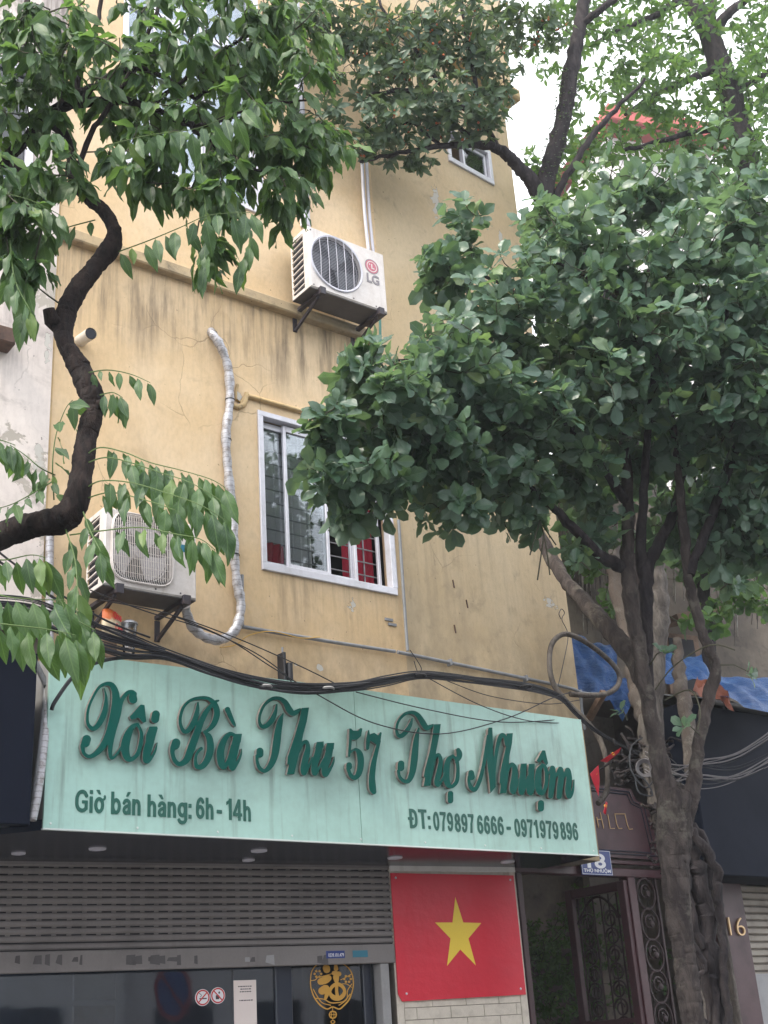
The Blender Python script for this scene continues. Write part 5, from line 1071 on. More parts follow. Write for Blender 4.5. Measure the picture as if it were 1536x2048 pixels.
MB().bbox(u16b+.01, u16b+.42, -.08, -.03, 0, zsb-.01, .005).build('grey_door', M['frame_grey'], h16); MB().box(u16b+.43, uEnd, -.9, -.8, 0, zsb).build('dark_interior', M['dark_room'], h16)
MB().box(u16b+.5, u16b+1.2, -.5, -.45, 1.0, zsb-.05).build('red_panel', M['sign_red'], h16)
u, v = hR(1494, 2022, -.03); MB().rev([(.0001, -.01), (.03, -.008), (.032, .0)], (u, .03, v), 12).build('lock', M['bracket'], h16)
MB().bbox(u16-.03, u16+.025, -.05, .06, 0, zaw0+.1, .01).build('corner_strip', M['root'], h16)
(da, db), (dc, dd) = hR(1459, 1872, .034), hR(1490, 1872, .034)
text_part('digits', '16', PR, h16, (da, db), (dc, db+.0), hR(1465, 1832, .034)[1]-hR(1465, 1872, .034)[1], .034, .02, [M['gold']], -.02, world=True)
# tarpaulins and scrap roof above the gate
def tarp(pts_px, label, name='tarpaulin', nx=14, ny=10, amp=.07, mat=None, seed=1, drop=.0):
    """sagging sheet between four corners given as (px, py, Y)"""
    c = [at(*q) for q in pts_px]; n = []; r = random.Random(seed); ph = [r.uniform(0, 6) for _ in range(6)]
    b = MB(); vs = []
    for i in range(nx+1):
        for j in range(ny+1):
            s, t_ = i/nx, j/ny; p_ = (c[0]*(1-s)+c[1]*s)*(1-t_)+(c[3]*(1-s)+c[2]*s)*t_
            w_ = amp*(math.sin(s*9+t_*5+ph[0])*.5+math.sin(s*21-t_*9+ph[1])*.3+math.sin(s*5-t_*17+ph[2])*.35+r.uniform(-.12, .12)); vs.append(p_+Vector((.2, -1, .55))*w_+Vector((0, 0, -drop*math.sin(math.pi*s))))
    b.add(vs, [(i*(ny+1)+j, (i+1)*(ny+1)+j, (i+1)*(ny+1)+j+1, i*(ny+1)+j+1) for i in range(nx) for j in range(ny)])
    o_ = b.solo(name, mat or M['tarp'], label, 'tarpaulin', WP, tuple(c[3]), smooth=True); return o_
tarp([(1125, 1266, 14.6), (1228, 1292, 14.6), (1252, 1392, 13.9), (1135, 1398, 13.9)], 'crumpled bright blue tarpaulin hanging right of the yellow house corner', nx=26, ny=20, amp=.05, seed=2)
tarp([(1205, 1378, 13.6), (1262, 1350, 13.6), (1268, 1400, 13.5), (1246, 1440, 13.5)], 'pointed dark blue tarpaulin flap below the crumpled one', nx=8, ny=8, amp=.04, seed=4)
tarp([(1322, 1302, 14.4), (1400, 1316, 14.4), (1440, 1370, 13.7), (1325, 1360, 13.7)], 'blue tarpaulin strip on the scrap roof behind the forked trunk', nx=18, ny=10, amp=.05, seed=6)
tarp([(1425, 1350, 14.2), (1620, 1366, 14.2), (1660, 1450, 13.2), (1440, 1396, 13.2)], 'blue tarpaulin with torn orange edge over the black canopy', nx=26, ny=12, amp=.05, seed=9)
tarp([(1395, 1352, 13.6), (1445, 1372, 13.3), (1470, 1420, 13.1), (1385, 1382, 13.4)], 'torn orange underside of the tarpaulin folded over the roof edge', nx=10, ny=6, amp=.05, mat=grime('orange_plastic', (.24, .08, .05), (.12, .05, .04), .6), seed=10)
rf = thing('scrap_roof', 'low corrugated roof under the tarpaulins behind the trunks', 'roof', PR, (hR(1300, 1400)[0], 0, zaw1+.05))
b = MB(); x0 = hR(1330, 1410)[0]; n = 60; vs = []
for i in range(n+1):
    x = x0+(uEnd-x0)*i/n; z_ = .018*math.sin(i*1.57)
    vs += [(x, -.65, zaw1+.03+z_), (x, 1.6, zaw1+.75+z_)]
b.add(vs, [(2*i, 2*i+2, 2*i+3, 2*i+1) for i in range(n)]); b.build('roof_sheet', M['pvc_grey'], rf, smooth=True)
MB().bbox(x0, uEnd, .6, .66, zaw1-.0, zaw1+.03, .005).build('edge_batten', M['frame_grey'], rf)
MB().box(x0-.3, u16+.1, -1.3, -1.2, 0, zaw1+.3).build('recess_wall', M['concrete'], rf)
# timber window hood on the old wall
PO = Plane(*at(1300, 1200, 16.5).xy, 62)
ow = thing('old_wall', 'tall stained old wall with hanging roots behind the trees', 'wall', PO, (-6, 0, 0)); MB().box(-6, 12, -.4, 0, 0, PO.hit(1400, 1010)[1]).build('masonry', M['old_wall'], ow)
(a, c_), (d_, e_) = PO.hit(1316, 1260), PO.hit(1384, 1240)
wh = thing('window_hood', 'small weathered timber and tile hood over an opening in the old wall', 'hood', PO, (a, 0, c_-.9))
MB().bar((a-.1, -.3, c_), (d_+.1, -.3, e_+.02), .5, .08).build('hood_board', M['wood_old'], wh); MB().bbox(a, d_, .001, .06, c_-.9, c_-.05).build('opening_frame', M['wood_old'], wh); MB().box(a+.1, d_-.1, .061, .07, c_-.85, c_-.12).build('dark_opening', M['dark_room'], wh)
# distant red roofed house
PD = Plane(*at(1350, 260, 24).xy, 70); za = PD.hit(1350, 256)[1]
rh = thing('red_roof_house', 'distant house with red roof edge showing through the leaves at upper right', 'house', PD, (PD.hit(1230, 300)[0], 0, 0))
xa, xb = PD.hit(1240, 300)[0], PD.hit(1420, 240)[0]
MB().box(xa, xb, -5, -.3, 0, za-.2).build('wall', M['curtain'], rh); MB().bbox(xa-.3, xb+.3, -.3, .3, za-.35, za+.1, .03).build('roof_fascia', M['roof_red'], rh)
MB().prism([(xa-.3, za+.101), (xb+.3, za+.101), (xb-.4, za+.2), (xa+.4, za+.2)], -5, -.1).build('roof', M['roof_red'], rh)
# pennants, wire coil, light cables at right
def pennant(c, label):
    t = thing('paper_pennant', label, 'pennant', WP, tuple(at(c[0][0], c[0][1], 11.2)), 'small festival pennants beside the sign corner')
    p_ = [at(x, y, 11.2+.05*i) for i, (x, y) in enumerate(c)]; n_ = Vector((.3, -1, 0)).normalized()*.003
    MB().add([q+n_ for q in p_]+[q-n_ for q in p_], [tuple(range(len(p_))), tuple(range(2*len(p_)-1, len(p_)-1, -1))]+[(i, len(p_)+i, len(p_)+(i+1) % len(p_), (i+1) % len(p_)) for i in range(len(p_))]).build('cloth', M['flag_red'], t)
    m_ = (p_[0]+p_[1]+p_[2])/3; MB().tube([m_-n_*1.6, m_-n_*1.1], .016, 5).build('yellow_star', M['flag_yellow'], t)
pennant([(1180, 1548), (1197, 1530), (1199, 1560), (1197, 1592)], 'red pennant with a yellow edge hanging beside the upper right of the phone line')
pennant([(1200, 1522), (1242, 1495), (1238, 1505), (1214, 1525)], 'red pennant blown sideways in front of the curled roots')
pennant([(1207, 1625), (1212, 1603), (1215, 1606), (1211, 1630)], 'tiny red pennant tip at the lower end of the bent hose')
cm = at(1289, 1537, 10.6); b = MB()
for k in range(5):
    r_ = .05+.006*k; b.tube([cm+Vector((r_*math.cos(a*.2618), -.006*k, r_*1.0*math.sin(a*.2618))) for a in range(25)], .005, 5)
b.solo('wire_coil', M['grey_cable'], 'round coil of pale wire hung on the curled roots', 'wire coil', WP, tuple(cm), smooth=True)
def wcable(P, r, mat, label, group=None):
    pts = [at(*q) for q in spline(P, 8)]; return MB().tube(pts, r, 5).solo('wire', mat, label, 'cable', WP, tuple(pts[0]), group, smooth=True)
for i in range(13):
    y0 = 1500+cr_.uniform(0, 60); y1 = 1545+cr_.uniform(-25, 50); y2 = 1440+cr_.uniform(0, 110)
    wcable([(1290, y0-10, 11.3), (1340, y0+15, 10.8), (1400, y1, 10.6), (1480, (y1+y2)/2+6, 10.6), (1600, y2-50, 10.6)], cr_.choice((.003, .004, .006)), M['grey_cable'] if i % 3 else M['black_cable'], 'grey wire in the loose swag crossing the forked trunk towards the right edge', 'loose wires at right')
for P in ([(1285, 1475, 10.5), (1262, 1495, 10.5), (1262, 1540, 10.5), (1290, 1575, 10.5), (1308, 1560, 10.5)], [(1270, 1555, 10.5), (1278, 1585, 10.5), (1305, 1590, 10.5), (1290, 1560, 10.5), (1270, 1550, 10.5)]):
    wcable(P, .007, M['black_cable'], 'thick dark cable loop dangling left of the forked trunk', 'dangling cable loops')

# facades and trees across the street, only seen mirrored in glass and soffit
opp = thing('opposite_house', 'plain terrace across the street mirrored in the shop glass', 'house', PG, (-8, -17, 0))
MB().box(-10, 4, 16.5, 22, 0, 10.5).build('wall', M['white_paint'], opp)
for i in range(5):
    for j in range(3): MB().box(-9+2.6*i, -7.7+2.6*i, 16.4, 16.49, 1.2+3*j, 3.0+3*j).build('window', M['ac_dark'], opp)
opp2 = thing('opposite_house', 'taller grey house across the street, next to the plain terrace', 'house', PG, (6, -17, 0))
MB().box(4.1, 13, 16.8, 22, 0, 12.5).build('wall', M['curtain'], opp2)
for i in range(4):
    for j in range(4): MB().box(4.8+2.1*i, 6.0+2.1*i, 16.7, 16.79, 1.2+2.9*j, 2.9+2.9*j).build('window', M['ac_dark'], opp2)
# ================================================================== TREES
def leaf_grid(kind, seed, hi=True):
    """unit leaf along +Y, face +Z: verts, faces, uvs"""
    r = random.Random(seed); nr = 9 if hi else 6; vs = []; uv = []; f = []
    cols = 4
    fold = r.uniform(.10, .35); droop = r.uniform(.15, .5); wav = r.uniform(.02, .05); ph = r.uniform(0, 6); tw = r.uniform(-.3, .3)
    for i in range(nr+1):
        t_ = i/nr
        if kind == 'long': w = .168*math.sin(math.pi*t_**.92)**1.05*(1-.12*t_)+.006
        elif kind == 'round': w = (.255*math.sin(math.pi*t_**1.5)**.7 + .03*math.sin(t_*math.pi))*(1+.09*math.sin(t_*19+ph))
        elif kind == 'fig': w = .19*math.sin(math.pi*t_**.95)**.75
        else: w = .22*math.sin(math.pi*t_)**.8
        if i in (0, nr): w = .006
        y = .1+.9*t_; z0 = -droop*t_*t_*.6
        for c in range(cols+1):
            s = c/cols*2-1; edge = abs(s)
            x = s*w; z = z0+fold*abs(x)+wav*math.sin(t_*13+ph+(2 if s > 0 else 0))*edge + tw*x*t_*.5
            vs.append((x, y, z)); uv.append((.5+s*.5*(w/.3 if kind == 'round' else w/.22), t_))
    n = cols+1
    for i in range(nr):
        for c in range(cols): f.append((i*n+c, i*n+c+1, (i+1)*n+c+1, (i+1)*n+c))
    b = len(vs); vs += [(-.008, 0, 0), (.008, 0, 0)]; uv += [(.5, 0), (.5, 0)]; f.append((b, b+1, n//2+1 if False else cols//2, cols//2)[:3])
    return np.array(vs), f, np.array(uv)
LIB = {}
def leaf_lib(kind):
    if kind not in LIB: LIB[kind] = [leaf_grid(kind.split('_')[0], 10*len(LIB)+k, not kind.endswith('_low')) for k in range(5)]
    return LIB[kind]
LM = {}
def leaf_obj_mesh(kind, k, mat):
    key = (kind, k, mat.name)
    if key not in LM:
        vs, f, uv = leaf_lib(kind)[k]; me = bpy.data.meshes.new('leaf'); me.from_pydata(vs.tolist(), [], f); l = me.uv_layers.new(name='UVMap')
        li = np.empty(len(me.loops), int); me.loops.foreach_get('vertex_index', li); l.data.foreach_set('uv', uv[li].ravel()); me.polygons.foreach_set('use_smooth', [True]*len(me.polygons)); me.materials.append(mat); LM[key] = me
    return LM[key]
def basis(d, nrm):
    y = d/np.linalg.norm(d); z = nrm-y*np.dot(nrm, y); l = np.linalg.norm(z)
    if l < 1e-4: z = np.cross(y, [1, 0, 0.1]); l = np.linalg.norm(z)
    z /= l; return np.stack([np.cross(y, z), y, z], 1)
def place_leaves(parent, kind, mat, leaves, org, nsolo=300, name='leaf', jname='foliage'):
    """leaves: list of (pos, dir, normal, length). The nearest in view become single leaves, the rest one mesh"""
    def score(l):
        p = Vector(l[0]); q = p-CAM; z = q.dot(fw); x = q.dot(ax_x)/z*FPX; y = q.dot(ax_y)/z*FPX
        return (0 if abs(x) < 768 and abs(y) < 1024 else 1e3)+q.length/l[3]*.15
    idx = sorted(range(len(leaves)), key=lambda i: score(leaves[i])); rr = random.Random(len(leaves))
    for i in idx[:nsolo]:
        p, d, n_, L_ = leaves[i]; B = basis(np.array(d), np.array(n_)); k = rr.randrange(5)
        o = bpy.data.objects.new(name, leaf_obj_mesh(kind, k, mat)); sc.collection.objects.link(o); o.parent = parent
        m = Matrix([[B[0, 0], B[0, 1], B[0, 2], 0], [B[1, 0], B[1, 1], B[1, 2], 0], [B[2, 0], B[2, 1], B[2, 2], 0], [0, 0, 0, 1]])
        o.matrix_local = Matrix.Translation(Vector(p)-org) @ m @ Matrix.Scale(L_, 4)
    rest = idx[nsolo:]
    if not rest: return
    V = []; F = []; U = []; nb = 0; libs = leaf_lib(kind+'_low')
    for i in rest:
        p, d, n_, L_ = leaves[i]; B = basis(np.array(d), np.array(n_)); vs, f, uv = libs[rr.randrange(5)]
        V.append((vs*L_) @ B.T + (np.array(p)-np.array(org))); F += [tuple(nb+a for a in q) for q in f]; U.append(uv); nb += len(vs)
    V = np.concatenate(V); U = np.concatenate(U); me = bpy.data.meshes.new(jname); me.from_pydata(V.tolist(), [], F)
    l = me.uv_layers.new(name='UVMap'); li = np.empty(len(me.loops), int); me.loops.foreach_get('vertex_index', li); l.data.foreach_set('uv', U[li].ravel())
    me.polygons.foreach_set('use_smooth', [True]*len(me.polygons)); me.materials.append(mat); o = link(bpy.data.objects.new(jname, me)); o.parent = parent; o['kind'] = 'stuff'
def limb(P, n=7, rj=.06, seed=0, wob=.004):
    """P: (px, py, Y, radius px) -> world points and radii"""
    rr = random.Random(seed); out = []; rad = []
    for q in spline(P, n):
        p = at(q[0], q[1], q[2]); d = (p-CAM).length; out.append(p+Vector((rr.uniform(-1, 1), rr.uniform(-1, 1), rr.uniform(-1, 1)))*wob); rad.append(max(q[3], .5)*(p-CAM).dot(fw)/FPX*(1+rr.uniform(-rj, rj)))
    return out, rad
def rv(r, s=1): return np.array([r.gauss(0, s), r.gauss(0, s), r.gauss(0, s)])
def grow(parent, skel, clumps, mat_twig, seed, tip_r=.0025, name='twigs', max_r=.012):
    """clumps: (px, py, Y, rx m, ry m, rz m, n). Tips join the nearest existing node. returns tips [(pos, dir)]"""
    r = random.Random(seed); nodes = [np.array(p) for p in skel]; cand = []
    for (px, py, Y, rx, ry, rz, n) in clumps:
        c = np.array(at(px, py, Y))
        for _ in range(n):
            v = rv(r); v /= np.linalg.norm(v)+1e-9; v *= r.random()**.45*(1.3 if r.random() < .14 else 1); cand.append(c+v*np.array([rx, ry, rz]))
    A = np.array(nodes); d0 = [np.min(np.linalg.norm(A-c, axis=1)) for c in cand]; order = np.argsort(d0); b = MB(); tips = []
    arr = np.zeros((len(nodes)+len(cand)*4+5, 3)); arr[:len(nodes)] = A; m = len(nodes)
    for i in order:
        c = cand[i]; dd = np.linalg.norm(arr[:m]-c, axis=1); j = int(np.argmin(dd)); q = arr[j].copy(); L_ = dd[j]
        if L_ < .02: continue
        side = rv(r, .12*L_); mid1 = q+(c-q)*.35+side+np.array([0, 0, .06*L_]); mid2 = q+(c-q)*.7+side*.8+np.array([0, 0, .05*L_])
        rad = min(max_r, .0035+.009*L_); b.tube([q, mid1, mid2, c], [rad, rad*.8, rad*.6, tip_r], 5, False)
        arr[m] = mid1; arr[m+1] = mid2; arr[m+2] = c; m += 3; tips.append((c, (c-mid2)/np.linalg.norm(c-mid2), mid2))
    b.build(name, mat_twig, parent, smooth=True, kind='stuff'); return tips
def rosettes(tips, r, L0, L1, n0=5, n1=9, up=.5, spread=(.9, 1.5)):
    out = []
    for c, d, m_ in tips:
        a = d+np.array([0, 0, up])+rv(r, .15); a /= np.linalg.norm(a); x = np.cross(a, rv(r)); x /= np.linalg.norm(x); y = np.cross(a, x); n = r.randint(n0, n1); ph = r.uniform(0, 6)
        for k in range(n):
            t_ = ph+k*2.4; el = r.uniform(*spread)*(.55+.5*k/n); dr = (x*math.cos(t_)+y*math.sin(t_))*math.sin(el)+a*math.cos(el)+np.array([0, 0, -.12-.25*r.random()*(k/n)])
            out.append((c-a*.02*(n-k)/n*2, dr, a+rv(r, .22), r.uniform(L0, L1)*(.6+.4*min(1, (k+2)/n*1.3))))
    return out
def sprays(tips, r, L0, L1, n0=4, n1=8, droop=.8, lenf=1.0):
    out = []
    for c, d, m_ in tips:
        n = r.randint(n0, n1); side = np.cross(d, [0, 0, 1.]); side /= np.linalg.norm(side)+1e-9
        for k in range(n):
            t_ = k/(n-1+1e-9); p = m_+(c-m_)*t_; s = side if k % 2 else -side
            dr = s*r.uniform(.3, .9)+d*r.uniform(.2, .8)+np.array([0, 0, -droop*r.uniform(.5, 1.4)]); out.append((p, dr, np.array([0, 0, 1.])+rv(r, .45)+np.array([0, -.35, 0]), r.uniform(L0, L1)))
    return out
def tree(label, base, name='tree', cat='tree', group=None): return thing(name, label, cat, WP, tuple(base), group)
def stem_part(t, name, P, mat, seed, n=7, sides=12, wob=.006, rj=.03):
    pts, rad = limb(P, n, rj, seed, wob); MB().tube(pts, rad, sides, jag=.10).build(name, mat, t, smooth=True); return pts

# ---- T1: long-leaved tree leaning in from the left
b0 = at(-140, 1150, 4.9); base1 = (b0.x-.15, b0.y, 0.0)
t1 = tree('nearest tree, dark crooked trunk and long drooping leaves, leaning in from the left', base1)
pts, rad = limb([(-140, 1150, 4.9, 32.3), (-60, 1105, 4.9, 29.4), (0, 1075, 4.9, 27.2), (60, 1052, 4.9, 25.9), (120, 1040, 4.9, 28.7), (150, 1010, 4.9, 27.2), (163, 950, 4.9, 21.5), (172, 880, 4.95, 20.8), (185, 830, 5.0, 21.5), (182, 790, 5.0, 23.6), (160, 740, 5.0, 21.5), (133, 690, 5.0, 17.2), (128, 645, 5.05, 19.4), (148, 590, 5.1, 18.7), (185, 540, 5.15, 17.9), (218, 500, 5.2, 19.4), (228, 460, 5.2, 14.4), (205, 420, 5.2, 12.2), (175, 395, 5.2, 12.9), (150, 360, 5.2, 12.9), (143, 320, 5.2, 10.0), (125, 265, 5.25, 10.8), (90, 240, 5.3, 10.0)], 16, .018, 3, .002)
pb0 = Vector(base1); pts = [pb0, pb0+(pts[0]-pb0)*.5+Vector((-.1, 0, -.2)), *pts]; rad = [.15, .12, *rad]
MB().tube(pts, rad, 30, jag=.13).build('trunk', M['bark_dark'], t1, smooth=True); sk1 = list(pts[60::2])
MB().tube([at(125, 660, 5.05), at(103, 640, 5.0), at(97, 618, 4.98)], [.04, .038, .028], 10).build('broken_stub', M['bark_dark'], t1, smooth=True)
MB().tube([at(185, 815, 5.0), at(205, 808, 4.98), at(208, 800, 4.97)], [.035, .027, .015], 8).build('knot', M['bark_dark'], t1, smooth=True)
br1 = [[(90, 240, 5.3, 11.2), (130, 212, 5.3, 9.6), (175, 205, 5.3, 8.8), (235, 200, 5.3, 8.0), (300, 215, 5.3, 6.4), (360, 240, 5.3, 5.6), (410, 250, 5.3, 4.0), (470, 235, 5.3, 2.4)],
       [(160, 205, 5.3, 7.2), (200, 165, 5.35, 7.2), (255, 140, 5.4, 6.4), (310, 145, 5.4, 5.6), (360, 175, 5.4, 4.8), (395, 195, 5.4, 4.0), (430, 160, 5.4, 2.4)],
       [(-80, 400, 5.2, 12.8), (0, 330, 5.3, 12.0), (40, 290, 5.3, 11.2), (90, 240, 5.3, 10.4), (150, 190, 5.4, 8.8), (190, 175, 5.4, 7.2)],
       [(20, 330, 5.3, 6.4), (60, 350, 5.3, 4.8), (75, 365, 5.3, 2.4)],
       [(150, 360, 5.2, 6.4), (180, 270, 5.25, 5.6), (240, 180, 5.3, 4.8), (300, 60, 5.35, 4.0), (330, -40, 5.4, 3.2)],
       [(300, 215, 5.3, 4.8), (380, 150, 5.4, 4.0), (450, 100, 5.5, 3.2), (520, 50, 5.6, 2.4)],
       [(90, 240, 5.3, 7.2), (60, 150, 5.4, 6.4), (50, 60, 5.4, 5.6), (60, -60, 5.5, 4.8)],
       [(360, 240, 5.3, 4.8), (430, 290, 5.3, 4.0), (490, 330, 5.3, 2.8), (560, 350, 5.3, 2.0)],
       [(150, 200, 5.4, 5.6), (170, 110, 5.4, 4.8), (200, 20, 5.5, 4.0), (210, -60, 5.5, 3.2)],
       [(410, 250, 5.3, 3.2), (520, 210, 5.4, 2.8), (620, 200, 5.5, 2.0)]]
for i, P in enumerate(br1): sk1 += stem_part(t1, 'branch', P, M['bark_dark'], 20+i, 6, 9, .008)
rt = random.Random(21)
cl1 = [(60, 60, 5.2, .35, .5, .35, 30), (200, 80, 5.3, .35, .5, .35, 27), (340, 70, 5.4, .35, .4, .25, 22), (470, 110, 5.5, .32, .4, .30, 30), (560, 190, 5.5, .28, .35, .30, 30), (40, 230, 5.2, .28, .4, .25, 20), (500, 280, 5.4, .35, .35, .22, 30), (600, 290, 5.5, .20, .25, .15, 18), (400, 330, 5.2, .28, .3, .18, 20), (250, 330, 5.2, .2, .3, .15, 9), (580, 380, 5.4, .14, .2, .12, 11), (420, 480, 5.2, .14, .15, .12, 8), (430, 390, 5.2, .2, .2, .12, 9), (270, 180, 5.3, .35, .4, .2, 18), (500, 20, 5.5, .4, .4, .2, 23), (300, 260, 5.2, .25, .3, .15, 13), (30, 420, 4.9, .16, .2, .15, 11), (60, 520, 4.9, .12, .15, .15, 7), (640, 240, 5.6, .15, .2, .12, 9), (20, 460, 4.9, .14, .2, .12, 12), (30, 360, 5.0, .2, .25, .14, 14), (110, 130, 5.1, .3, .4, .3, 18), (10, 130, 5.0, .25, .4, .3, 18), (350, 170, 5.3, .3, .4, .2, 14), (450, 50, 5.4, .3, .4, .2, 14), (600, 60, 5.6, .2, .3, .2, 12), (130, 320, 5.0, .14, .2, .1, 8)]
tp = grow(t1, sk1, cl1, M['twig'], 5); lv = sprays(tp, rt, .12, .20, 5, 9, .9)
tw1 = MB()
def shoot(P, n, L0, L1, r=.0035, droop=1.3, side=.55, skip=0):
    n = round(n*1.35)
    pts = [np.array(at(*q)) for q in spline(P, 6)]; tw1.tube(pts, [r*(1-.6*i/len(pts)) for i in range(len(pts))], 5, False); m_ = len(pts)
    for k in range(n):
        t_ = skip+(1-skip)*(k+.5)/n; i = min(int(t_*(m_-1)), m_-2); f_ = t_*(m_-1)-i; p = pts[i]*(1-f_)+pts[i+1]*f_; d = pts[i+1]-pts[i]; d /= np.linalg.norm(d); s = np.cross(d, [0, 0, 1.]); s /= np.linalg.norm(s)+1e-9; s *= 1 if k % 2 else -1
        lv.append((p, d*rt.uniform(.1, .6)+s*side*rt.uniform(.4, 1.2)+np.array([0, 0, -droop*rt.uniform(.7, 1.2)]), np.array([rt.uniform(-.5, .5), -1, .6])+rv(rt, .3), rt.uniform(L0, L1)*1.22*(.75+.35*t_)))
    lv.append((pts[-1], (pts[-1]-pts[-2])*12+np.array([0, 0, -.6]), np.array([0, -1, .6]), L1))
shoot([(178, 745, 4.95), (215, 740, 4.9), (260, 748, 4.88), (300, 765, 4.86)], 5, .07, .11)
shoot([(200, 790, 4.95), (225, 785, 4.9), (245, 795, 4.9)], 5, .10, .14)
shoot([(170, 912, 4.9), (200, 895, 4.85), (250, 905, 4.8), (300, 925, 4.75), (360, 940, 4.7), (420, 958, 4.65), (450, 975, 4.65)], 13, .09, .14, skip=.2)
shoot([(170, 928, 4.9), (210, 915, 4.8), (260, 925, 4.75), (320, 945, 4.7), (380, 965, 4.6), (440, 1000, 4.55)], 11, .10, .16, skip=.35)
shoot([(168, 980, 4.9), (200, 962, 4.8), (260, 965, 4.7), (330, 985, 4.6), (400, 1010, 4.5), (450, 1040, 4.5)], 12, .10, .16, skip=.2)
shoot([(165, 1000, 4.9), (220, 985, 4.8), (290, 1000, 4.6), (350, 1020, 4.5)], 7, .09, .13, skip=.2)
shoot([(140, 1070, 4.9), (200, 1062, 4.7), (280, 1055, 4.5), (350, 1068, 4.4), (400, 1078, 4.35), (430, 1100, 4.35)], 11, .09, .13, skip=.25)
shoot([(130, 1055, 4.9), (150, 1120, 4.75), (155, 1200, 4.6), (150, 1260, 4.5)], 9, .11, .16, skip=.1)
shoot([(165, 1020, 4.9), (180, 1060, 4.7), (200, 1100, 4.6)], 4, .10, .14, skip=.1)
shoot([(-60, 1160, 4.3), (0, 1190, 4.2), (60, 1198, 4.2), (130, 1200, 4.2)], 8, .12, .17)
shoot([(-60, 1240, 4.0), (20, 1250, 4.0), (90, 1258, 4.0), (150, 1270, 4.0)], 8, .12, .17)
shoot([(-60, 1100, 4.4), (0, 1120, 4.4), (60, 1110, 4.4), (90, 1115, 4.4)], 7, .10, .14)
shoot([(108, 1000, 4.95), (105, 930, 4.9), (112, 870, 4.9), (130, 820, 4.9), (145, 800, 4.9)], 7, .10, .14, droop=.5)
shoot([(110, 950, 4.9), (80, 935, 4.8), (50, 910, 4.8), (20, 890, 4.8)], 7, .08, .12)
shoot([(-50, 870, 4.6), (0, 880, 4.6), (30, 890, 4.6)], 5, .10, .14)
shoot([(110, 960, 4.9), (60, 990, 4.8), (20, 1010, 4.7), (-20, 1020, 4.7)], 8, .07, .12, droop=.4)
shoot([(190, 440, 5.2), (110, 465, 5.0), (70, 510, 4.9), (50, 570, 4.85), (50, 620, 4.8)], 9, .11, .16)
shoot([(-30, 420, 4.9), (40, 440, 4.9), (30, 520, 4.85), (20, 560, 4.8)], 8, .10, .15)
shoot([(232, 505, 5.2), (300, 480, 5.1), (360, 455, 5.0), (420, 430, 4.9), (500, 425, 4.8)], 9, .12, .17)
shoot([(400, 300, 5.1), (410, 400, 5.0), (415, 480, 5.0), (405, 540, 5.0)], 12, .09, .14)
shoot([(215, 290, 5.0), (300, 270, 4.9), (400, 255, 4.8), (490, 215, 4.8)], 10, .12, .17)
shoot([(480, 420, 5.1), (500, 480, 5.0), (480, 530, 5.0)], 8, .09, .13)
shoot([(620, 260, 5.4), (680, 290, 5.3), (700, 290, 5.3)], 6, .10, .14, droop=.6)
shoot([(20, 480, 4.8), (30, 560, 4.75), (60, 620, 4.7)], 7, .10, .15)
shoot([(-20, 380, 4.8), (60, 400, 4.8), (120, 430, 4.8)], 6, .11, .15)
shoot([(110, 1180, 4.5), (140, 1230, 4.4), (190, 1260, 4.4)], 6, .10, .14)
tw1.build('shoots', M['twig_green'], t1, smooth=True, kind='stuff')
place_leaves(t1, 'long', M['leaf_long'], lv, Vector(base1))

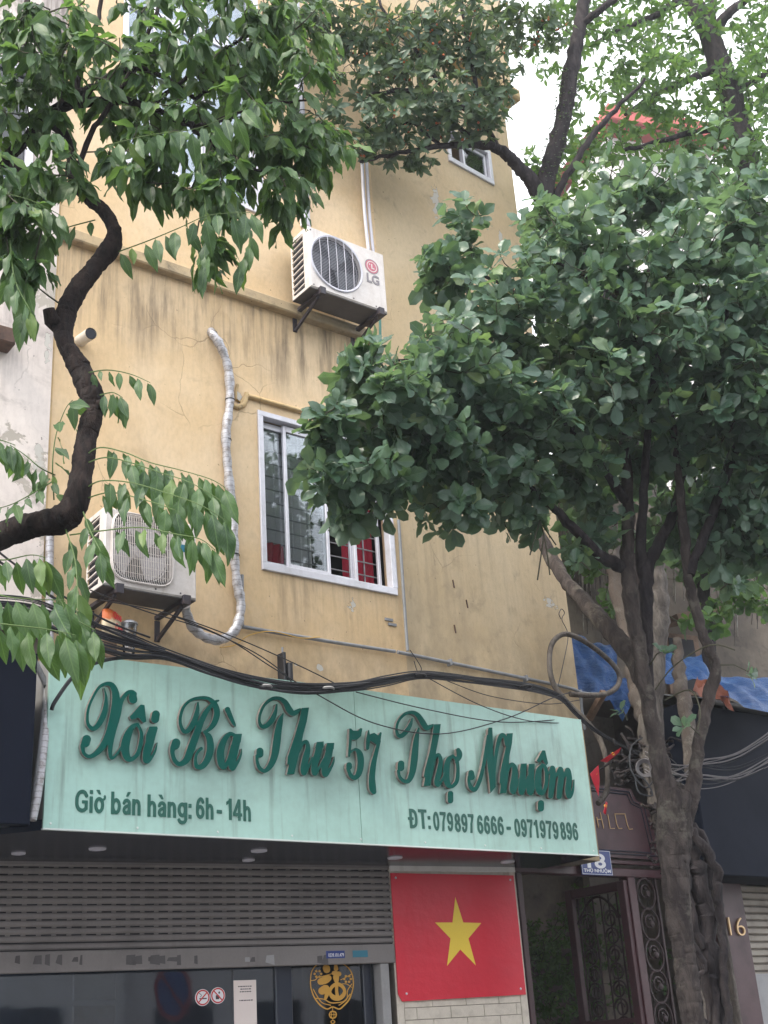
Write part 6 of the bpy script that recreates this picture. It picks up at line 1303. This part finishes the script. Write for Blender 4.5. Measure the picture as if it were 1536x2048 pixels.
# ---- T2: round-leaved street tree in front of the gate
bp = at(1390, 2048, 9.6); base2 = (bp.x+.06, bp.y, .0)
t2 = tree('big street tree with forked trunk and broad wavy leaves before the gate', base2)
tr = [(1388, 2048, 9.6, 23.4), (1374, 1960, 9.6, 22.5), (1364, 1880, 9.6, 22.5), (1354, 1800, 9.6, 26.1), (1350, 1740, 9.6, 28.8), (1348, 1690, 9.6, 32.4), (1349, 1640, 9.6, 34.2), (1352, 1590, 9.6, 34.2)]
pts, rad = limb(tr, 16, .02, 5, .004); pts = [Vector(base2), *pts]; rad = [.14, *rad]; MB().tube(pts, rad, 30, jag=.10, fq=.7).build('trunk', M['bark'], t2, smooth=True)
sk2 = []
b2 = [[(1345, 1650, 9.6, 22.1), (1328, 1570, 9.6, 21.2), (1314, 1490, 9.55, 17.0), (1296, 1400, 9.5, 15.3), (1282, 1320, 9.5, 15.3), (1266, 1230, 9.45, 15.3), (1256, 1150, 9.4, 14.4), (1256, 1060, 9.4, 11.9), (1255, 960, 9.35, 11.0), (1246, 860, 9.3, 10.2), (1238, 750, 9.2, 8.5), (1230, 640, 9.1, 7.6), (1235, 560, 9.0, 5.1)],
      [(1362, 1650, 9.6, 18.7), (1382, 1590, 9.6, 17.8), (1393, 1530, 9.6, 12.8), (1402, 1460, 9.6, 11.9), (1416, 1400, 9.6, 12.8), (1431, 1340, 9.55, 11.0), (1420, 1300, 9.5, 10.2), (1402, 1255, 9.5, 10.2), (1384, 1190, 9.5, 10.2), (1372, 1130, 9.45, 9.3), (1370, 1080, 9.4, 10.2), (1362, 1000, 9.3, 8.5), (1350, 900, 9.2, 6.8), (1340, 780, 9.0, 5.1)],
      [(1380, 1150, 9.45, 8.5), (1400, 1090, 9.4, 10.2), (1425, 1030, 9.4, 9.3), (1450, 950, 9.3, 10.2), (1480, 880, 9.3, 9.3), (1520, 790, 9.2, 7.6), (1560, 680, 9.2, 6.0)],
      [(1290, 1370, 9.6, 17.0), (1262, 1310, 9.8, 19.6), (1215, 1255, 10.0, 17.8), (1170, 1205, 10.3, 15.3), (1130, 1160, 10.6, 12.8), (1095, 1100, 10.9, 13.6), (1060, 1030, 11, 8.5)],
      [(1300, 1420, 9.6, 10.2), (1296, 1290, 9.55, 11.0), (1292, 1200, 9.5, 12.8), (1296, 1130, 9.5, 14.4), (1318, 1090, 9.5, 11.0), (1345, 1030, 9.5, 10.2), (1365, 950, 9.4, 7.6), (1400, 820, 9.3, 6.0), (1420, 700, 9.2, 4.2)],
      [(1290, 1150, 9.5, 13.6), (1280, 1090, 9.4, 11.0), (1290, 960, 9.2, 8.5), (1300, 820, 9.0, 6.8), (1310, 700, 8.8, 5.1)],
      [(1245, 1135, 9.4, 12.8), (1200, 1110, 9.2, 11.9), (1150, 1060, 9.0, 10.2), (1100, 1010, 8.8, 7.6), (1040, 960, 8.6, 6.0), (960, 900, 8.3, 5.1), (880, 870, 8.1, 4.2), (780, 860, 7.9, 3.4), (700, 870, 7.8, 2.5)],
      [(1250, 1000, 9.35, 10.2), (1180, 900, 9.0, 8.5), (1080, 800, 8.7, 6.8), (960, 740, 8.4, 5.1), (860, 720, 8.2, 3.8), (760, 720, 8.0, 2.5)],
      [(1245, 840, 9.3, 8.5), (1150, 700, 9.0, 6.8), (1050, 600, 8.8, 5.1), (950, 540, 8.6, 3.4)],
      [(1230, 640, 9.1, 6.0), (1300, 540, 9.0, 4.2), (1380, 470, 9.0, 3.4)],
      [(1480, 880, 9.3, 7.6), (1440, 780, 9.0, 6.0), (1450, 650, 8.8, 4.2), (1470, 520, 8.8, 3.4)],
      [(1340, 780, 9.0, 5.1), (1290, 650, 8.8, 4.2), (1180, 560, 8.6, 3.4), (1100, 520, 8.6, 2.5)]]
for i, P in enumerate(b2): sk2 += stem_part(t2, 'branch', P, M['bark'] if i in (0, 1, 3) else M['bark_grey'], 40+i, 6, 14 if i < 5 else 9, .008)[8 if i < 5 else 0:]
cl2 = [(650, 870, 7.7, .20, .4, .15, 39), (640, 970, 7.8, .13, .3, .10, 18), (720, 760, 7.9, .18, .4, .18, 46), (800, 850, 7.9, .35, .6, .28, 126), (740, 980, 7.9, .26, .4, .13, 53), (700, 1030, 7.9, .10, .2, .05, 9), (900, 760, 8.1, .40, .7, .35, 150), (890, 930, 8.2, .35, .6, .20, 92), (900, 1020, 8.2, .25, .3, .08, 25), (1010, 650, 8.4, .40, .7, .35, 138), (890, 560, 8.5, .20, .4, .25, 51), (930, 480, 8.6, .20, .4, .12, 25), (1040, 850, 8.5, .40, .7, .35, 138), (1010, 980, 8.6, .35, .5, .12, 46), (1150, 520, 8.7, .45, .7, .25, 115), (1180, 660, 8.7, .45, .8, .35, 138), (1190, 820, 8.8, .42, .8, .35, 115), (1160, 950, 9.0, .3, .5, .16, 41), (1300, 420, 8.9, .40, .6, .22, 80), (1340, 560, 8.8, .45, .8, .38, 150), (1340, 720, 8.8, .45, .8, .35, 126), (1480, 450, 8.9, .35, .6, .35, 92), (1500, 620, 8.8, .38, .7, .40, 126), (1490, 780, 8.9, .38, .7, .35, 103), (1390, 860, 9.1, .4, .6, .25, 69), (1510, 930, 9.3, .35, .5, .28, 57), (1560, 700, 8.8, .3, .6, .6, 69), (1280, 930, 9.6, .4, .5, .25, 51), (1400, 1010, 9.7, .35, .4, .18, 30), (1520, 1080, 9.8, .3, .4, .14, 23), (1150, 1110, 9.2, .10, .2, .08, 6), (1450, 1150, 9.5, .14, .2, .10, 7), (1080, 440, 8.8, .25, .4, .12, 25), (1400, 350, 9.1, .35, .5, .12, 30), (1230, 340, 9.2, .3, .4, .1, 14), (1200, 1050, 9.4, .25, .3, .10, 9), (1170, 1010, 9.6, .3, .5, .22, 26), (1420, 1060, 9.8, .45, .5, .22, 30), (1500, 1110, 9.9, .35, .5, .2, 26), (1350, 1060, 9.9, .3, .5, .2, 18), (1530, 1010, 9.6, .3, .5, .25, 26), (1560, 900, 9.2, .25, .5, .4, 40), (1170, 800, 10.4, .5, .4, .4, 40), (1040, 1040, 8.8, .2, .3, .08, 8), (1480, 1010, 9.5, .35, .5, .25, 36), (1530, 1090, 9.7, .3, .5, .2, 26), (1410, 1110, 9.8, .25, .4, .15, 14), (1200, 1090, 9.3, .2, .3, .12, 10)]
tp = grow(t2, sk2, cl2, M['twig'], 8); rt = random.Random(77)
lv = rosettes(tp, rt, .075, .195, 5, 8, .55, (.85, 1.5))
tw1 = MB(); sh2 = [((1180, 1140, 9.0), (1150, 1125, 8.9)), ((1400, 1470, 9.4), (1365, 1452, 9.2)), ((1300, 1330, 9.5), (1330, 1300, 9.3)), ((1085, 1020, 8.8), (1060, 1030, 8.7)), ((1440, 1180, 9.4), (1470, 1170, 9.3)), ((1255, 1440, 9.4), (1240, 1420, 9.3)), ((1440, 1330, 9.4), (1500, 1345, 9.3)), ((1100, 1010, 8.8), (1040, 1045, 8.7))]
ex = []
for a, c in sh2:
    p, q = np.array(at(*a)), np.array(at(*c)); tw1.tube([p, (p+q)/2+np.array([0, 0, .03]), q], [.006, .005, .003], 5, False); ex.append((q, (q-p)/np.linalg.norm(q-p), (p+q)/2))
for P in ([(1075, 1020, 8.8), (1090, 1080, 8.7), (1100, 1150, 8.7)], [(1080, 1040, 8.7), (1060, 1110, 8.7)], [(1088, 1070, 8.7), (1075, 1160, 8.7)], [(1085, 1050, 8.7), (1112, 1090, 8.7)], [(1310, 1380, 9.4), (1350, 1330, 9.2), (1420, 1290, 9.0), (1470, 1300, 9.0)], [(1330, 1400, 9.4), (1380, 1380, 9.2), (1400, 1420, 9.1), (1395, 1460, 9.1)]):
    tw1.tube([at(*q) for q in spline(P, 4)], .0055, 5, False)
tw1.build('bare_twigs', M['twig'], t2, smooth=True, kind='stuff')
lv += rosettes(ex, rt, .08, .14, 4, 6, .3)
place_leaves(t2, 'round', M['leaf_round'], lv, Vector(base2))

# ---- T3: berry tree leaning over the upper wall
base3 = (at(1396, 2048, 12.3).x, 12.3, 0)
t3 = tree('berry tree with small leaves and orange fruit over the top of the yellow wall', base3)
main = [(1190, 560, 11.6, 19.5), (1140, 500, 11.5, 19.5), (1112, 455, 11.4, 19.5), (1085, 400, 11.3, 18.0), (1060, 360, 11.2, 15.0), (1030, 325, 11.1, 12.8), (1000, 300, 11.0, 10.5), (955, 290, 10.9, 8.2), (880, 292, 10.7, 6.0), (800, 305, 10.6, 4.5), (720, 325, 10.5, 3.0)]
pts, rad = limb(main, 7, .06, 6, .01); bv = Vector(base3); lo3, lr3 = limb([(1392, 2048, 12.3, 20), (1350, 1750, 12.3, 22), (1308, 1480, 12.3, 22), (1288, 1280, 12.3, 23), (1272, 1080, 12.2, 22), (1255, 860, 12.0, 20), (1222, 680, 11.8, 20)], 6, .03, 66, .01); pts = [bv, *lo3, *pts]; rad = [.16, *lr3, *rad]
MB().tube(pts, rad, 14).build('trunk', M['bark_grey'], t3, smooth=True); sk3 = list(pts[58:])
b3 = [[(1095, 430, 11.3, 17.6), (1092, 370, 11.3, 18.4), (1110, 300, 11.3, 17.6), (1130, 220, 11.3, 16.0), (1140, 150, 11.3, 16.0), (1155, 80, 11.3, 13.6), (1168, 0, 11.3, 12.0), (1175, -80, 11.3, 10.4)],
      [(1160, 50, 11.3, 8.0), (1200, 20, 11.2, 7.2), (1250, -20, 11.2, 6.4)], [(1110, 400, 11.3, 8.0), (1140, 340, 11.2, 7.2), (1180, 280, 11.2, 6.4), (1230, 220, 11.2, 4.8), (1290, 160, 11.2, 3.2)],
      [(1000, 300, 11.0, 7.2), (960, 240, 10.8, 6.4), (900, 200, 10.6, 5.6), (820, 180, 10.4, 4.8), (740, 190, 10.3, 3.2)], [(960, 240, 10.8, 5.6), (950, 150, 10.7, 4.8), (930, 60, 10.6, 4.0), (920, -40, 10.6, 3.2)],
      [(900, 200, 10.6, 4.8), (840, 110, 10.5, 4.0), (780, 40, 10.4, 3.2), (740, -40, 10.4, 3.2)], [(955, 290, 10.9, 5.6), (900, 240, 10.7, 4.8), (860, 210, 10.6, 4.0)], [(880, 292, 10.7, 4.0), (830, 250, 10.6, 3.2), (770, 250, 10.5, 2.4)]]
for i, P in enumerate(b3): sk3 += stem_part(t3, 'branch', P, M['bark_grey'], 60+i, 6, 9, .012)[6 if i == 0 else 0:]
cl3 = [(700, 60, 10.3, .45, .5, .38, 75), (800, 110, 10.4, .5, .6, .45, 104), (900, 60, 10.5, .5, .6, .40, 104), (970, 140, 10.7, .30, .5, .45, 66), (880, 230, 10.5, .40, .5, .22, 66), (780, 260, 10.4, .35, .4, .20, 44), (960, 240, 10.7, .25, .4, .18, 34), (1010, 40, 10.8, .3, .5, .3, 38), (1080, 60, 11.0, .35, .5, .25, 41), (830, 310, 10.6, .35, .2, .05, 15), (720, 300, 10.4, .15, .2, .10, 11), (760, 170, 10.3, .35, .4, .2, 32), (1010, 180, 10.8, .1, .3, .2, 9), (640, 10, 10.2, .3, .4, .2, 22), (620, 50, 10.2, .35, .4, .25, 24), (650, 160, 10.2, .28, .35, .22, 22), (680, 240, 10.3, .18, .3, .15, 12)]
tp = grow(t3, sk3, cl3, M['bark_grey'], 9); rt = random.Random(31); lv = rosettes(tp, rt, .10, .165, 5, 8, .35, (.8, 1.5))
place_leaves(t3, 'fig', M['leaf_fig'], lv, Vector(base3))
fme = MB().rev([(.0005, -.012), (.009, -.008), (.0125, 0), (.009, .008), (.0005, .012)], (0, 0, 0), 8, 'z').mesh('fruit', M['fruit'], smooth=True)
for c, d, m_ in rt.sample(tp, min(len(tp), 150)):
    for k in range(2):
        o = link(bpy.data.objects.new('fruit', fme)); o.parent = t3; q = m_+(c-m_)*rt.uniform(.3, 1)+rv(rt, .018); o.location = Vector(q)-bv; o.scale = [rt.uniform(.8, 1.3)]*3
# scaly climber on the upright limb
pts, rad = limb([(1092, 370, 11.3, 23), (1110, 300, 11.3, 22), (1130, 220, 11.3, 20), (1140, 150, 11.3, 20)], 12, 0, 1, 0); lv = []
for _ in range(420):
    i = rt.randrange(len(pts)-1); p = np.array(pts[i].lerp(pts[i+1], rt.random())); v = rv(rt); v[2] *= .3; v /= np.linalg.norm(v); lv.append((p+v*rad[i]*.95, v+np.array([0, 0, -.4]), v+np.array([0, 0, .8]), rt.uniform(.03, .05)))
cb = tree('small scaly leaved creeper clinging to the upright limb against the bright sky', tuple(pts[0]), 'creeper', 'creeper'); place_leaves(cb, 'small', M['leaf_fig'], lv, pts[0], 120)

# ---- T4: backlit tree at upper right
base4 = (at(1720, 2048, 13.2).x, 13.2, 0); t4 = tree('tall thin leaved tree with dark limb against the white sky at upper right', base4)
pts, rad = limb([(1505, 420, 12.5, 23), (1495, 330, 12.5, 23), (1482, 270, 12.5, 23), (1462, 190, 12.5, 22), (1440, 130, 12.5, 23), (1415, 60, 12.5, 20), (1375, -10, 12.5, 18), (1340, -70, 12.5, 14)], 7, .06, 8, .01); bv = Vector(base4)
lo4, lr4 = limb([(1690, 1700, 13.2, 24), (1640, 1200, 13.0, 24), (1590, 800, 12.8, 24), (1530, 520, 12.6, 24)], 5, .03, 67, .01); pts = [bv, *lo4, *pts]; rad = [.2, *lr4, *rad]; MB().tube(pts, rad, 14).build('trunk', M['bark_grey'], t4, smooth=True); sk4 = list(pts[24:])
for i, P in enumerate([[(1428, 70, 12.5, 14), (1455, 30, 12.4, 10), (1490, 0, 12.4, 8), (1530, -40, 12.3, 6)], [(1420, 60, 12.5, 10), (1425, 10, 12.5, 9), (1430, -50, 12.5, 8)], [(1440, 130, 12.5, 9), (1380, 160, 12.4, 7), (1310, 190, 12.3, 5), (1250, 230, 12.2, 4)], [(1462, 190, 12.5, 9), (1510, 160, 12.5, 7), (1570, 120, 12.5, 5)], [(1375, -10, 12.5, 9), (1310, 30, 12.4, 7), (1240, 60, 12.3, 5), (1180, 90, 12.2, 4)], [(1482, 270, 12.5, 9), (1420, 260, 12.3, 7), (1330, 280, 12.2, 5), (1250, 300, 12.2, 4)]]):
    sk4 += stem_part(t4, 'branch', P, M['bark_grey'], 80+i, 6, 8, .012)
cl4 = [(1250, 120, 12.3, .5, .8, .45, 100), (1330, 200, 12.3, .55, .8, .40, 114), (1240, 260, 12.3, .45, .7, .3, 71), (1400, 290, 12.4, .5, .7, .3, 100), (1500, 180, 12.5, .4, .8, .6, 128), (1370, 70, 12.4, .5, .8, .4, 86), (1500, 330, 12.5, .4, .7, .35, 86), (1180, 20, 12.3, .5, .7, .3, 86), (1290, 0, 12.4, .5, .7, .25, 71), (1130, 330, 12.2, .35, .5, .25, 32), (1510, 60, 12.5, .35, .6, .5, 71), (1100, 90, 12.2, .3, .5, .3, 25), (1060, 330, 12.3, .1, .3, .25, 11), (1200, 400, 12.2, .35, .4, .22, 30), (1290, 340, 12.2, .5, .5, .2, 40), (1140, 420, 12.2, .2, .3, .15, 14), (1170, 300, 12.2, .3, .5, .25, 24), (1150, 190, 12.2, .25, .4, .25, 16), (1260, 400, 12.2, .4, .4, .15, 26), (1430, 180, 12.4, .4, .6, .3, 30)]
tp = grow(t4, sk4, cl4, M['twig'], 12); rt = random.Random(41); lv = rosettes(tp, rt, .10, .17, 3, 6, .1, (.8, 1.5))
place_leaves(t4, 'fig', M['leaf_back'], lv, Vector(base4))

# ---- T5: bushy tree behind, filling under the crown
base5 = (at(1420, 1300, 14.5).x+.5, 15.75, 0); t5 = tree('bushy bright green tree growing in front of the stained old wall', base5)
pts, rad = limb([(1420, 1330, 14.8, 14), (1410, 1200, 14.7, 13), (1390, 1050, 14.6, 11), (1380, 900, 14.5, 9), (1370, 750, 14.4, 7)], 6, .05, 9, .02); bv = Vector(base5); pts = [bv, *pts]; rad = [.12, *rad]
MB().tube(pts, rad, 10).build('trunk', M['bark_grey'], t5, smooth=True); sk5 = list(pts[8:])
cl5 = [(1180, 900, 14.5, .5, .8, .55, 91), (1300, 850, 14.5, .6, .8, .6, 143), (1430, 880, 14.5, .6, .8, .6, 143), (1530, 950, 14.5, .5, .8, .7, 117), (1360, 1000, 14.6, .6, .7, .45, 91), (1200, 1020, 14.6, .35, .6, .25, 34), (1480, 1080, 14.6, .5, .6, .3, 65), (1280, 640, 14.4, .8, .8, .6, 117), (1480, 680, 14.4, .7, .8, .7, 117), (1150, 560, 14.0, .7, .6, .6, 78), (1080, 480, 13.8, .3, .5, .4, 31), (1180, 1100, 14.5, .35, .6, .3, 34), (1500, 1180, 14.5, .5, .6, .25, 40), (1380, 1120, 14.6, .5, .6, .3, 46), (1270, 1080, 14.6, .4, .6, .3, 34), (1240, 1200, 14.4, .3, .4, .25, 14), (1420, 1240, 14.5, .3, .4, .25, 14)]
tp = grow(t5, sk5, cl5, M['twig'], 14); rt = random.Random(51); lv = rosettes(tp, rt, .12, .19, 4, 7, .2, (.8, 1.5)); place_leaves(t5, 'round', M['leaf_back'], lv, Vector(base5))

# ---- banyan: pale trunk, curled surface roots, hanging roots on the old wall
base6 = (at(1405, 2048, 12.0).x, 12.0, 0); t6 = tree('old banyan with pale trunk, curled and hanging roots, behind the forked tree', base6)
rt = random.Random(61); bv = Vector(base6)
for i, P in enumerate([[(1400, 2048, 12.0, 22), (1380, 1850, 12.0, 26), (1352, 1700, 12.0, 30), (1318, 1560, 12.0, 30), (1300, 1450, 12.0, 26), (1304, 1340, 12.0, 26), (1312, 1240, 12.0, 26), (1306, 1140, 12.0, 26), (1296, 1040, 12.0, 24), (1290, 900, 12.0, 20)], [(1300, 1450, 12.0, 24), (1280, 1380, 12.1, 24), (1265, 1300, 12.2, 20), (1240, 1190, 12.4, 18), (1225, 1100, 12.5, 15), (1222, 1020, 12.6, 12)], [(1385, 1560, 11.9, 14), (1375, 1450, 11.9, 15), (1360, 1360, 12.0, 13), (1352, 1280, 12, 9)]]):
    pts, rad = limb(P, 7, .1, 90+i, .015)
    if i == 0: pts = [bv, *pts]; rad = [.2, *rad]
    MB().tube(pts, rad, 14).build('trunk', M['bark_pale'] if i else M['root'], t6, smooth=True)
for i, P in enumerate([[(1336, 1560, 11.2, 16), (1358, 1650, 11.2, 18), (1386, 1720, 11.2, 20), (1406, 1800, 11.2, 20), (1416, 1900, 11.2, 22), (1441, 2060, 11.2, 22)], [(1376, 1640, 11.3, 10), (1411, 1700, 11.3, 12), (1418, 1760, 11.3, 12), (1391, 1850, 11.3, 12), (1386, 1950, 11.3, 14), (1391, 2060, 11.3, 14)], [(1366, 1700, 11.1, 8), (1376, 1800, 11.1, 9), (1401, 1880, 11.1, 8), (1426, 1960, 11.1, 8), (1431, 2060, 11.1, 9)], [(1381, 1660, 11.1, 9), (1431, 1735, 11.1, 9), (1441, 1830, 11.1, 8), (1448, 1950, 11.1, 8), (1456, 2060, 11.1, 8)], [(1376, 1880, 11.0, 6), (1406, 1930, 11.0, 6), (1386, 1990, 11.0, 6), (1416, 2060, 11.0, 6)]]):
    stem_part(t6, 'prop_root', P, M['bark_grey'], 110+i, 7, 10, .02, .12)
for i in range(120):
    y = rt.uniform(1470, 1735); x = rt.uniform(1235, 1330) if y < 1560 else rt.uniform(1318, 1352); r_ = rt.uniform(14, 34); a = rt.uniform(-.7, 1.0); P = []
    for k in range(5): P.append((x+r_*(k/4-.5)*2*math.cos(a)+rt.uniform(-7, 7), y+r_*(k/4-.5)*2*math.sin(a)*1.1+rt.uniform(-9, 9), 12.0+rt.uniform(-.12, .1), rt.uniform(1.3, 3.4)))
    stem_part(t6, 'surface_root', P, M['bark_grey' if i % 4 else 'bark'], 200+i, 4, 6, .0, .1)
for i in range(90):
    x = rt.choice((rt.uniform(1115, 1230), rt.uniform(1115, 1230), rt.uniform(1330, 1536))); y0 = rt.uniform(990, 1080); y1 = y0+rt.uniform(60, 260); Y = 16.2+rt.uniform(-.5, .1)
    stem_part(t6, 'aerial_root', [(x+rt.uniform(-4, 4), y0, Y, 1.6), (x+rt.uniform(-4, 4), y0*.6+y1*.4, Y, rt.uniform(1.0, 2.4)), (x+rt.uniform(-5, 8), y1, Y, 1.0)], M['pale_root'] if i % 2 else M['root'], 400+i, 3, 5, .0, .1)

# ---- courtyard hedge behind the gate
bh = PR.W(hR(1090, 1950)[0], 0, -2.0); th = tree('clipped leafy shrub growing in the courtyard behind the gate', tuple(bh), 'shrub', 'shrub')
MB().tube([bh, bh+Vector((.05, 0, 1.2)), bh+Vector((0, .05, 2.4))], [.06, .05, .03], 8).build('stem', M['bark_grey'], th, smooth=True); sk = [bh+Vector((0, 0, .3*k)) for k in range(9)]
def py_of(o_, zt): return o_
clh = [(1085, 1900, 14.6, .45, .5, .35, 130), (1090, 1990, 14.6, .5, .5, .4, 120), (1150, 1960, 14.7, .6, .5, .6, 150), (1180, 1850, 14.9, .5, .5, .45, 80), (1250, 1960, 15, .6, .5, .7, 90)]
tp = grow(th, sk, clh, M['twig'], 17); rt = random.Random(71); lv = rosettes(tp, rt, .05, .085, 5, 8, .3, (.8, 1.5)); place_leaves(th, 'small', M['hedge'], lv, bh)

# ---- scattering volume, added to lift the dark tones like lens veil
hz = MB(); hz.box(-72, 72, -92, 52, -1.02, 20.5)
mh = bpy.data.materials.new('veil_haze'); mh.use_nodes = True; t = mh.node_tree; t.nodes.clear(); oo = N(t, 'ShaderNodeOutputMaterial'); pv = N(t, 'ShaderNodeVolumePrincipled')
pv.inputs['Color'].default_value = (.86, .92, 1, 1); pv.inputs['Density'].default_value = .0015; pv.inputs['Anisotropy'].default_value = .3; t.links.new(pv.outputs[0], oo.inputs['Volume'])
o = hz.solo('veil_haze', mh, kind='stuff')
